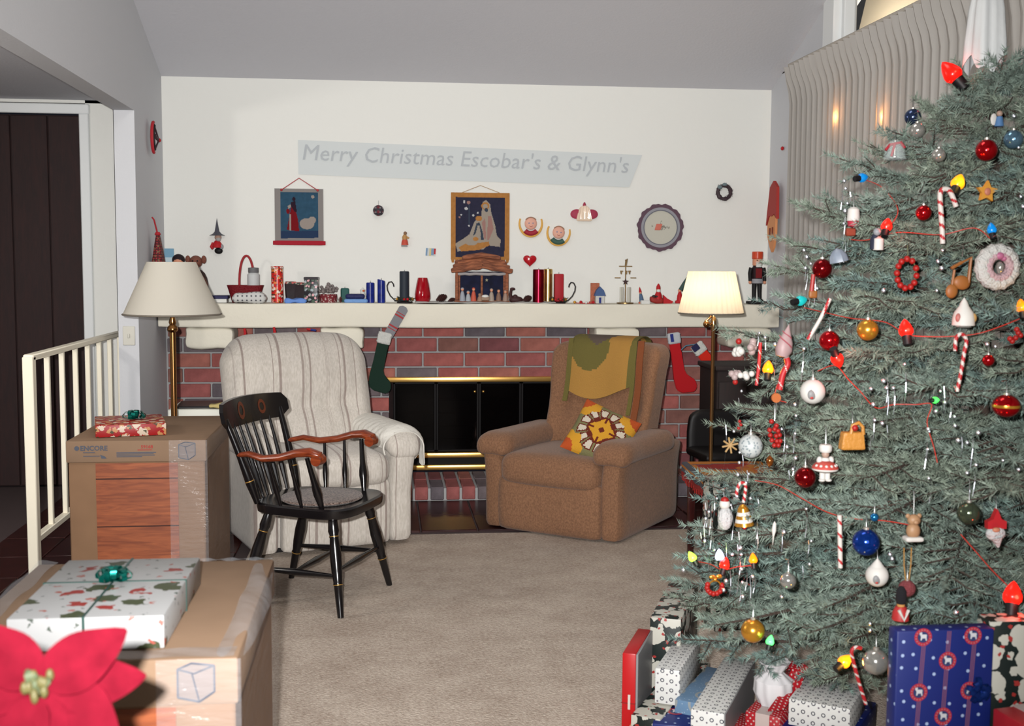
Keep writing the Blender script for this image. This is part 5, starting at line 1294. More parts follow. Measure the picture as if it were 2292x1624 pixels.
# nutcracker
t = thing('nutcracker', 'wooden nutcracker soldier with orange-red hat at the right end of the mantel', 'nutcracker', mz(1693, 7.90))
mb = MB(); mb.box((0, 0, U(3)), (U(42), U(26), U(6)), 0.003, 2); obj('stand', mb, blacky, t)
for sx in (-1, 1):
    mb = MB(); mb.tube([(sx*U(7), -U(2), U(5)), (sx*U(6.5), 0, U(26)), (sx*U(6), 0, U(50))], [U(4.5), U(5), U(6)], 10); mb.ball((sx*U(8), -U(5), U(8)), (U(6), U(8), U(4)), 9, 6); obj('leg', mb, blacky, t)
    mb = MB(); mb.tube([(sx*U(14), 0, U(82)), (sx*U(17), 0, U(70)), (sx*U(17), -U(3), U(52))], [U(5.5), U(4.6), U(4)], 10); ar = obj('arm', mb, blacky, t)
    mb = MB(); mb.ball((sx*U(17), -U(3), U(49)), U(4), 8, 6); obj('hand', mb, skin_, ar)
mb = MB(); mb.lathe([(0, U(46)), (U(13), U(46)), (U(12), U(58)), (U(13), U(80)), (U(9), U(87)), (0, U(88))], 18); obj('tunic', mb, cm('nutcracker_tunic', (0.14, 0.08, 0.10)), t)
mb = MB(); mb.lathe([(U(13.2), U(47)), (U(14), U(52)), (U(12.8), U(57))], 18); obj('silver_skirt', mb, cm('silver_grey', (0.60, 0.60, 0.62)), t)
mb = MB(); mb.box((0, -U(12), U(70)), (U(14), U(3), U(22)), 0.001); obj('red_front', mb, redd, t)
mb = MB(); cyl(mb, 0, 0, U(11), U(17), U(87)); obj('head', mb, skin_, t)
mb = MB(); mb.box((0, -U(10.5), U(88)), (U(12), U(5), U(9)), 0.002); obj('beard', mb, white_, t)
mb = MB(); mb.box((0, -U(11), U(95)), (U(14), U(2), U(2))); obj('moustache', mb, white_, t)
for sx in (-1, 1): mb = MB(); mb.ball((sx*U(4), -U(10.8), U(99)), U(1.3), 6, 5); obj('eye', mb, blacky, t)
mb = MB(); cyl(mb, 0, 0, U(12.5), U(17), U(102)); obj('hat', mb, cm('hat_orange', (0.80, 0.28, 0.16), rough=0.35), t)

# ------------------------------------------------------------------ stockings on the mantel front
def stocking(name, label, px, py, scale, m_leg, m_cuff, lean, flip=1, L=0.30, Yk=7.765, loopm=None):
    p = at(px, py, Yk); t = thing(name, label, 'stocking', p, rot=(0, lean, 0))
    out = [(-0.042, 0.0), (0.042, 0.0), (0.036, -L*0.62), (0.05, -L*0.70), (0.115, -L*0.80), (0.125, -L*0.92), (0.10, -L), (0.0, -L*0.985), (-0.035, -L*0.92), (-0.045, -L*0.75), (-0.040, -L*0.5)]
    out = [(flip*x*scale, z*scale) for x, z in out]
    mb = MB(); mb.prism(out, 0.022, 0.011)
    bmx = bmesh.new(); vs = [bmx.verts.new(v) for v in mb.v]; [bmx.faces.new([vs[i] for i in f]) for f in mb.f]
    bmesh.ops.bevel(bmx, geom=list(bmx.edges), offset=0.007, segments=2, affect='EDGES'); bmx.verts.index_update()
    m2 = MB(); m2.add([tuple(v.co) for v in bmx.verts], [tuple(v.index for v in f.verts) for f in bmx.faces]); bmx.free()
    obj('sock', m2, m_leg, t)
    mb = MB(); mb.soft((0, 0, -0.04*scale), (0.098*scale, 0.036, 0.085*scale), 0.014, 10, lambda q: V((q.x+0.002*math.sin(q.z*300), q.y, q.z))); obj('cuff', mb, m_cuff, t)
    return t
gfelt = cm('dark_green_felt', (0.10, 0.19, 0.15), rough=0.95); plushw = cm('white_plush', (0.82, 0.82, 0.80), rough=1.0, bump=0.8, bscale=90)
p0 = at(862, 752, 7.77)
t = stocking('stocking', 'dark green stocking with white plush cuff hanging left of the fireplace', 863, 744, 0.95, gfelt, plushw, R(13), 1, 0.42)
strap = thing('ribbon_strap', 'grey and red striped strap hanging askew from the mantel to the green stocking', 'strap', at(906, 686, 7.785))
q_ = at(868, 752, 7.772)-V(strap.location)
sm_ = [cm('strap_grey', (0.52, 0.52, 0.54), rough=0.9), cm('strap_red', (0.66, 0.24, 0.25), rough=0.9)]
mb = MB(); d_ = V((q_.x, 0, q_.z)); pr = V((-d_.z, 0, d_.x)).normalized()*0.045
mb.sheet(lambda u, v: d_*v+pr*(u-0.5)*2*(0.72 if v > 0.06 else 0.3+7*v)+V((0, -0.004, 0)), 4, 40, 0.004, lambda u, v: 1 if (0.22 < v < 0.26 or 0.30 < v < 0.34 or 0.66 < v < 0.70 or 0.74 < v < 0.78) else 0, tdir=(0, 1, 0)); obj('strap_cloth', mb, sm_, strap)
rfelt = cm('red_felt', (0.72, 0.10, 0.13), rough=0.95); greyc = cm('pale_cuff', (0.74, 0.75, 0.77), rough=0.95)
t = stocking('stocking', 'long red stocking with grey cuff hanging right of the brown recliner', 1507, 745, 0.92, rfelt, greyc, R(-9), 1, 0.46)
mb = MB(); mb.box((-0.018, -0.021, -0.03), (0.022, 0.004, 0.055), 0.001); obj('blue_patch', mb, blue_, t)
t2 = stocking('stocking', 'red stocking with wide white cuff hanging aslant behind the lit lamp pole', 1557, 770, 0.95, cm('bright_red_felt', (0.82, 0.16, 0.10), rough=0.95), plushw, R(-38), 1, 0.36, 7.76)
mb = MB(); mb.box((-0.018, -0.022, -0.015), (0.05, 0.006, 0.045), 0.002); obj('navy_patch', mb, cm('navy_felt', (0.10, 0.10, 0.28)), t2)
mb = MB(); mb.tube([(0, 0, 0), (-0.06, -0.002, 0.035), (-0.13, -0.002, 0.03), (-0.155, 0.002, -0.005)], 0.004, 6); obj('hanging_cord', mb, cm('blue_cord', (0.36, 0.50, 0.58)), t2)
for k, (px, py, lab) in enumerate(((547, 745, 'red hanging loop under the mantel, left of two above the white recliner'), (613, 742, 'red hanging loop under the mantel, right of two above the white recliner'))):
    t = thing('hanging_loop', lab, 'loop', at(px, py, 7.775)); mb = MB(); mb.tube([(0, 0, 0.03), (0.006, -0.003, 0.0), (-0.002, -0.002, -0.03)], [0.008, 0.010, 0.006], 8); obj('loop', mb, red_, t)
t = thing('hanging_loop', 'red and blue hanging cord under the mantel above the white recliner', 'loop', at(697, 738, 7.775)); mb = MB(); mb.tube([(-0.03, 0, 0.006), (-0.005, -0.003, 0.002)], 0.007, 7); obj('red_end', mb, red_, t); mb = MB(); mb.tube([(-0.005, -0.003, 0.002), (0.03, -0.002, -0.004)], 0.007, 7); obj('blue_end', mb, blue_, t)

# ------------------------------------------------------------------ on the wall
YWL = YW-0.003
def wl(px, py, d=0.0): return at(px, py, YWL-d)
def UW(p): return p*YW/2600.0
# banner
TL, TR, BL, BR_ = wl(667, 313), wl(1437, 347), wl(668, 390), wl(1408, 419)
bn = thing('banner', 'long pale blue paper banner with grey Christmas greeting above the mantel', 'banner', TL)
bmat = mat('banner_paper', (0.815, 0.835, 0.835), 0.9, k=0.99); blet = mat('banner_print', (0.70, 0.72, 0.735), 0.9)
mb = MB()
def fbn(u, v):
    a = TL.lerp(TR, u); b = BL.lerp(BR_, u); p = a.lerp(b, v); p = p-TL; p.y = -0.004+0.002*math.sin(9*u+2*v); return p
mb.sheet(lambda u, v: fbn(u, 1-v), 40, 4, 0.001, tdir=(0, 1, 0)); obj('paper_strip', mb, bmat, bn)
d_ = wl(1408, 392)-wl(676, 362); an = math.atan2(-d_.z, d_.x)
tx = text("Merry Christmas Escobar's & Glynn's", 0.145, blet, bn, V((0, 0, 0)), rot=(PI/2, an, 0), shear=0.15)
wtx = max(v.co.x for v in tx.data.vertices); s_ = d_.length/wtx
tx.scale = (s_, s_*1.0, 1); q_ = wl(674, 357)-TL; tx.location = (q_.x, -0.0085, q_.z)
# felt hanging with a robed figure
def Wt_(px, py, cx, cy): return (UW(px-cx), UW(cy-py))
felt_g = cm('felt_grey', (0.54, 0.52, 0.51), rough=0.95); felt_t = cm('felt_teal', (0.18, 0.31, 0.40), rough=0.95, var=0.15, vscale=30); felt_r = cm('felt_red', (0.46, 0.05, 0.09), rough=0.95); felt_p = cm('felt_plum', (0.16, 0.09, 0.15), rough=0.95); felt_b = cm('felt_beige', (0.60, 0.56, 0.53), rough=0.95); felt_n = cm('felt_navy', (0.15, 0.22, 0.34), rough=0.95)
cx, cy = 669.5, 482
h1 = thing('wall_hanging', 'teal felt wall hanging with a red-robed standing figure', 'wall hanging', wl(cx, cy, 0.006))
P1 = lambda *pts: inpoly([Wt_(600+a/5.73, 300+b/5.73, cx, cy) for a, b in pts])
w_, h_ = UW(105), UW(116)
shapes = [(1, P1((170, 755), (632, 755), (632, 1320), (172, 1330))), (5, P1((172, 1240), (632, 1230), (632, 1320), (172, 1330))),
          (2, P1((300, 940), (345, 930), (385, 1100), (398, 1240), (245, 1225), (270, 1090))), (3, P1((300, 880), (350, 860), (372, 1000), (345, 1000), (300, 930))), (3, inell(*Wt_(600+335/5.73, 300+840/5.73, cx, cy), UW(3.4), UW(4.5))),
          (2, inell(*Wt_(600+262/5.73, 300+990/5.73, cx, cy), UW(3.5), UW(6))), (4, P1((280, 1030), (300, 1030), (300, 1230), (278, 1230))), (4, inell(*Wt_(600+495/5.73, 300+1145/5.73, cx, cy), UW(16), UW(12))), (4, inell(*Wt_(600+560/5.73, 300+1100/5.73, cx, cy), UW(8), UW(8))), (4, inell(*Wt_(600+570/5.73, 300+810/5.73, cx, cy), UW(3.5))), (4, P1((258, 930), (292, 900), (300, 940), (262, 965)))]
mb = MB(); mb.raster(w_, h_, 84, 92, shapes, 0.004); obj('felt_panel', mb, [felt_g, felt_t, felt_r, felt_p, felt_b, felt_n], h1)
mb = MB(); mb.soft((0, -0.003, -h_/2-0.006), (UW(114), 0.012, UW(10)), 0.006, 10); plabel(obj('bottom_fringe', mb, cm('felt_bright_red', (0.66, 0.14, 0.20), rough=0.95), h1), 'red bottom roll')
a, b, c_ = Wt_(632, 427, cx, cy), Wt_(670, 401, cx, cy), Wt_(710, 427, cx, cy)
mb = MB(); mb.tube([(a[0], -0.003, a[1]), (b[0], 0.002, b[1]), (c_[0], -0.003, c_[1])], 0.0032, 6); mb.ball((a[0], -0.004, a[1]), 0.009, 8, 6); mb.ball((c_[0], -0.004, c_[1]), 0.009, 8, 6); obj('cord', mb, cm('red_cord', (0.70, 0.22, 0.24)), h1)
# gold-framed nativity hanging
cx, cy = 1075, 506
felt_o = cm('felt_ochre', (0.68, 0.47, 0.25), rough=0.95, var=0.12, vscale=40); felt_k = cm('felt_night', (0.17, 0.17, 0.25), rough=0.95, var=0.12, vscale=40); felt_l = cm('felt_pale', (0.62, 0.58, 0.53), rough=0.95); felt_pk = cm('felt_rose', (0.62, 0.47, 0.44), rough=0.95); felt_sk = cm('felt_slate', (0.22, 0.26, 0.32), rough=0.95); felt_w = cm('felt_white', (0.74, 0.74, 0.74), rough=0.95)
h2 = thing('wall_hanging', 'ochre-bordered felt wall hanging of two haloed figures over a crib', 'wall hanging', wl(cx, cy, 0.006))
P2 = lambda *pts: inpoly([Wt_(960+a/5.73, 400+b/5.73, cx, cy) for a, b in pts])
E2 = lambda x, y, a, b: inell(*Wt_(960+x/5.73, 400+y/5.73, cx, cy), UW(a/5.73), UW(b/5.73))
shapes = [(1, P2((345, 240), (975, 245), (970, 990), (345, 1000))), (2, P2((670, 480), (690, 300), (730, 275), (785, 330), (800, 440), (850, 600), (870, 720), (920, 780), (915, 870), (760, 850), (700, 900), (370, 930), (340, 830), (440, 770), (520, 710), (580, 560), (640, 480))),
          (0, E2(722, 350, 52, 48)), (2, E2(722, 355, 32, 30)), (3, P2((755, 480), (800, 480), (830, 640), (770, 780), (750, 780))), (3, P2((680, 560), (720, 500), (735, 760), (710, 780))), (4, P2((610, 570), (650, 560), (690, 680), (705, 780), (670, 780), (650, 680), (600, 700), (565, 735))), (2, P2((625, 600), (650, 600), (665, 700), (660, 780), (590, 780), (600, 700))), (0, E2(640, 510, 45, 32)),
          (0, P2((380, 880), (470, 830), (650, 820), (770, 800), (780, 850), (640, 910), (420, 930))), (2, E2(545, 815, 75, 38)), (0, E2(600, 770, 35, 25)), (4, E2(735, 400, 22, 26)), (5, E2(453, 300, 14, 20)), (5, E2(478, 385, 22, 18)), (5, E2(570, 470, 14, 14)), (5, E2(627, 438, 13, 11)), (5, E2(515, 600, 13, 14)), (5, E2(415, 465, 12, 10)), (3, E2(395, 495, 12, 12)), (3, E2(510, 310, 22, 22)), (4, P2((507, 330), (522, 330), (522, 590), (510, 590)))]
w_, h_ = UW(131), UW(148)
mb = MB(); mb.raster(w_, h_, 100, 112, shapes, 0.004); obj('felt_panel', mb, [felt_o, felt_k, felt_l, felt_pk, felt_sk, felt_w], h2)
mb = MB()
for i in range(15):
    x = -w_/2+w_*(i+0.5)/15; mb.prism([(x-w_/34, -h_/2), (x+w_/34, -h_/2), (x+w_/60, -h_/2-UW(7)-UW(3)*(i % 2)), (x-w_/60, -h_/2-UW(7))], 0.003, 0.002)
o_ = obj('fringe', mb, felt_o, h2); o_['kind'] = 'stuff'
mb = MB(); a, b, c_ = Wt_(1035, 432, cx, cy), Wt_(1075, 416, cx, cy), Wt_(1118, 432, cx, cy); mb.tube([(a[0], -0.003, a[1]), (b[0], 0.002, b[1]), (c_[0], -0.003, c_[1])], 0.0022, 6); obj('cord', mb, cm('tan_cord', (0.72, 0.58, 0.42)), h2)
# round doily frame
t = thing('embroidered_hoop', 'round cream embroidery with a dark plum lace rim', 'wall decoration', wl(1478, 509, 0.008))
plum = cm('plum_lace', (0.40, 0.31, 0.36), rough=0.95, bump=0.6, bscale=120); creamc = cm('cream_cloth', (0.78, 0.77, 0.72), rough=0.95); greyb = cm('hoop_grey', (0.58, 0.58, 0.61))
mb = MB(); n_ = 120
def ringy(mb, r0, r1, y, t_, lob=0.0, n=120):
    vs = []; fs = []
    for i in range(n):
        a = 2*PI*i/n; k = 1+lob*math.sin(11*a)+lob*0.7*math.sin(23*a+1)
        for r_, yy in ((r0, y), (r1*k, y), (r1*k, y+t_), (r0, y+t_)): vs.append((r_*math.cos(a), yy, r_*math.sin(a)))
    for i in range(n):
        j = (i+1) % n
        for q in range(4): fs.append((i*4+q, i*4+(q+1) % 4, j*4+(q+1) % 4, j*4+q))
    mb.add(vs, fs)
ringy(mb, UW(44), UW(53), -0.008, 0.010, 0.025); obj('lace_rim', mb, plum, t)
mb = MB(); ringy(mb, UW(38), UW(45), -0.010, 0.014); obj('hoop', mb, greyb, t)
mb = MB(); ringy(mb, UW(37.5), UW(39.5), -0.0115, 0.004); obj('inner_hoop', mb, cm('hoop_dark', (0.40, 0.40, 0.45)), t)
mb = MB(); mb.X = Matrix.Rotation(PI/2, 4, 'X'); mb.lathe([(0, -0.004), (UW(38.5), -0.004), (UW(38.5), 0.006), (0, 0.006)], 60); obj('cloth', mb, creamc, t)
mb = MB(); rg = random.Random(4)
for i in range(46): 
    x = rg.gauss(0, UW(10)); z = rg.gauss(-UW(1), UW(4))*(1-min(0.8, abs(x)/UW(28))); a = rg.uniform(0.6, 2.0); l_ = UW(rg.uniform(2, 5)); mb.tube([(x, -0.008, z), (x+l_*math.cos(a), -0.009, z+l_*math.sin(a))], 0.0016, 4)
o_ = obj('embroidery', mb, cm('stitch_grey', (0.52, 0.50, 0.46)), t); o_['kind'] = 'stuff'
mb = MB(); mb.soft((-UW(5), -0.008, UW(1)), (UW(14), 0.006, UW(14)), 0.003, 6, lambda q: V((q.x+q.z*0.3, q.y, q.z))); obj('red_motif', mb, cm('stitch_red', (0.82, 0.45, 0.38)), t)
# little wreaths
def wreath(lab, p, R_, r_, m_, seed, extra=None):
    t = thing('small_wreath', lab, 'wreath', p); rg = random.Random(seed); mb = MB()
    mb.tube([(R_*math.cos(2*PI*i/28), 0, R_*math.sin(2*PI*i/28)) for i in range(29)], [r_*(0.75+0.35*rg.random()) for i in range(29)], 7, cap=False)
    for i in range(70):
        a = rg.random()*2*PI; c = V((R_*math.cos(a), 0, R_*math.sin(a))); d = V((rg.gauss(0, 1), -abs(rg.gauss(0, 0.7)), rg.gauss(0, 1))).normalized(); mb.tube([c, c+d*r_*1.6], [0.0025, 0.0008], 4)
    obj('twig_ring', mb, m_, t); return t
t = wreath('small dark twig wreath high on the right of the wall', wl(1621, 430, 0.02), UW(15), UW(5), cm('twig_dark', (0.26, 0.20, 0.22), var=0.3, vscale=60), 1)
mb = MB(); mb.ball((0, -0.008, UW(17)), (UW(6), 0.012, UW(4))); mb.ball((-UW(11), -0.008, UW(11)), (UW(6), 0.012, UW(5))); obj('grey_bow', mb, cm('grey_bow', (0.44, 0.50, 0.52)), t)
t = thing('round_ornament', 'small dark plaid ball ornament hanging on the wall', 'ornament', wl(847, 471, 0.034))
mb = MB(); mb.ball((0, 0, 0), UW(12), 18, 12); obj('ball', mb, paper('plaid_dark', (0.22, 0.20, 0.23), [((0.45, 0.16, 0.20), 30, 0.3, 0.0, 0.3), ((0.60, 0.58, 0.58), 34, 0.16, 0.0, 0.9)], 0.7, k=0.95), t)
mb = MB(); mb.tube([(0, 0, UW(11)), (0.001, 0.02, UW(22))], 0.0014, 5); obj('hanging_thread', mb, greyk, t)
t = thing('angel_figure', 'little wall figure in orange-red skirt with gold top', 'figurine', wl(906, 536, 0.014))
mb = MB(); mb.lathe([(0, -UW(12)), (UW(8), -UW(12)), (UW(7), -UW(4)), (UW(5), UW(1)), (0, UW(1))], 14); obj('skirt', mb, cm('skirt_red', (0.78, 0.32, 0.25)), t)
mb = MB(); mb.lathe([(0, UW(0)), (UW(5.5), UW(0)), (UW(6), UW(6)), (UW(3), UW(11)), (0, UW(12))], 14); mb.tube([(UW(4), -0.006, UW(6)), (UW(9), -0.012, UW(3))], UW(2), 7); obj('bodice', mb, cm('bodice_gold', (0.74, 0.56, 0.34)), t)
mb = MB(); mb.ball((UW(1), -0.003, UW(14)), UW(4), 10, 8); obj('head', mb, cm('brown_hair', (0.55, 0.42, 0.32)), t); mb = MB(); mb.box((-UW(1), 0, -UW(14)), (UW(14), 0.012, UW(3)), 0.002); obj('feet', mb, greyk, t)
t = thing('sticker', 'small square coloured sticker on the wall left of the ochre hanging', 'sticker', wl(964, 564, 0.002), rot=(0, R(4), 0))
mb = MB(); mb.raster(UW(22), UW(17), 11, 8, [(1, inrect(-UW(11), -UW(8), -UW(6), UW(8))), (2, inrect(-UW(3), -UW(8), UW(1), UW(8))), (1, inrect(UW(2), -UW(6), UW(7), UW(8))), (3, inrect(UW(8), -UW(5), UW(11), UW(9)))], 0.001); obj('print', mb, [cm('sticker_white', (0.80, 0.81, 0.80)), cm('sticker_blue', (0.48, 0.60, 0.72)), cm('sticker_yellow', (0.82, 0.76, 0.52)), red_], t)
# two angel heads with bent gold arms
for k, (px, py, colc, lean, lab) in enumerate(((1188, 503, cm('collar_red', (0.64, 0.14, 0.22)), 0, 'round angel face with red collar and raised gold arms'), (1250, 523, cm('collar_green', (0.24, 0.37, 0.33)), R(8), 'round angel face with green collar and raised gold arms'))):
    t = thing('angel_plaque', lab, 'wall decoration', wl(px, py, 0.018), rot=(0, lean, 0))
    mb = MB(); mb.ball((0, 0, UW(3)), (UW(14), 0.016, UW(14)), 22, 14); obj('face', mb, cm('angel_skin', (0.90, 0.68, 0.60)), t)
    mb = MB(); mb.tube([(UW(14)*math.cos(a), -0.006, UW(3)+UW(13.5)*math.sin(a)) for a in [R(35+110*i/12) for i in range(13)]], UW(1.4), 6); obj('hair', mb, cm('angel_hair', (0.62, 0.46, 0.36)), t)
    mb = MB(); mb.tube([(UW(25.5)*math.cos(a), 0, UW(3)+UW(28)*math.sin(a)) for a in [R(158+224*i/20) for i in range(21)]], [UW(3.2)*(0.6+0.4*math.sin(PI*i/20)) for i in range(21)], 8); obj('arms', mb, mat('arm_gold', (0.86, 0.66, 0.32), 0.5), t)
    mb = MB(); mb.tube([(UW(19)*math.cos(a), -0.008, UW(2)+UW(21)*math.sin(a)) for a in [R(226+88*i/12) for i in range(13)]], UW(5.6), 10); obj('collar', mb, colc, t)
    for sx in (-1, 1):
        mb = MB(); mb.ball((sx*UW(4.5), -0.0155, UW(3.5)), (UW(1.6), 0.003, UW(1.6)), 8, 6); obj('eye', mb, cm('angel_eye', (0.55, 0.55, 0.66)), t)
    mb = MB(); mb.tube([(UW(4)*math.cos(a), -0.0155, UW(0)+UW(4)*math.sin(a)) for a in [R(215+110*i/6) for i in range(7)]], 0.0016, 5); obj('mouth', mb, cm('mouth_red', (0.66, 0.28, 0.25)), t)
t = thing('bearded_ornament', 'glossy cream bearded face with deep-pink wings at the upper right', 'wall decoration', wl(1308, 476, 0.02))
mb = MB(); mb.soft((0, 0, -UW(1)), (UW(30), 0.036, UW(36)), 0.016, 14, lambda q: V((q.x*(1.0-0.25*q.z/UW(18)), q.y+0.003*math.sin(q.x*400), q.z-0.3*abs(q.x)*(q.z > 0)))); obj('bearded_ornament', mb, mat('glazed_cream', (0.92, 0.83, 0.74), 0.15, spec=0.6), t)
for sx in (-1, 1):
    mb = MB(); mb.ball((sx*UW(17), 0.006, -UW(3)), (UW(14.5), 0.010, UW(11)), 14, 9); obj('wing', mb, cm('wing_pink', (0.66, 0.22, 0.32)), t)
mb = MB(); mb.lathe([(UW(4), UW(15)), (UW(3.6), UW(19)), (UW(1.6), UW(23)), (0, UW(24))], 10); obj('cap_tip', mb, cm('wing_pink', (0.66, 0.22, 0.32)), t)
t = thing('heart_ornament', 'glossy red heart on the wall above the foil candles', 'wall decoration', wl(1186, 582, 0.014))
hp = []
for i in range(40):
    a = 2*PI*i/40; hp.append((UW(15)*(math.sin(a)**3), UW(0.98)*(13*math.cos(a)-4.0*math.cos(2*a)-1.6*math.cos(3*a)-0.6*math.cos(4*a))))
mb = MB()
for k, (s_, y) in enumerate(((0.8, -0.012), (1.0, -0.004), (1.0, 0.004), (0.8, 0.012))): 
    for x, z in hp: mb.v.append(V((x*s_, y, z*s_)))
for k in range(3):
    for i in range(40): j = (i+1) % 40; mb.f.append((k*40+i, k*40+j, (k+1)*40+j, (k+1)*40+i)); mb.mi.append(0)
mb.f += [tuple(range(39, -1, -1)), tuple(range(120, 160))]; mb.mi += [0, 0]
obj('heart', mb, mat('glossy_red', (0.70, 0.08, 0.13), 0.2, spec=0.5), t, angle=60)
# witch doll
t = thing('witch_doll', 'small hanging witch doll in grey pointed hat and red coat', 'doll', wl(486, 530, 0.022))
mb = MB(); mb.lathe([(UW(17), UW(3)), (UW(9), UW(7)), (UW(5), UW(12)), (UW(2.5), UW(26)), (0, UW(41))], 18, flute=lambda a, i: 1+0.06*math.sin(3*a)); obj('hat', mb, cm('witch_hat', (0.30, 0.30, 0.34)), t)
mb = MB(); mb.ball((UW(2), -0.002, -UW(1)), (UW(7.5), UW(7), UW(7.5)), 12, 9); obj('head', mb, cm('witch_face', (0.72, 0.58, 0.52)), t)
mb = MB(); mb.ball((UW(3), -0.012, -UW(5)), (UW(6), UW(5), UW(5)), 10, 8); obj('hair', mb, cm('witch_hair', (0.66, 0.65, 0.64)), t)
mb = MB(); mb.lathe([(0, -UW(24)), (UW(11), -UW(23)), (UW(10), -UW(15)), (UW(5), -UW(8)), (0, -UW(7))], 14); obj('coat', mb, red_, t)
mb = MB(); mb.tube([(-UW(8), 0, -UW(13)), (-UW(12), -0.006, -UW(22)), (-UW(9), -0.01, -UW(26))], [UW(4), UW(4), UW(3)], 8); obj('sleeve', mb, red_, t)
mb = MB(); mb.ball((UW(3), -0.004, -UW(30)), (UW(9), UW(6), UW(7)), 12, 9); obj('boots', mb, blacky, t); mb = MB(); mb.ball((UW(9), -0.006, -UW(21)), (UW(5), UW(4), UW(6)), 10, 8); obj('apron', mb, cm('apron_grey', (0.6, 0.6, 0.62)), t)
# on the left wall: red bow-shaped ornament, red mesh bag
p = onx(341, 308, XL+0.02)
t = thing('bow_ornament', 'red crossbow-shaped ornament on the grey left wall', 'wall decoration', p, R(90))
mb = MB(); k_ = 7.6/2600*1.0
mb.tube([(0.16*math.sin(a)*0.9-0.02, -0.01, 0.105*math.cos(a)) for a in [0]] if False else [(-0.06*math.cos(R(a))-0.02, -0.012, 0.095*math.sin(R(a))) for a in range(-90, 91, 12)], 0.010, 8); obj('bow_limb', mb, cm('bow_red', (0.72, 0.16, 0.20)), t)
mb = MB(); mb.tube([(-0.045*math.cos(R(a))-0.005, -0.014, 0.075*math.sin(R(a))) for a in range(-80, 81, 16)], 0.012, 8); obj('inner_band', mb, blacky, t)
mb = MB(); mb.tube([(-0.02, -0.012, 0.09), (0.15, -0.012, 0.0), (-0.02, -0.012, -0.09)], 0.006, 6); mb.tube([(0.02, -0.012, 0.02), (0.09, -0.014, 0.0)], 0.010, 6); obj('bow_string', mb, cm('string_dark', (0.25, 0.14, 0.18)), t)
mb = MB(); mb.ball((0.155, -0.012, 0.0), 0.014, 8, 6); obj('bead', mb, red_, t)
p = onx(350, 545, XL+0.05)
t = thing('mesh_bag', 'red mesh bag of nuts hanging on the left wall by the lamp', 'bag', p, R(90))
mb = MB(); mb.soft((0.06, 0, -0.10), (0.22, 0.09, 0.34), 0.04, 14, lambda q: V((q.x*(0.62-0.42*q.z/0.17), q.y*(0.7-0.5*q.z/0.17), q.z))); obj('mesh', mb, paper('mesh_red', (0.30, 0.10, 0.11), [((0.62, 0.18, 0.20), 60, 0.30, 0.0, 0.3), ((0.48, 0.36, 0.26), 34, 0.22, 1.0, 0.9)], 0.7, k=0.95), t)
mb = MB(); mb.tube([(0.05, 0, 0.06), (-0.01, 0.01, 0.15), (-0.02, 0.02, 0.165)], 0.005, 6); mb.lathe([(0.012, 0.05), (0.02, 0.06), (0.012, 0.075)], 8, (0.05, 0, 0)); obj('drawstring', mb, cm('bow_red', (0.72, 0.16, 0.20)), t)
# on the right wall: santa mask and a red pin
p = onx(1733, 489, XR-0.03)
t = thing('bearded_mask', 'flat bearded face with tall red cap on the right wall corner', 'wall decoration', p, R(-90))
# local x runs along the wall away from the photographer's right (towards the back wall), -y into the room
cap = [(-0.10, -0.005), (-0.05, 0.03), (0.0, 0.015), (0.06, 0.02), (0.12, -0.045), (0.10, 0.05), (0.05, 0.22), (-0.02, 0.26), (-0.09, 0.215)]
mb = MB(); mb.prism([(-x, z) for x, z in cap], 0.02, 0.0); obj('cap', mb, cm('cap_red', (0.66, 0.20, 0.18)), t)
fc = [(-0.07, 0.0), (-0.03, 0.025), (0.05, 0.015), (0.10, -0.05), (0.09, -0.13), (0.04, -0.20), (0.0, -0.235), (-0.04, -0.20), (-0.07, -0.10)]
mb = MB(); mb.prism([(-x, z) for x, z in fc], 0.016, 0.0); obj('face', mb, cm('mask_face', (0.86, 0.58, 0.38)), t)
for x, z, w in ((0.035, -0.09, 0.02), (-0.02, -0.085, 0.02)):
    mb = MB(); mb.box((-x, -0.018, z), (w, 0.006, 0.05), 0.002); obj('eye', mb, cm('mask_brown', (0.45, 0.16, 0.10)), t)
mb = MB(); mb.ball((-0.01, -0.02, -0.14), (0.03, 0.008, 0.02)); obj('beard', mb, cm('mask_beard', (0.80, 0.72, 0.60)), t)
p = onx(1751, 332, XR-0.012); t = thing('push_pin', 'tiny red pin on the right wall above the bearded mask', 'pin', p); mb = MB(); mb.ball((0, 0, 0), (0.010, 0.02, 0.014), 8, 6); obj('head', mb, red_, t)
# ------------------------------------------------------------------ the Christmas tree
TX, TY = 1.95, 3.60
PROF = [(0.0, 0.80), (0.33, 0.97), (0.60, 1.04), (0.85, 0.93), (1.13, 0.83), (1.33, 0.79), (1.45, 0.68), (1.62, 0.60), (1.84, 0.47), (2.0, 0.28), (2.12, 0.13), (2.26, 0.02), (3.0, 0.0)]
def trad(z):
    for (a, ra), (b, rb) in zip(PROF, PROF[1:]):
        if a <= z <= b: return ra+(rb-ra)*(z-a)/(b-a)
    return 0.0
tree = thing('christmas_tree', 'large blue-green fir Christmas tree decorated in front of the curtains', 'tree', (TX, TY, 0))
barkm = mat('fir_bark', (0.33, 0.27, 0.24), 0.9, bump=0.6, bscale=60, k=0.5)
mb = MB(); mb.tube([(0, 0, 0.0), (0.006, 0, 0.6), (-0.004, 0.005, 1.2), (0.004, 0, 1.8), (0, 0, 2.24)], [0.050, 0.042, 0.031, 0.018, 0.005], 12); obj('trunk', mb, barkm, tree)
mb = MB(); mb.lathe([(0, 0), (0.17, 0), (0.17, 0.02), (0.07, 0.06), (0.06, 0.16), (0.052, 0.16), (0.052, 0.03), (0, 0.03)], 24); plabel(obj('tree_stand', mb, mat('stand_green', (0.16, 0.30, 0.22), 0.5), tree), 'metal tree stand')
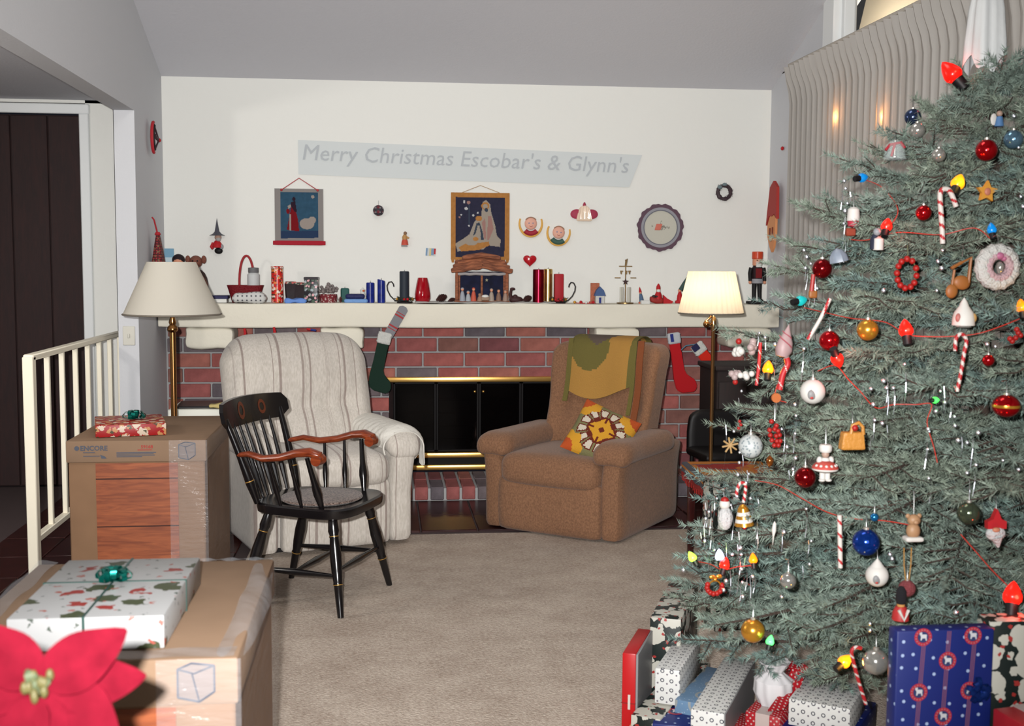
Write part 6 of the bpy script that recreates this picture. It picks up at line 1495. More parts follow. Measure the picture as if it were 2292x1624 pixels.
def needle_mat(i, c, c2):
    M = bpy.data.materials.new('fir_needles_%d' % i); M.use_nodes = True; nt = M.node_tree; b = nt.nodes['Principled BSDF']
    b.inputs['Roughness'].default_value = 0.55; b.inputs['Specular IOR Level'].default_value = 0.3
    tc = nt.nodes.new('ShaderNodeTexCoord'); n = nt.nodes.new('ShaderNodeTexNoise'); n.inputs['Scale'].default_value = 30; n.inputs['Detail'].default_value = 3
    nt.links.new(tc.outputs['Object'], n.inputs['Vector'])
    cr = nt.nodes.new('ShaderNodeValToRGB'); cr.color_ramp.elements[0].position = 0.35; cr.color_ramp.elements[1].position = 0.65
    cr.color_ramp.elements[0].color = (*c, 1); cr.color_ramp.elements[1].color = (*c2, 1)
    nt.links.new(n.outputs['Fac'], cr.inputs['Fac']); nt.links.new(cr.outputs['Color'], b.inputs['Base Color'])
    return M
NK = 1.45
nms = [needle_mat(0, (0.062*NK, 0.080*NK, 0.068*NK), (0.132*NK, 0.172*NK, 0.144*NK)), needle_mat(1, (0.066*NK, 0.080*NK, 0.064*NK), (0.138*NK, 0.170*NK, 0.134*NK)), needle_mat(2, (0.050*NK, 0.070*NK, 0.066*NK), (0.112*NK, 0.162*NK, 0.142*NK))]
nrg = np.random.default_rng(5)
def needles_mesh(segs, name, mats_, mi):
    """segs: list of (p0, p1, density per metre, length)"""
    if not segs: return None
    P = []; D = []; Ln = []
    for a, b, dens, nl in segs:
        a, b = np.array(a), np.array(b); L = np.linalg.norm(b-a); n = max(2, int(L*dens)); t = nrg.random(n)[:, None]
        P.append(a+(b-a)*t); d = (b-a)/max(L, 1e-6); D.append(np.repeat(d[None], n, 0)); Ln.append(nl*(0.8+0.4*nrg.random(n)))
    P = np.concatenate(P); D = np.concatenate(D); Ln = np.concatenate(Ln); n = len(P)
    rv = nrg.normal(size=(n, 3)); rv[:, 2] += 0.35
    pr = rv-D*(rv*D).sum(1, keepdims=True); pr /= np.linalg.norm(pr, axis=1, keepdims=True)+1e-9
    lean = 0.55+0.35*nrg.random(n)[:, None]
    nd = pr*lean+D*(1-lean*0.45); nd /= np.linalg.norm(nd, axis=1, keepdims=True)
    sd = np.cross(nd, nrg.normal(size=(n, 3))); sd /= np.linalg.norm(sd, axis=1, keepdims=True)+1e-9
    w = 0.00125
    tip = P+nd*Ln[:, None]
    vs = np.empty((n, 3, 3), dtype=np.float32); vs[:, 0] = P-sd*w*1.3; vs[:, 1] = P+sd*w*1.3; vs[:, 2] = tip
    me = bpy.data.meshes.new(name); me.vertices.add(3*n); me.vertices.foreach_set('co', vs.ravel())
    me.loops.add(3*n); me.loops.foreach_set('vertex_index', np.arange(3*n, dtype=np.int32))
    me.polygons.add(n); me.polygons.foreach_set('loop_start', np.arange(0, 3*n, 3, dtype=np.int32)); me.polygons.foreach_set('loop_total', np.full(n, 3, dtype=np.int32))
    me.materials.append(mats_); me.update()
    return me
trg = random.Random(21)
NTRI = 0
def grow(z0, az, L, rise, dens=1.0):
    global NTRI
    d = V((math.cos(az), math.sin(az), 0)); wood_ = MB(); segs = []
    n = 8; pts = []
    for i in range(n+1):
        t = i/n; r_ = L*t
        pts.append(V((0, 0, z0))+d*r_+V((0, 0, rise*L*t-0.22*L*t*t+0.10*L*t**4))+V((0, 0, 0.01*math.sin(5*t+az*3))))
    wood_.tube(pts, [0.011*(1-0.8*i/n)*(0.6+0.5*L) for i in range(n+1)], 6)
    side = V((-d.y, d.x, 0))
    def seg(a, b, de, nl): segs.append((tuple(a), tuple(b), de*dens, nl))
    for i in range(n):
        if i/n >= (0.12 if z0 < 0.6 else 0.28): seg(pts[i], pts[i+1], 640, 0.027)
    k = 0; t = 0.10 if z0 < 0.6 else 0.22
    while t < 0.97:
        i = min(n-1, int(t*n)); p = pts[i].lerp(pts[i+1], t*n-i); fwd_ = (pts[min(i+1, n)]-pts[i]).normalized()
        for sg in (-1, 1):
            tl = min(0.36, 0.42*L)*(1-t)**0.75*trg.uniform(0.75, 1.15)+0.055
            an_ = R(trg.uniform(42, 62)); dirn = (fwd_*math.cos(an_)+side*sg*math.sin(an_)+V((0, 0, trg.uniform(-0.28, 0.22)))).normalized()
            m_ = p+dirn*tl*0.5+V((0, 0, -0.01)); e = p+dirn*tl+V((0, 0, trg.uniform(-0.03, 0.015)))
            if tl > 0.11: wood_.tube([p, m_, e], [0.0035, 0.0028, 0.0015], 4)
            seg(p.lerp(m_, 0.15), m_, 640, 0.026); seg(m_, e, 700, 0.025)
            if tl > 0.13:
                ns = int(tl/0.055)
                for q in range(1, ns):
                    c = p+(e-p)*(q/ns); s2 = dirn.cross(V((0, 0, 1))).normalized()*(1 if q % 2 else -1)
                    e2_ = c+(dirn*0.75+s2*0.75+V((0, 0, trg.uniform(-0.3, 0.25)))).normalized()*(0.45*tl*(1-q/ns)+0.045)
                    seg(c, e2_, 720, 0.024)
        t += trg.uniform(0.075, 0.11); k += 1
    # tuft at the tip
    e = pts[-1]; seg(e, e+(pts[-1]-pts[-2]).normalized()*0.05, 900, 0.022)
    b = obj('branch', wood_, barkm, tree, uv=False)
    mi = trg.randrange(3); me = needles_mesh(segs, 'needles', nms[mi], mi)
    o = bpy.data.objects.new('needles', me); COL.objects.link(o); o.parent = b; o['kind'] = 'stuff'
    NTRI += len(me.polygons)
z = 0.30; lv = 0
while z < 2.16:
    rr = trad(min(2.2, z+0.03)); nb = max(4, int(round(4+8.5*min(1, rr/0.9))))
    for i in range(nb):
        az = 2*PI*(i+trg.uniform(-0.22, 0.22))/nb+lv*0.9
        L = rr*trg.uniform(0.90, 1.03)
        cx_, sx_2 = math.cos(az), math.sin(az)
        if cx_ > 0.1: L = min(L, 0.66/max(cx_, 0.1))
        if z < 0.5 and sx_2 < -0.30: L = min(L, 0.70)
        back = sx_2 > 0.45 and rr > 0.3
        rise = 0.10+0.30*(z/2.2)**1.5 if z > 0.5 else 0.14
        if back and lv % 2: continue
        grow(z, az, L, rise+trg.uniform(-0.06, 0.06), 0.6 if back else (1.5 if z < 0.6 else 1.1))
    z += 0.105 if z < 1.3 else 0.085; lv += 1
grow(2.10, 0.3, 0.10, 1.2); grow(2.08, 2.4, 0.10, 1.2); grow(2.08, 4.4, 0.12, 1.0)
# leader shoot
wood_ = MB(); wood_.tube([(0, 0, 2.1), (0.01, 0, 2.30)], [0.008, 0.003], 6); b_ = obj('branch', wood_, barkm, tree, uv=False)
me = needles_mesh([((0, 0, 2.08), (0.01, 0, 2.30), 900, 0.024)], 'needles', nms[0], 0); o = bpy.data.objects.new('needles', me); COL.objects.link(o); o.parent = b_; o['kind'] = 'stuff'

# where a sight line meets the outline of the tree
def ontree(px, py, out=0.03):
    d = _ray(px, py); best = None
    Y = 2.2
    while Y < 3.75:
        p = V((0, 0, CAM_H))+d*(Y/d.y); r_ = math.hypot(p.x-TX, p.y-TY)-trad(max(0, p.z))
        if best is None or r_ < best[0]: best = (r_, p.copy())
        if r_ < out: return p
        Y += 0.01
    return best[1]

# topper
p = at(2208, 60, 3.56); 
tp_ = thing('tree_topper', 'white draped angel tree topper whose ragged skirt hangs over the tip', 'tree topper', (p.x, p.y, 2.235))
robe = mat('satin_white', (0.88, 0.89, 0.89), 0.6, k=0.62, bump=0.4, bscale=18)
mb = MB(); mb.lathe([(0.062, -0.055), (0.060, 0.02), (0.052, 0.12), (0.035, 0.22), (0.02, 0.26)], 48, flute=lambda a, i: 1+0.10*math.sin(5*a+0.4*i)+0.05*math.sin(11*a)); 
mb.f = [f for f in mb.f if len(f) <= 4]; mb.mi = [0]*len(mb.f)
for i, v in enumerate(mb.v):
    if v.z < -0.03: mb.v[i] = V((v.x, v.y, v.z-0.022*math.sin(3*math.atan2(v.y, v.x)+1)-0.012*math.sin(7*math.atan2(v.y, v.x))))
obj('robe', mb, robe, tp_, angle=70)
mb = MB(); mb.ball((0, 0, 0.30), (0.03, 0.03, 0.035)); obj('head', mb, mat('topper_skin', (0.85, 0.65, 0.55), 0.6, k=0.45), tp_)
mb = MB(); mb.ball((0, 0.008, 0.312), (0.034, 0.03, 0.032)); obj('hair', mb, mat('topper_hair', (0.75, 0.6, 0.35), 0.8, k=0.4), tp_)
for sx in (-1, 1):
    mb = MB(); mb.tube([(sx*0.025, 0, 0.245), (sx*0.06, -0.03, 0.20), (sx*0.03, -0.065, 0.19)], [0.016, 0.016, 0.010], 10); obj('sleeve', mb, robe, tp_)
    mb = MB(); leaf(mb, V((sx*0.012, 0.03, 0.20)), V((sx*0.7, 0.2, 0.6)), (0, -1, 0), 0.16, 0.045, 0.1); obj('wing', mb, robe, tp_)

# ------------------------------------------------------------------ ornaments
OK_ = 0.52
def om(name, c, **kw): return mat('orn_'+name, c, kw.pop('rough', 0.5), k=kw.pop('k', OK_), **kw)
hookm = mat('ornament_hook', (0.62, 0.62, 0.62), 0.3, metal=0.9)
cap_ = mat('ornament_cap', (0.80, 0.78, 0.74), 0.3, metal=0.8)
def glassy(name, c, rough=0.12): return mat('glass_'+name, c, rough, metal=0.75, spec=0.6, k=0.75)
def hookto(t, z0, L=0.03):
    mb = MB(); mb.tube([(0, 0, z0), (0.001, 0.003, z0+L*0.6), (0.004, 0.012, z0+L), (0.002, 0.03, z0+L*0.9)], 0.0008, 5); obj('hook', mb, hookm, t)
def px2m(p, q): return p*q.y/2600.0
def ball_o(px, py, dia, m_, lab, sq=1.0, band=None):
    p = ontree(px, py, 0.02+dia/2600*1.5); r_ = px2m(dia/2, p)
    t = thing('ball_ornament', lab, 'ornament', p)
    mb = MB(); mb.ball((0, 0, 0), (r_, r_, r_*sq), 26, 16); obj('ball', mb, m_, t)
    mb = MB(); mb.lathe([(r_*0.22, r_*sq*0.95), (r_*0.22, r_*sq*1.14), (r_*0.1, r_*sq*1.18), (0, r_*sq*1.18)], 12); obj('cap', mb, cap_, t)
    if band: 
        mb = MB(); mb.lathe([(r_*1.003, -r_*0.10), (r_*1.012, 0), (r_*1.003, r_*0.10)], 28); obj('band', mb, band, t)
    hookto(t, r_*sq*1.15); return t
redg, dredg, goldg, blueg, silverg, greeng, dblue = glassy('red', (0.72, 0.05, 0.09)), glassy('dark_red', (0.50, 0.03, 0.06)), glassy('gold', (0.88, 0.62, 0.22), 0.22), glassy('blue', (0.08, 0.25, 0.62)), glassy('silver', (0.78, 0.77, 0.74)), glassy('dark_green', (0.36, 0.40, 0.32)), glassy('night_blue', (0.22, 0.28, 0.42))
white_o = om('white', (0.90, 0.885, 0.86), rough=0.6, k=0.52)
crackle = paper('orn_crackle', (0.80, 0.82, 0.82), [((0.55, 0.60, 0.62), 90, (0.25, 2, 0.6), 1.0, 0.2)], 0.5, k=0.50)
BALLS = [(2043, 262, 38, dblue, 'dark blue glass ball high on the left of the tree top'), (2053, 292, 36, silverg, 'silver glass ball just under the dark blue one near the top'), (2101, 347, 32, silverg, 'small silver ball below and right of the glass bell'),
 (2208, 336, 50, redg, 'bright red ball near the tree top, above the yellow star'), (2268, 312, 44, glassy('steel_blue', (0.45, 0.60, 0.70)), 'steel-blue ball at the right near the tree top'), (2067, 476, 36, redg, 'small red ball left of the candy cane under the orange bulb'),
 (1840, 601, 46, dredg, 'dark red ball at the left edge above the turquoise bulb'), (1942, 738, 50, goldg, 'matt gold ball right of the dark red ball in the middle'), (1856, 762, 47, redg, 'red ball above the glowing red bulb at left centre'),
 (2212, 806, 28, redg, 'small red ball at the right, below the striped cane hook'), (1802, 1068, 50, dredg, 'dark red ball beside the chef doll'), (1938, 1213, 64, blueg, 'large deep blue ball in the lower middle'),
 (1957, 1157, 20, glassy('light_blue', (0.15, 0.50, 0.75)), 'tiny light blue ball above the large blue ball'), (2168, 1148, 54, greeng, 'dark grey-green ball left of the red-hatted bearded face'), (1685, 1411, 56, goldg, 'shiny gold ball low on the left'),
 (1960, 1480, 62, silverg, 'large silver ball beside the low candy cane'), (1680, 998, 56, crackle, 'white crackled ball at the left edge'), (1764, 1299, 38, glassy('pearl', (0.72, 0.72, 0.70)), 'clear pearl ball low among the left branches')]
for b in BALLS: ball_o(*b)
ball_o(2252, 908, 64, redg, 'wide red glass ornament with gold bands at the right edge', 0.85, goldg)
# decorated white balls
t = ball_o(1819, 876, 58, white_o, 'white ball with a small painted scene at left centre')
t2 = ball_o(1963, 1287, 54, white_o, 'white pointed-top ball under the large blue ball')
r_ = px2m(27, V(t2.location)); mb = MB(); mb.lathe([(r_*0.72, r_*0.62), (r_*0.35, r_*1.15), (0, r_*1.55)], 20); obj('pointed_cap', mb, white_o, t2)
for tt, rr_ in ((t, px2m(29, V(t.location))), (t2, r_)):
    mb = MB(); mb.ball((-rr_*0.35, -rr_*0.80, -rr_*0.15), (rr_*0.38, rr_*0.2, rr_*0.42), 12, 8); obj('painted_patch', mb, om('patch_grey', (0.70, 0.70, 0.70), k=0.34), tt)
    mb = MB(); mb.ball((-rr_*0.42, -rr_*0.95, -rr_*0.40), (rr_*0.14, rr_*0.08, rr_*0.10), 8, 6); obj('red_spot', mb, om('spot_red', (0.75, 0.25, 0.22)), tt)
t = ball_o(2030, 1316, 40, om('glitter_pink', (0.62, 0.30, 0.32), rough=0.5, bump=1.0, bscale=300), 'pink glitter ball hanging on a double gold chain')
mb = MB(); q = 0.0
for sx in (-1, 1): mb.tube([(sx*0.004, 0, 0.02), (sx*0.009, 0.002, 0.06), (sx*0.010, 0.004, 0.105)], 0.0018, 6)
obj('chain', mb, mat('chain_gold', (0.72, 0.56, 0.32), 0.4, metal=0.7), t)
# candy canes
stripe_r, stripe_w = om('cane_red', (0.76, 0.16, 0.18)), om('cane_white', (0.90, 0.86, 0.83))
def cane(lab, pts, wpx, hook=True, turns=5, mostly=0.45):
    P = [ontree(x, y, 0.045) for x, y in pts]
    y0 = min(p.y for p in P); 
    P = [at(x, y, y0-0.003) for x, y in pts]; c = P[0].copy(); t = thing('candy_cane', lab, 'candy cane', c)
    # smooth the path
    Q = [p-c for p in P]; S = []
    for i in range(len(Q)-1):
        a, b = Q[max(i-1, 0)], Q[i]; c2, d2 = Q[i+1], Q[min(i+2, len(Q)-1)]
        for k in range(6):
            u = k/6; S.append(0.5*((2*b)+(c2-a)*u+(2*a-5*b+4*c2-d2)*u*u+(-a+3*b-3*c2+d2)*u**3))
    S.append(Q[-1])
    # resample
    Ls = [0]
    for a, b in zip(S, S[1:]): Ls.append(Ls[-1]+(b-a).length)
    N = 60; R2 = []
    for i in range(N+1):
        s_ = Ls[-1]*i/N; j = max(k for k in range(len(Ls)) if Ls[k] <= s_+1e-9); j = min(j, len(S)-2); R2.append(S[j].lerp(S[j+1], (s_-Ls[j])/max(1e-9, Ls[j+1]-Ls[j])))
    r_ = px2m(wpx/2, c); mb = MB(); seg = 12; mb.tube(R2, r_, seg)
    mis = []
    for i in range(N):
        for j in range(seg): mis.append(0 if ((i/N*turns+j/seg) % 1.0) < mostly else 1)
    mb.mi = mis+[1, 1]
    obj('stick', mb, [stripe_r, stripe_w], t, angle=60)
    mb = MB(); mb.tube([(0, 0, 0), (0.002, 0.02, 0.012)], 0.0008, 4); obj('hook', mb, hookm, t); return t
cane('red and white cane below the orange bulb, hook to the right', [(2110, 545), (2108, 500), (2104, 440), (2108, 425), (2122, 424), (2132, 440), (2140, 462)], 12, turns=7, mostly=0.30)
cane('red and white cane at the right, hook over the red wire', [(2142, 876), (2150, 838), (2158, 790), (2163, 762), (2152, 747), (2140, 757), (2138, 785)], 9, turns=9, mostly=0.55)
cane('straight white stick with a thin red spiral in the lower middle', [(1881, 1270), (1880, 1210), (1879, 1152)], 11, turns=4, mostly=0.22)
cane('mostly red cane above the lowest white gift', [(1938, 1575), (1922, 1525), (1910, 1480), (1906, 1458), (1914, 1448), (1928, 1450)], 9, turns=7, mostly=0.75)
cane('short red cane near the left edge above the striped bell', [(1664, 1124), (1668, 1100), (1668, 1084), (1658, 1080), (1651, 1092), (1648, 1108)], 8, turns=6, mostly=0.55)
cane('slanting white stick with a red edge right of the turquoise bulb', [(1808, 760), (1835, 715), (1858, 668)], 9, turns=1.2, mostly=0.25)
cane('thin red stick left of the glowing orange bulb', [(1693, 862), (1698, 820), (1702, 766)], 8, turns=3, mostly=0.9)
cane('twisted red stick right of the glowing orange bulb', [(1745, 872), (1752, 838), (1763, 815), (1760, 800)], 14, turns=2, mostly=0.92)
# C9 bulbs on the red wire
def bulb(px, py, s_, colr, estr, lab, rot=0.0, glow=0):
    p = ontree(px, py, 0.045); t = thing('light_bulb', lab, 'bulb', p, rot=(R(-20), R(rot), 0), group=None)
    r_ = px2m(s_/2, p)
    M = mat('lit_%02x%02x%02x_%g' % (*[int(x*255) for x in colr], estr), colr, 0.25, emit=colr, estr=estr, k=0.5)
    mb = MB(); mb.lathe([(r_*0.55, -r_*0.7), (r_*0.95, -r_*0.2), (r_*0.98, r_*0.25), (r_*0.7, r_*1.0), (r_*0.3, r_*1.6), (0, r_*1.85)], 16); obj('glass', mb, M, t)
    mb = MB(); mb.lathe([(0, -r_*1.9), (r_*0.6, -r_*1.9), (r_*0.66, -r_*0.6), (0, -r_*0.6)], 12); obj('socket', mb, mat('socket_black', (0.05, 0.05, 0.06), 0.5), t)
    if glow:
        d = bpy.data.lights.new('bulb_light', 'POINT'); d.energy = glow; d.color = colr; d.shadow_soft_size = 0.012
        lo = bpy.data.objects.new('bulb_light', d); COL.objects.link(lo); lo.parent = t; lo.location = (0, -0.03, 0.0)
    return t
RB, OB, BB, GB = (1.0, 0.10, 0.06), (1.0, 0.45, 0.05), (0.05, 0.45, 0.75), (0.25, 0.85, 0.30)
for a in [(1928, 398, 22, (0.05, 0.50, 0.80), 0.5, 'bright blue bulb at the upper left tip of the tree', 80), (2143, 412, 32, (1.0, 0.60, 0.08), 1.6, 'glowing yellow-orange bulb above the cane hook', 30, 0.10), (2220, 516, 22, (0.03, 0.48, 0.78), 0.7, 'blue bulb above the crocheted wreath', 0),
          (1984, 508, 26, RB, 2.2, 'glowing red bulb above the white lighthouse at the upper left', 20, 0.25), (1790, 673, 24, (0.10, 0.62, 0.62), 0.9, 'turquoise bulb at the left edge', 80), (2028, 742, 34, RB, 1.6, 'glowing red bulb on the wire right of the gold ball', 0, 0.35),
          (1873, 801, 30, RB, 2.0, 'glowing red bulb just under the red ball', 150, 0.30), (1719, 828, 26, OB, 3.5, 'glowing orange bulb at the left between red sticks', 10, 0.30), (2134, 168, 44, RB, 0.9, 'large red bulb right at the tree top', -35, 0.3), (2092, 895, 16, GB, 2.5, 'glowing green bulb on the wire at right centre', 90, 0.06),
          (1888, 1482, 30, OB, 4.0, 'glowing orange bulb beside the low candy cane', 60, 0.55), (1723, 1437, 20, (0.35, 0.95, 0.45), 2.2, 'glowing green bulb under the shiny gold ball', 20, 0.10), (1551, 1249, 20, (0.65, 0.95, 0.25), 3.0, 'yellow-green bulb at the lowest left branch tip', -30, 0.22), (1621, 1266, 24, RB, 3.0, 'glowing red bulb low at the left above the berry wreath', 20, 0.15),
          (1686, 1254, 20, OB, 2.5, 'orange bulb right of the low red and white bulbs', 0, 0.08), (1611, 1247, 22, (0.85, 0.85, 1.0), 3.0, 'bluish-white bulb just above the low red bulb', 0, 0.08), (2266, 1338, 46, RB, 1.6, 'big glowing red bulb at the lower right', 15, 0.5), (2287, 690, 26, OB, 1.8, 'orange bulb at the right edge below the crocheted wreath', 0, 0.15)]:
    bulb(*a)
# the red wire of the light string
wr_ = thing('light_wire', 'thin red wire of the light string looping through the tree', 'wire', (TX, TY, 0))
redw = om('wire_red', (0.80, 0.22, 0.16))
for poly_ in ([(1935, 402), (1975, 420), (2010, 470), (1985, 515)], [(1900, 535), (1940, 537), (2010, 520), (2105, 525), (2180, 510), (2218, 535)], [(1800, 688), (1850, 700), (1905, 712), (1940, 715), (1985, 722), (2030, 748), (2080, 753), (2140, 752), (2190, 746), (2240, 730), (2285, 712)], [(1830, 830), (1870, 818), (1900, 850), (1925, 875), (1960, 912), (2000, 905), (2050, 905), (2085, 905), (2075, 945), (2090, 1000), (2098, 1035)],
              [(1690, 1075), (1740, 1085), (1790, 1112), (1850, 1145), (1910, 1160), (1980, 1165), (2040, 1175)], [(2150, 1195), (2185, 1235), (2220, 1275), (2255, 1310)], [(1740, 860), (1735, 890), (1760, 900)], [(1560, 1256), (1590, 1262), (1618, 1275), (1650, 1268), (1685, 1265)]):
    pts = [ontree(x, y, 0.0)-V((TX, TY, 0)) for x, y in poly_]; mb = MB()
    S = []
    for i in range(len(pts)-1):
        a, b = pts[max(i-1, 0)], pts[i]; c2, d2 = pts[i+1], pts[min(i+2, len(pts)-1)]
        for k in range(6):
            u = k/6; S.append(0.5*((2*b)+(c2-a)*u+(2*a-5*b+4*c2-d2)*u*u+(-a+3*b-3*c2+d2)*u**3))
    S.append(pts[-1]); mb.tube(S, 0.0014, 6); obj('wire', mb, redw, wr_)
# figures and shapes
def orn(name, lab, px, py, out=0.05, lean=0.0, cat='ornament'):
    p = ontree(px, py, out); t = thing(name, lab, cat, p, rot=(0, lean, 0)); return t, p.y/2600.0
def star(r, k=0.45, n=5): return [(r*math.cos(PI/2+PI*i/n)*(1 if i % 2 == 0 else k), r*math.sin(PI/2+PI*i/n)*(1 if i % 2 == 0 else k)) for i in range(2*n)]
t, s = orn('star_ornament', 'yellow felt star with pink centre near the top right', 2208, 429, lean=R(4))
mb = MB(); mb.prism(star(26*s, 0.52), 0.012, 0.006); obj('star', mb, om('felt_yellow', (0.86, 0.60, 0.22)), t); mb = MB(); mb.ball((0, -0.007, 0), (8*s, 0.004, 9*s)); obj('centre', mb, om('felt_pink', (0.78, 0.48, 0.38)), t); hookto(t, 22*s)
t, s = orn('crochet_wreath', 'large white and pink crocheted wreath with a dark centre at the right', 2232, 597, 0.06)
mb = MB(); n_ = 40
mb.tube([(38*s*math.cos(2*PI*i/n_), 0, 38*s*math.sin(2*PI*i/n_)) for i in range(n_+1)], [17*s*(1+0.10*math.sin(i*2.2)) for i in range(n_+1)], 12, cap=False, flat=1.0); obj('ruffle', mb, mat('crochet_white', (0.90, 0.89, 0.87), 0.95, k=0.48, bump=1.0, bscale=160), t)
mb = MB(); mb.tube([(27*s*math.cos(2*PI*i/n_), -0.008, 27*s*math.sin(2*PI*i/n_)) for i in range(n_+1)], 11*s, 10, cap=False); obj('pink_ring', mb, mat('crochet_pink', (0.86, 0.72, 0.74), 0.95, k=0.48, bump=1.0, bscale=160), t)
mb = MB(); mb.ball((-2*s, -0.014, 26*s), (12*s, 0.01, 9*s)); mb.ball((9*s, -0.012, 20*s), (7*s, 0.01, 7*s)); obj('pink_bow', mb, om('bow_pink', (0.74, 0.42, 0.56)), t)
mb = MB(); mb.ball((0, -0.012, -2*s), (9*s, 0.012, 15*s)); obj('bell', mb, silverg, t); hookto(t, 48*s)
t, s = orn('music_note', 'brown gingerbread-coloured double music note ornament', 2145, 615, 0.05, R(10))
gb = om('gingerbread', (0.68, 0.42, 0.20), k=0.45)
mb = MB(); mb.ball((12*s, 0, -16*s), (21*s, 0.008, 17*s)); obj('note_head', mb, gb, t); mb = MB(); mb.ball((-8*s, 0, -40*s), (15*s, 0.008, 17*s)); obj('note_head', mb, gb, t)
mb = MB(); mb.tube([(28*s, 0, -14*s), (22*s, 0, 45*s), (-16*s, 0, 16*s)], 4.5*s, 8); mb.tube([(-20*s, 0, 12*s), (2*s, 0, 30*s)], 4*s, 8); mb.tube([(-12*s, 0, 10*s), (-10*s, 0, -35*s)], 3*s, 8); obj('stems', mb, gb, t); hookto(t, 44*s)
# berry wreaths and clusters
bead_r = om('bead_red', (0.70, 0.12, 0.10), k=0.5)
def beads(name, lab, px, py, spots, r, m_, extra=None):
    t, s = orn(name, lab, px, py, 0.05)
    for x, z in spots: mb = MB(); mb.ball((x*s, -0.002, z*s), r*s, 9, 7); obj('berry', mb, m_, t)
    return t, s
wsp = [(24*math.cos(R(a)), 34*math.sin(R(a))) for a in (60, 92, 125, 150, 178, 205, 232, 262, 295, 322, 352, 22)]
t, s = beads('berry_wreath', 'heart-shaped ring of red wooden beads at upper centre', 2029, 612, wsp, 7.5, bead_r)
mb = MB(); mb.tube([(24*s*math.cos(2*PI*i/24), 0, 34*s*math.sin(2*PI*i/24)) for i in range(25)], 1.6*s, 6, cap=False); mb.tube([(2*s, 0, 34*s), (4*s, 0.01, 66*s)], 1.2*s, 5); obj('ring_wire', mb, mat('wire_green', (0.3, 0.3, 0.2), 0.6), t)
t, s = beads('berry_cluster', 'bunch of red berries left of the white chef doll', 1733, 975, [(-8, 34), (-12, 14), (0, 16), (8, 12), (-10, 2), (4, 0), (12, 2), (-6, -10), (6, -12), (14, -12), (0, -22), (10, -22), (4, 24)], 6.0, bead_r)
hookto(t, 36*s, 0.05)
t, s = beads('berry_wreath', 'small red berry wreath with a gold bow low at the left', 1599, 1312, [(18*math.cos(R(a)), 17*math.sin(R(a))) for a in (160, 185, 210, 235, 262, 290, 318, 345, 10)], 6.5, bead_r)
mb = MB(); mb.tube([(15*s*math.cos(2*PI*i/24), -0.004, 15*s*math.sin(2*PI*i/24)) for i in range(25)], 2*s, 6, cap=False); obj('gold_ring', mb, goldg, t); mb = MB(); mb.ball((-7*s, -0.006, 24*s), (8*s, 0.004, 5*s)); mb.ball((9*s, -0.006, 25*s), (8*s, 0.004, 5*s)); mb.ball((0, -0.006, 18*s), (5*s, 0.006, 5*s)); obj('gold_bow', mb, goldg, t)
t, s = beads('berry_cluster', 'red flower cluster at the right edge above the small red ball', 2278, 750, [(0, 6), (-6, -6), (-14, -14), (-4, 14), (6, 0), (-20, -8)], 6.5, bead_r)
t, s = beads('berry_cluster', 'little red beads at the far left edge of the tree', 1655, 950, [(0, 8), (3, 0), (-2, -8)], 4, bead_r)
# santa with dangling white beard
t, s = orn('bearded_ornament', 'bearded face with red pointed hat and white beard at the right', 2228, 1180)
mb = MB(); mb.prism([(-23*s, -2*s), (-24*s, 16*s), (-10*s, 22*s), (0, 46*s), (11*s, 22*s), (24*s, 16*s), (24*s, -2*s)], 0.016, 0.008); obj('hat', mb, om('santa_red', (0.76, 0.14, 0.17)), t)
mb = MB(); mb.ball((0, -0.002, -14*s), (25*s, 0.012, 18*s), 16, 10); mb.tube([(2*s, -0.002, -22*s), (8*s, -0.002, -48*s)], [16*s, 3*s], 10); obj('beard', mb, mat('fluffy_white', (0.86, 0.86, 0.86), 1.0, k=0.5, bump=1.0, bscale=120), t)
mb = MB(); mb.ball((-4*s, -0.012, -3*s), (10*s, 0.006, 6*s)); obj('face', mb, om('santa_skin', (0.82, 0.55, 0.42)), t); hookto(t, 44*s)
# toy soldier (half hidden behind the big gift)
t, s = orn('toy_soldier', 'red toy soldier with black bearskin hat above the navy gift', 2016, 1362)
mb = MB(); mb.lathe([(0, -26*s), (20*s, -26*s), (19*s, -8*s), (12*s, 6*s), (0, 8*s)], 16); obj('tunic', mb, om('soldier_red', (0.76, 0.20, 0.20)), t)
mb = MB(); mb.tube([(-12*s, -17*s, 2*s), (0, -20*s, -22*s), (12*s, -17*s, 2*s)], 4*s, 6); obj('white_belts', mb, white_o, t)
mb = MB(); mb.lathe([(0, 6*s), (9*s, 6*s), (10*s, 14*s), (0, 18*s)], 14); obj('face', mb, om('soldier_face', (0.85, 0.62, 0.35)), t); mb = MB(); mb.lathe([(10.5*s, 13*s), (13*s, 22*s), (12*s, 44*s), (6*s, 54*s), (0, 56*s)], 16); obj('bearskin_hat', mb, om('bearskin', (0.10, 0.09, 0.11), rough=0.95), t)
# teddy
t, s = orn('teddy_ornament', 'beige teddy bear on a white base hanging right of the blue ball', 2044, 1180)
bt = om('teddy_beige', (0.80, 0.62, 0.46), k=0.40)
mb = MB(); mb.ball((0, 0, -8*s), (17*s, 14*s, 20*s)); obj('body', mb, bt, t); mb = MB(); mb.ball((1*s, 0, 18*s), (16*s, 13*s, 14*s)); mb.ball((1*s, -11*s, 15*s), (7*s, 6*s, 6*s)); obj('head', mb, bt, t)
for sx in (-1, 1): mb = MB(); mb.ball((sx*14*s, 0, 28*s), (6*s, 4*s, 6*s), 10, 7); obj('ear', mb, bt, t)
mb = MB(); mb.soft((0, 0, -27*s), (44*s, 30*s, 12*s), 5*s, 6); obj('base', mb, white_o, t); hookto(t, 30*s, 0.06)
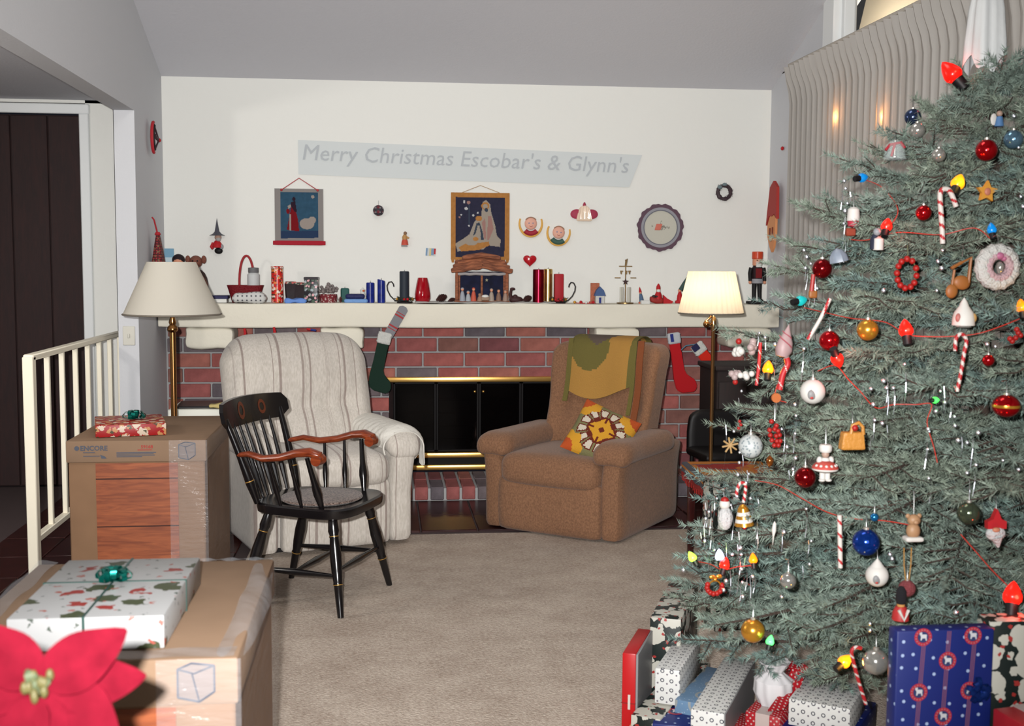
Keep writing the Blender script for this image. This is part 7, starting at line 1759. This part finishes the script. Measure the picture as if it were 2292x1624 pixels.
# chef doll
t, s = orn('doll_ornament', 'white chef doll with a full red and white skirt at left centre', 1847, 1032)
mb = MB(); mb.lathe([(12*s, 22*s), (15*s, 26*s), (15*s, 36*s), (12*s, 40*s), (0, 41*s)], 18); obj('chef_hat', mb, white_o, t)
mb = MB(); mb.ball((0, 0, 17*s), (9*s, 9*s, 10*s)); obj('head', mb, om('doll_skin', (0.88, 0.74, 0.66), k=0.34), t)
mb = MB(); mb.lathe([(0, -10*s), (10*s, -8*s), (11*s, 4*s), (8*s, 9*s), (0, 10*s)], 16); mb.ball((-14*s, 0, 3*s), (7*s, 7*s, 9*s)); mb.ball((14*s, 0, 3*s), (7*s, 7*s, 9*s)); obj('bodice', mb, white_o, t)
mb = MB(); mb.lathe([(10*s, 2*s), (20*s, -2*s), (30*s, -12*s), (31*s, -16*s)], 24); obj('skirt_red', mb, om('skirt_red', (0.80, 0.32, 0.28)), t)
mb = MB(); mb.lathe([(31*s, -16*s), (30*s, -20*s), (14*s, -26*s), (0, -27*s)], 24); obj('skirt_hem', mb, white_o, t)
for i in range(6): a = R(200+28*i); mb = MB(); mb.ball((25*s*math.cos(a), 25*s*math.sin(a), -9*s), 4*s, 8, 6); obj('skirt_dot', mb, white_o, t)
for sx in (-1, 1): mb = MB(); mb.tube([(sx*6*s, 0, -25*s), (sx*6*s, 0, -42*s)], 7*s, 10); mb.ball((sx*8*s, -3*s, -44*s), (8*s, 8*s, 4*s)); lgx = obj('leg', mb, white_o, t)
hookto(t, 40*s, 0.05)
# lighthouse, penguin-like figure, bells, purse, drum and so on
t, s = orn('lighthouse_ornament', 'small white and red lighthouse hanging at the upper left edge', 1910, 490)
mb = MB(); mb.lathe([(0, -4*s), (15*s, -4*s), (13*s, 22*s), (8*s, 27*s), (0, 28*s)], 16); obj('white_dome', mb, white_o, t); mb = MB(); mb.lathe([(0, -20*s), (12*s, -16*s), (14*s, -4*s), (0, -3*s)], 16); obj('red_band', mb, om('pinkish_red', (0.76, 0.22, 0.30)), t); mb = MB(); mb.box((-6*s, 0, -30*s), (22*s, 14*s, 18*s), 0.003); obj('foot', mb, om('foot_red', (0.60, 0.25, 0.16)), t); hookto(t, 27*s, 0.05)
t, s = orn('penguin_ornament', 'small white and navy penguin under the glowing red bulb', 1966, 540)
mb = MB(); mb.lathe([(0, -20*s), (12*s, -20*s), (12*s, 6*s), (0, 12*s)], 14); obj('white_front', mb, white_o, t); mb = MB(); mb.lathe([(0, -18*s), (11*s, -18*s), (11*s, 4*s), (6*s, 16*s), (0, 18*s)], 14, (-6*s, 6*s, 0)); obj('navy_back', mb, om('navy', (0.16, 0.18, 0.26)), t); mb = MB(); mb.ball((-4*s, 0, 22*s), 9*s, 12, 8); obj('head', mb, om('penguin_grey', (0.62, 0.63, 0.65)), t)
t, s = orn('umbrella_ornament', 'grey satin half-umbrella ornament at the left edge', 1876, 572, lean=R(-14))
mb = MB(); mb.lathe([(22*s, -14*s), (20*s, 0), (12*s, 12*s), (0, 18*s)], 20, flute=lambda a, i: 1+0.05*math.cos(8*a)); obj('canopy', mb, om('satin_grey', (0.56, 0.60, 0.66), rough=0.4), t); mb = MB(); mb.tube([(0, 0, 18*s), (0, 0, -20*s)], 1.5*s, 6); obj('handle', mb, hookm, t)
t, s = orn('bell_ornament', 'white porcelain bell with painted sides at right centre', 2157, 703)
mb = MB(); mb.lathe([(26*s, -26*s), (25*s, -10*s), (22*s, 4*s), (12*s, 18*s), (7*s, 30*s), (0, 40*s)], 24); obj('bell', mb, white_o, t)
for sx, c in ((-1, (0.76, 0.45, 0.42)), (1, (0.76, 0.60, 0.36))): mb = MB(); mb.ball((sx*19*s, -12*s, -8*s), (7*s, 6*s, 11*s), 10, 8); obj('painted_side', mb, om('bellpaint_%d' % sx, c), t)
mb = MB(); mb.lathe([(18*s, -26*s), (19*s, -30*s), (0, -31*s)], 20); obj('rim', mb, silverg, t)
t, s = orn('glass_bell', 'clear glass bell with a red ribbon bow at the upper left', 2003, 335)
mb = MB(); mb.lathe([(27*s, -22*s), (24*s, -14*s), (21*s, 10*s), (12*s, 20*s), (0, 24*s)], 24); obj('glass', mb, mat('clear_glass', (0.85, 0.9, 0.9), 0.06, spec=0.8, alpha=0.14), t)
mb = MB(); mb.tube([(0, -6*s, 14*s), (-16*s, -8*s, 10*s), (-26*s, -8*s, -2*s)], 3.4*s, 7); mb.tube([(0, -6*s, 14*s), (10*s, -8*s, 16*s), (20*s, -8*s, 4*s)], 3.4*s, 7); mb.tube([(-4*s, -8*s, 12*s), (-12*s, -9*s, -16*s)], 3*s, 7); obj('red_bow', mb, om('ribbon_red', (0.72, 0.14, 0.20)), t)
mb = MB(); mb.ball((0, 0, -16*s), 4*s, 8, 6); mb.tube([(0, 0, -12*s), (0, 0, 22*s)], 1*s, 5); obj('clapper', mb, silverg, t); hookto(t, 24*s, 0.03)
t, s = orn('cone_ornament', 'pink twisted sugar-cone ornament at the left edge', 1757, 765, lean=R(12))
mb = MB(); mb.lathe([(0, -36*s), (14*s, -34*s), (20*s, -18*s), (17*s, 0), (9*s, 20*s), (0, 42*s)], 20, flute=lambda a, i: 1+0.08*math.sin(3*a+i)); obj('cone', mb, om('sugar_pink', (0.86, 0.72, 0.72), k=0.36), t)
mb = MB(); mb.tube([(17*s*math.cos(a), -abs(17*s*math.sin(a))-2*s, -16*s+a*9*s) for a in [i*PI/8 for i in range(9)]], 1.6*s, 5); mb.tube([(12*s*math.cos(a), -abs(12*s*math.sin(a))-2*s, 8*s+a*5*s) for a in [i*PI/8 for i in range(9)]], 1.4*s, 5); obj('twist_line', mb, om('twist_red', (0.70, 0.36, 0.40)), t)
for k, (px, py, w, lab) in enumerate(((1652, 782, 24, 'white cotton ball figure with red tip, leftmost of two'), (1683, 778, 24, 'white speckled popcorn puff beside the cotton ball figure'), (1672, 838, 20, 'grey-white speckled puff below the two white ones'), (1645, 835, 22, 'pink-white candy ornament at the outer left edge'))):
    t, s = orn('puff_ornament', lab, px, py); rg = random.Random(k); mb = MB()
    for i in range(7): mb.ball((rg.gauss(0, w*0.22)*s, rg.gauss(0, w*0.2)*s, rg.gauss(0, w*0.25)*s), w*0.36*s, 9, 7)
    obj('puff', mb, [white_o, om('puff_pink', (0.86, 0.76, 0.75), k=0.36)][k % 2], t)
    if k in (0, 3): mb = MB(); mb.ball((0, -4*s, (w*0.8 if k == 0 else -w*0.9)*s), w*0.3*s, 9, 7); obj('red_tip', mb, bead_r, t)
t, s = orn('purse_ornament', 'gold basket purse ornament with a red flower at centre', 1907, 978)
mb = MB(); mb.soft((0, 0, -8*s), (54*s, 26*s, 42*s), 4*s, 8, lambda q: V((q.x*(1-0.1*q.z/(21*s)), q.y, q.z))); obj('purse_body', mb, mat('purse_gold', (0.84, 0.58, 0.26), 0.45, k=0.5, bump=0.4, bscale=80), t)
mb = MB(); mb.tube([(-8*s, -12*s, 10*s), (-4*s, -12*s, 30*s), (10*s, -12*s, 36*s), (20*s, -12*s, 26*s), (22*s, -12*s, 8*s)], 4.5*s, 8); obj('handle', mb, mat('purse_gold', (0.84, 0.58, 0.26)), t); mb = MB(); mb.ball((0, -14*s, 24*s), 8*s); obj('red_flower', mb, bead_r, t); hookto(t, 34*s)
t, s = orn('bell_ornament', 'gold-striped metal bell near the left edge', 1664, 1150, lean=R(-6))
for i in range(5): mb = MB(); r0_, r1_ = (12+i*2.2), (14.2+i*2.2); mb.lathe([(r0_*s, (14-i*8)*s), (r1_*s, (6-i*8)*s)], 20); obj('stripe', mb, [goldg, white_o][i % 2], t)
mb = MB(); mb.lathe([(12*s, 14*s), (6*s, 22*s), (0, 24*s)], 16); obj('crown', mb, goldg, t); mb = MB(); mb.ball((0, 0, -32*s), 5*s); obj('clapper', mb, bead_r, t)
t, s = orn('snowman_ornament', 'white snowman with a red cap at the left edge', 1622, 1135)
mb = MB(); mb.ball((0, 0, 8*s), 13*s); obj('head', mb, white_o, t); mb = MB(); mb.ball((2*s, 0, -26*s), (18*s, 16*s, 28*s)); obj('body', mb, mat('fluffy_white', (0.86, 0.86, 0.86)), t); mb = MB(); mb.lathe([(11*s, 14*s), (8*s, 22*s), (0, 26*s)], 14); obj('cap', mb, bead_r, t)
t, s = orn('acorn_ornament', 'small brown glass acorn at left centre', 1723, 1033); mb = MB(); mb.lathe([(0, -13*s), (7*s, -6*s), (9*s, 2*s), (7*s, 9*s), (0, 16*s)], 14); obj('acorn', mb, glassy('amber', (0.60, 0.34, 0.14)), t)
t, s = orn('straw_star', 'tan straw star at the left edge beside the dark cabinet', 1634, 996)
for i in range(4): a = PI*i/4+0.2; mb = MB(); mb.tube([(-19*s*math.cos(a), 0, -19*s*math.sin(a)), (19*s*math.cos(a), -0.002, 19*s*math.sin(a))], [0.6*s, 2.6*s][i % 2] if False else 2.2*s, 6); obj('straw', mb, om('straw', (0.74, 0.60, 0.40)), t)
t, s = orn('medal_ornament', 'orange round medal on a pin below the twisted red stick', 1737, 890); mb = MB(); mb.X = Matrix.Rotation(PI/2, 4, 'X'); mb.lathe([(0, -0.004), (11*s, -0.004), (11*s, 0.004), (0, 0.004)], 20); obj('disc', mb, om('medal_orange', (0.76, 0.42, 0.20)), t); mb = MB(); mb.tube([(2*s, 0, -10*s), (0, 0, -36*s)], 1.2*s, 6); obj('pin', mb, hookm, t)
t, s = orn('icicle_ornament', 'long white glass icicle in the lower left of the tree', 1732, 1190, lean=R(4)); mb = MB(); mb.lathe([(0, -34*s), (2*s, -10*s), (5.5*s, 4*s), (4*s, 20*s), (0, 26*s)], 12); obj('icicle', mb, white_o, t)
t, s = orn('bow_ornament', 'little red and tan crossed bow at the left of the tree', 1820, 635); mb = MB(); mb.tube([(0, 0, 22*s), (-4*s, 0, -24*s)], 5*s, 8); obj('red_band', mb, bead_r, t); mb = MB(); mb.soft((0, 0, -24*s), (20*s, 10*s, 18*s), 4*s, 6); obj('tan_foot', mb, gb, t)
t, s = orn('angel_ornament', 'small blue and white angel near the tree top right', 2237, 265); mb = MB(); mb.lathe([(0, -20*s), (11*s, -18*s), (7*s, 4*s), (0, 6*s)], 14); obj('blue_robe', mb, om('angel_blue', (0.35, 0.52, 0.72)), t); mb = MB(); mb.ball((0, 0, 11*s), 7*s); obj('head', mb, om('doll_skin', (0.88, 0.74, 0.66)), t); mb = MB(); mb.ball((-12*s, 3*s, -2*s), (8*s, 3*s, 14*s)); obj('wing', mb, white_o, t)
# silver tinsel: strands with glints
tin = thing('tinsel', 'silver tinsel icicles and glints scattered over the tree', 'tinsel', (TX, TY, 0))
tins = mat('tinsel_silver', (0.90, 0.92, 0.96), 0.38, metal=1.0)
SP = [(1890, 405), (1893, 422), (1897, 455), (1892, 472), (1889, 500), (1800, 560), (1806, 575), (1815, 590), (1803, 600), (1829, 645), (1700, 745), (1713, 755), (1735, 770), (1800, 780), (1780, 905), (1782, 930), (1750, 960), (1780, 970), (1950, 870), (1978, 852), (1985, 868), (1955, 905), (1958, 940), (1975, 947), (2025, 815), (2000, 868), (1762, 1000), (1781, 1025), (1775, 1050), (1660, 875), (1643, 965), (1656, 1012), (1655, 1035), (1652, 1062), (1676, 1060), (1670, 1080), (1650, 1110), (1636, 1130), (1587, 1145), (1580, 1160), (1605, 1115), (1680, 1115), (1658, 1225), (1660, 1240), (1660, 1273), (1662, 1303), (1663, 1335), (1755, 1190), (1805, 1138), (1816, 1210), (1812, 1262), (2078, 960), (2077, 1005), (2079, 1070), (2165, 990), (2145, 985), (2185, 1040), (2165, 1058), (2115, 900), (2105, 875), (2095, 920), (2137, 932), (2138, 952), (2190, 968), (2080, 965), (1992, 1240), (1997, 1250), (1948, 1395), (1948, 1410), (2140, 1370), (1978, 650), (2097, 650), (2100, 585), (2108, 600), (2110, 560), (2210, 770), (2228, 775), (2285, 440), (2290, 462), (1590, 1180), (1578, 1210), (1600, 1230), (1640, 1240), (1625, 1300), (1620, 1320), (1685, 1290), (1750, 1335), (1530, 1275), (2280, 1050), (2245, 1030), (2270, 260), (2280, 330)]
mbs = MB(); mbt = MB(); rg = random.Random(9)
for (px, py) in SP:
    q = ontree(px, py, 0.03)-V((TX, TY, 0)); r_ = rg.uniform(0.0042, 0.0070); mbs.ball(q, r_, 9, 7)
for i in range(85):
    if i < 60: px, py = SP[i % len(SP)]; px += rg.gauss(0, 8); py += rg.gauss(0, 10)
    else: px, py = rg.uniform(1560, 1700), rg.uniform(1080, 1290)
    q = ontree(px, py, 0.025)-V((TX, TY, 0)); L = rg.uniform(0.05, 0.13)
    w = 0.0009; a = rg.random()*PI
    for k in range(4):
        z0, z1 = -L*k/4, -L*(k+1)/4; a2 = a+0.5
        o1 = V((math.cos(a)*w, math.sin(a)*w, 0)); o2 = V((math.cos(a2)*w, math.sin(a2)*w, 0)); mbt.add([q+V((0.003*math.sin(k), 0, z0))-o1, q+V((0.003*math.sin(k), 0, z0))+o1, q+V((0.003*math.sin(k+1), 0, z1))+o2, q+V((0.003*math.sin(k+1), 0, z1))-o2], [(0, 1, 2, 3)]); a = a2
o = obj('glints', mbs, tins, tin); o['kind'] = 'stuff'; o = obj('icicle_strands', mbt, tins, tin); o['kind'] = 'stuff'
tin['kind'] = 'stuff'
# ------------------------------------------------------------------ gifts under the tree
GK = 0.50
def gmat(n, c, rough=0.4): return mat('wrap_'+n, c, rough, k=GK)
p_flor = paper('wrap_dark_floral', (0.07, 0.13, 0.12), [((0.86, 0.85, 0.80), 13, (0.40, 2.6, 0.5), 0.8, 0.35), ((0.86, 0.85, 0.80), 21, (0.24, 2.6, 0.5), 1.0, 3.1), ((0.72, 0.22, 0.20), 24, (0.12, 2.6, 0.5), 1.0, 1.3)], k=GK)
p_mot = paper('wrap_white_motifs', (0.86, 0.86, 0.85), [((0.30, 0.30, 0.34), 32, 0.22, 0.0, 0.33), ((0.86, 0.86, 0.85), 32, 0.12, 0.0, 0.33), ((0.45, 0.42, 0.46), 32, 0.10, 0.0, 0.345)], k=GK*1.35)
p_dot = paper('wrap_red_dots', (0.76, 0.12, 0.17), [((0.90, 0.78, 0.76), 75, 0.22, 0.0, 0.1)], k=GK, uvrot=0.6)
p_nav = paper('wrap_navy_snow', (0.09, 0.16, 0.48), [((0.72, 0.80, 0.95), 25, 0.10, 0.6, 0.2)], k=GK)
redp, bluel = gmat('red', (0.82, 0.10, 0.12)), paper('wrap_light_blue', (0.46, 0.60, 0.74), [((0.66, 0.68, 0.68), 9, 0.34, 0.0, 0.3), ((0.46, 0.60, 0.74), 9, 0.26, 0.0, 0.3), ((0.70, 0.78, 0.86), 50, 0.10, 1.0, 0.8)], k=GK)
silv = mat('wrap_silver_side', (0.62, 0.62, 0.63), 0.4, k=GK)
def fromcorners(lab, pts, z, h, m_, **kw):
    """top face corners in the picture (front-left, front-right, back-right) at height z"""
    A = onz(*pts[0], z); B = onz(*pts[1], z); C_ = onz(*pts[2], z)
    e1 = B-A; e1.z = 0; an = math.atan2(e1.y, e1.x); L1 = e1.length; n_ = V((-math.sin(an), math.cos(an), 0)); D_ = (C_-B).dot(n_)
    c = A+e1*0.5+n_*D_*0.5
    t = gift(lab, (c.x, c.y, z-h), (L1, D_, h), m_, an, **kw); t['d'] = (L1, D_, h); return t
def fromedge(lab, FL, BL, w, z, h, m_, **kw):
    """left edge of the top face (front, back) read at height z, width w to its right"""
    A = onz(*FL, z); B = onz(*BL, z); d = B-A; d.z = 0; D_ = d.length; an = math.atan2(d.y, d.x)-PI/2
    e1 = V((math.cos(an), math.sin(an), 0)); c = A+d*0.5+e1*w/2
    t = gift(lab, (c.x, c.y, z-h), (w, D_, h), m_, an, **kw); t['d'] = (w, D_, h); return t
# thin red box standing on its long edge
t = fromedge('flat red and white gift standing on edge at the left of the presents', (1393, 1460), (1428, 1405), 0.046, 0.27, 0.27, redp)
L1, D1, h1_ = t['d']; del t['d']
mb = MB(); mb.box((L1/2+0.003, 0, h1_/2), (0.008, D1-0.004, h1_-0.004), 0.002); plabel(obj('side_panel', mb, silv, t), 'grey-white back panel')
mb = MB(); mb.box((0.002, -D1/2-0.0012, 0.105), (0.008, 0.002, 0.05)); obj('tag', mb, gmat('tag_white', (0.92, 0.88, 0.84)), t)
mb = MB(); mb.box((0, 0, 0.10), (L1+0.002, D1+0.002, 0.003)); obj('cord', mb, gmat('cord_red', (0.60, 0.16, 0.14)), t)
# floral boxes
fromedge('upright narrow dark floral gift right behind the flat red one', (1455, 1380), (1500, 1298), 0.11, 0.31, 0.31, p_flor)
gift('tall dark floral gift standing half behind the tree near the side table', (1.50, 4.78, 0), (0.24, 0.16, 0.64), p_flor, R(8))
fromedge('low dark floral gift lying in front of the upright floral one', (1412, 1598), (1530, 1472), 0.10, 0.09, 0.09, p_flor)
fromedge('white gift with small dark motifs lying on the low floral gift', (1466, 1494), (1516, 1424), 0.085, 0.215, 0.12, p_mot)
fromedge('light blue gift with moon print left of the long white one', (1510, 1564), (1582, 1490), 0.10, 0.13, 0.13, bluel)
tl_ = fromedge('long white gift with dark motifs and a silver side', (1546, 1586), (1622, 1468), 0.105, 0.17, 0.17, p_mot)
L1, D1, h1_ = tl_['d']
mb = MB(); mb.box((L1/2+0.001, 0, h1_/2), (0.004, D1-0.006, h1_-0.006), 0.001); plabel(obj('side_panel', mb, silv, tl_), 'plain silver side')
tn_ = fromedge('small navy gift with sheep medallions at the front left of the pile', (1460, 1618), (1478, 1560), 0.125, 0.085, 0.085, p_nav)
fromcorners('red polka-dot gift in the front row', [(1532, 1612), (1690, 1640), (1700, 1600)], 0.07, 0.07, p_dot)
fromcorners('red patterned gift at the front left edge of the pile', [(1408, 1622), (1458, 1630), (1475, 1590)], 0.05, 0.05, p_red)
fromcorners('red and gold gift in the gap between floral and blue gifts', [(1500, 1600), (1530, 1606), (1568, 1540)], 0.06, 0.06, p_red)
fromedge('white gift with O motifs in front under the tree', (1765, 1562), (1806, 1510), 0.19, 0.20, 0.085, p_mot)
fromcorners('navy gift with medallions under the white O-motif gift', [(1745, 1628), (1900, 1660), (2000, 1578)], 0.11, 0.11, p_nav)
fromcorners('red polka-dot gift with a white label strip', [(1668, 1590), (1746, 1606), (1800, 1500)], 0.14, 0.14, p_dot, ribbons=(('y', 0.0, 0.045),), ribm=gmat('label_white', (0.88, 0.80, 0.78)))
fromcorners('red and gold gift at the bottom edge of the pile', [(1690, 1630), (1800, 1650), (1830, 1605)], 0.06, 0.06, p_red)
# white tissue bundle with bow
t = thing('tissue_bundle', 'white tissue-wrapped round bundle with a clear bow under the gold ball', 'gift', onz(1722, 1580, 0.14)+V((0, 0, 0)))
c = onz(1726, 1568, 0.142); t.location = (c.x, c.y-0.02, 0.1425)
mb = MB(); mb.lathe([(0, 0), (0.045, 0), (0.062, 0.04), (0.060, 0.08), (0.028, 0.105), (0.05, 0.14), (0.02, 0.13), (0, 0.12)], 54, flute=lambda a, i: 1+0.06*math.sin(9*a+i)); obj('tissue', mb, mat('tissue_white', (0.88, 0.87, 0.88), 0.6, k=GK*1.3), t)
bow(t, mat('clear_ribbon', (0.85, 0.88, 0.86), 0.2, k=0.4), (0, 0, 0.115), 0.045)
# red dotted ribbon loop
t = thing('ribbon', 'red dotted wide ribbon trailing from under the branches to the white label gift', 'ribbon', onz(1790, 1500, 0.16))
q0 = V(t.location); pts = [onz(1755, 1500, 0.22)-q0, onz(1772, 1480, 0.26)-q0, onz(1790, 1495, 0.25)-q0, onz(1772, 1540, 0.20)-q0, onz(1735, 1590, 0.165)-q0]
mb = MB(); mb.sheet(lambda u, v: pts[min(3, int(v*4))].lerp(pts[min(4, int(v*4)+1)], v*4-int(v*4) if v < 1 else 1)+V((0.03*(u-0.5)*2, 0.01*(u-0.5), 0.0)), 4, 24, 0.001); obj('ribbon_band', mb, p_dot, t)
# the big navy gift with sheep medallions
YB = 2.56
A = at(2008, 1416, YB); B = at(2226, 1414, YB); wB = B.x-A.x
bgf = thing('gift_box', 'big navy gift printed with white sheep medallions at the front right', 'gift', ((A.x+B.x)/2, YB+0.024, 0), R(0))
hB = A.z+0.004
mb = MB(); mb.box((0, 0, hB/2), (wB, 0.048, hB), 0.005, 2); obj('wrapped_box', mb, p_nav, bgf)
fy = -0.0246; s = YB/2600
mr = gmat('medal_red', (0.78, 0.20, 0.26)); mp = gmat('medal_rose', (0.72, 0.52, 0.55)); mw = gmat('medal_white', (0.90, 0.90, 0.92)); mg_ = gmat('medal_slate', (0.22, 0.27, 0.45)); mli = gmat('line_rose', (0.60, 0.38, 0.46))
def disc(mb, cx, cz, r0, r1, y, n=28):
    vs = []; fs = []
    for i in range(n):
        a = 2*PI*i/n; vs += [(cx+r0*math.cos(a), y, cz+r0*math.sin(a)), (cx+r1*math.cos(a), y, cz+r1*math.sin(a))]
    for i in range(n): j = (i+1) % n; fs.append((2*i, 2*i+1, 2*j+1, 2*j))
    mb.add(vs, fs)
sheep = [(-9, 6), (-10, 10), (-8, 13), (-6, 11), (-5, 14), (-3, 12), (-3, 7), (8, 7), (10, 5), (9, 1), (10, -9), (7, -9), (6, -3), (-2, -3), (-4, -8), (-7, -8), (-6, 0), (-7, 5)]
med = [(-58, 60), (74, 58), (10, 122), (-64, 186), (68, 186), (4, 250), (-116, 116), (-120, 246), (-70, 314), (62, 314), (-2, 378), (-74, 440), (58, 440)]
med = [(-58, 16), (68, 16), (6, 76), (-64, 152), (64, 152), (0, 214), (-70, 278), (58, 278), (-6, 340), (-74, 404), (52, 404), (-10, 466)]
stripe = MB(); ringm = MB(); dotm = MB(); slm = MB(); shm = MB()
for (x0_, z0_), (x1_, z1_) in (((-54, 0), (-80, 520)), ((8, 0), (-14, 520)), ((74, 0), (48, 520))):
    for k in (-4, 0, 4):
        a = V(((x0_+k)*s, fy-0.0002, hB-0.003-z0_*s)); b = V(((x1_+k)*s, fy-0.0002, hB-z1_*s)); stripe.add([a-V((1.0*s, 0, 0)), a+V((1.0*s, 0, 0)), b+V((1.0*s, 0, 0)), b-V((1.0*s, 0, 0))], [(0, 3, 2, 1)])
for (mx_, mz_) in med:
    cx_, cz_ = mx_*s, hB-mz_*s
    disc(ringm, cx_, cz_, 14*s, 22*s, fy-0.0006); disc(slm, cx_, cz_, 0.1*s, 14.5*s, fy-0.0005)
    for k in range(16): a = 2*PI*(k+0.5)/16; disc(dotm, cx_+18*s*math.cos(a), cz_+18*s*math.sin(a), 0.1*s, 1.9*s, fy-0.0010, 6)
    shm.prism([(cx_+x*s*0.95, cz_+z*s*0.95) for x, z in sheep], 0.0005, fy-0.0006)
for nm, mbx, mm in (('printed_stripe', stripe, mli), ('medallion_ring', ringm, mr), ('medallion_dot', dotm, mp), ('medallion_field', slm, mg_), ('printed_sheep', shm, mw)):
    o = obj(nm, mbx, mm, bgf); o['kind'] = 'stuff'
bo = bow(bgf, mat('blue_foil', (0.10, 0.22, 0.52), 0.25, metal=0.6, k=0.6), (0, 0, 0), 0.033); bo.location = (82*s, fy, hB-148*s); bo.rotation_euler = (R(90), 0, 0)
gift('tall dark floral gift with red berries at the right front edge', (B.x+0.062, YB+0.06, 0), (0.115, 0.07, hB+0.008), p_flor, R(-2))
gift('red and white gift in the bottom right corner', (B.x+0.06, YB-0.13, 0), (0.16, 0.16, A.z-0.165), gmat('corner_red', (0.80, 0.14, 0.18)), R(10), ribbons=(('y', 0.0, 0.05),), ribm=gmat('label_white', (0.88, 0.80, 0.78)))

# one medallion on top of the small navy gift
zt_ = 0.0856; m1, m2, m3 = MB(), MB(), MB(); k_ = 0.0012
for mbx, r0, r1, z in ((m1, 15, 23, 0.0004), (m2, 0.1, 15.5, 0.0002)):
    mbx.X = Matrix.Translation(V((0.0, 0.0, zt_+z))) @ Matrix.Rotation(-PI/2, 4, 'X'); disc(mbx, 0, 0, r0*k_, r1*k_, 0)
m3.X = Matrix.Translation(V((0, 0, zt_+0.0012))) @ Matrix.Rotation(-PI/2, 4, 'X'); m3.prism([(x*k_, z*k_) for x, z in sheep], 0.0006, 0)
obj('medallion_ring', m1, mr, tn_); obj('medallion_field', m2, mg_, tn_); obj('printed_sheep', m3, mw, tn_)
for o in bpy.data.objects:
    if 'd' in o.keys(): del o['d']
# repeats of one kind share a group phrase
GROUPS = {'ball_ornament': 'glass balls on the Christmas tree', 'candy_cane': 'candy canes on the Christmas tree', 'light_bulb': 'coloured light bulbs on the Christmas tree', 'berry_cluster': 'berry clusters on the Christmas tree', 'berry_wreath': 'berry wreaths on the Christmas tree',
          'bell_ornament': 'bells on the Christmas tree', 'puff_ornament': 'puffs at the left edge of the tree', 'nativity_figure': 'nativity figures in the stable', 'candle': 'candles on the mantel', 'foil_candle': 'foil candles on the mantel', 'candle_holder': 'iron candle holders on the mantel',
          'pine_cone': 'pine cones on the mantel', 'stocking': 'stockings hanging from the mantel', 'hanging_loop': 'loops under the mantel', 'wall_hanging': 'felt hangings above the mantel', 'angel_plaque': 'angel faces on the wall', 'carton': 'furniture cartons on the left', 'curtain': 'curtains on the right wall',
          'recliner': 'recliner armchairs by the fireplace', 'floor_lamp': 'brass floor lamps', 'gift_bag': 'dark gift bags on the mantel', 'tin': 'tins on the mantel', 'elf_figure': 'little elves on the mantel', 'sachet': 'padded sachets on the mantel', 'window_candle_light': 'warm lights behind the curtain', 'gift_box': 'wrapped gifts in the room'}
for o in bpy.data.objects:
    if o.parent is None and 'label' in o.keys():
        g_ = GROUPS.get(o.name.split('.')[0])
        if g_: o['group'] = g_
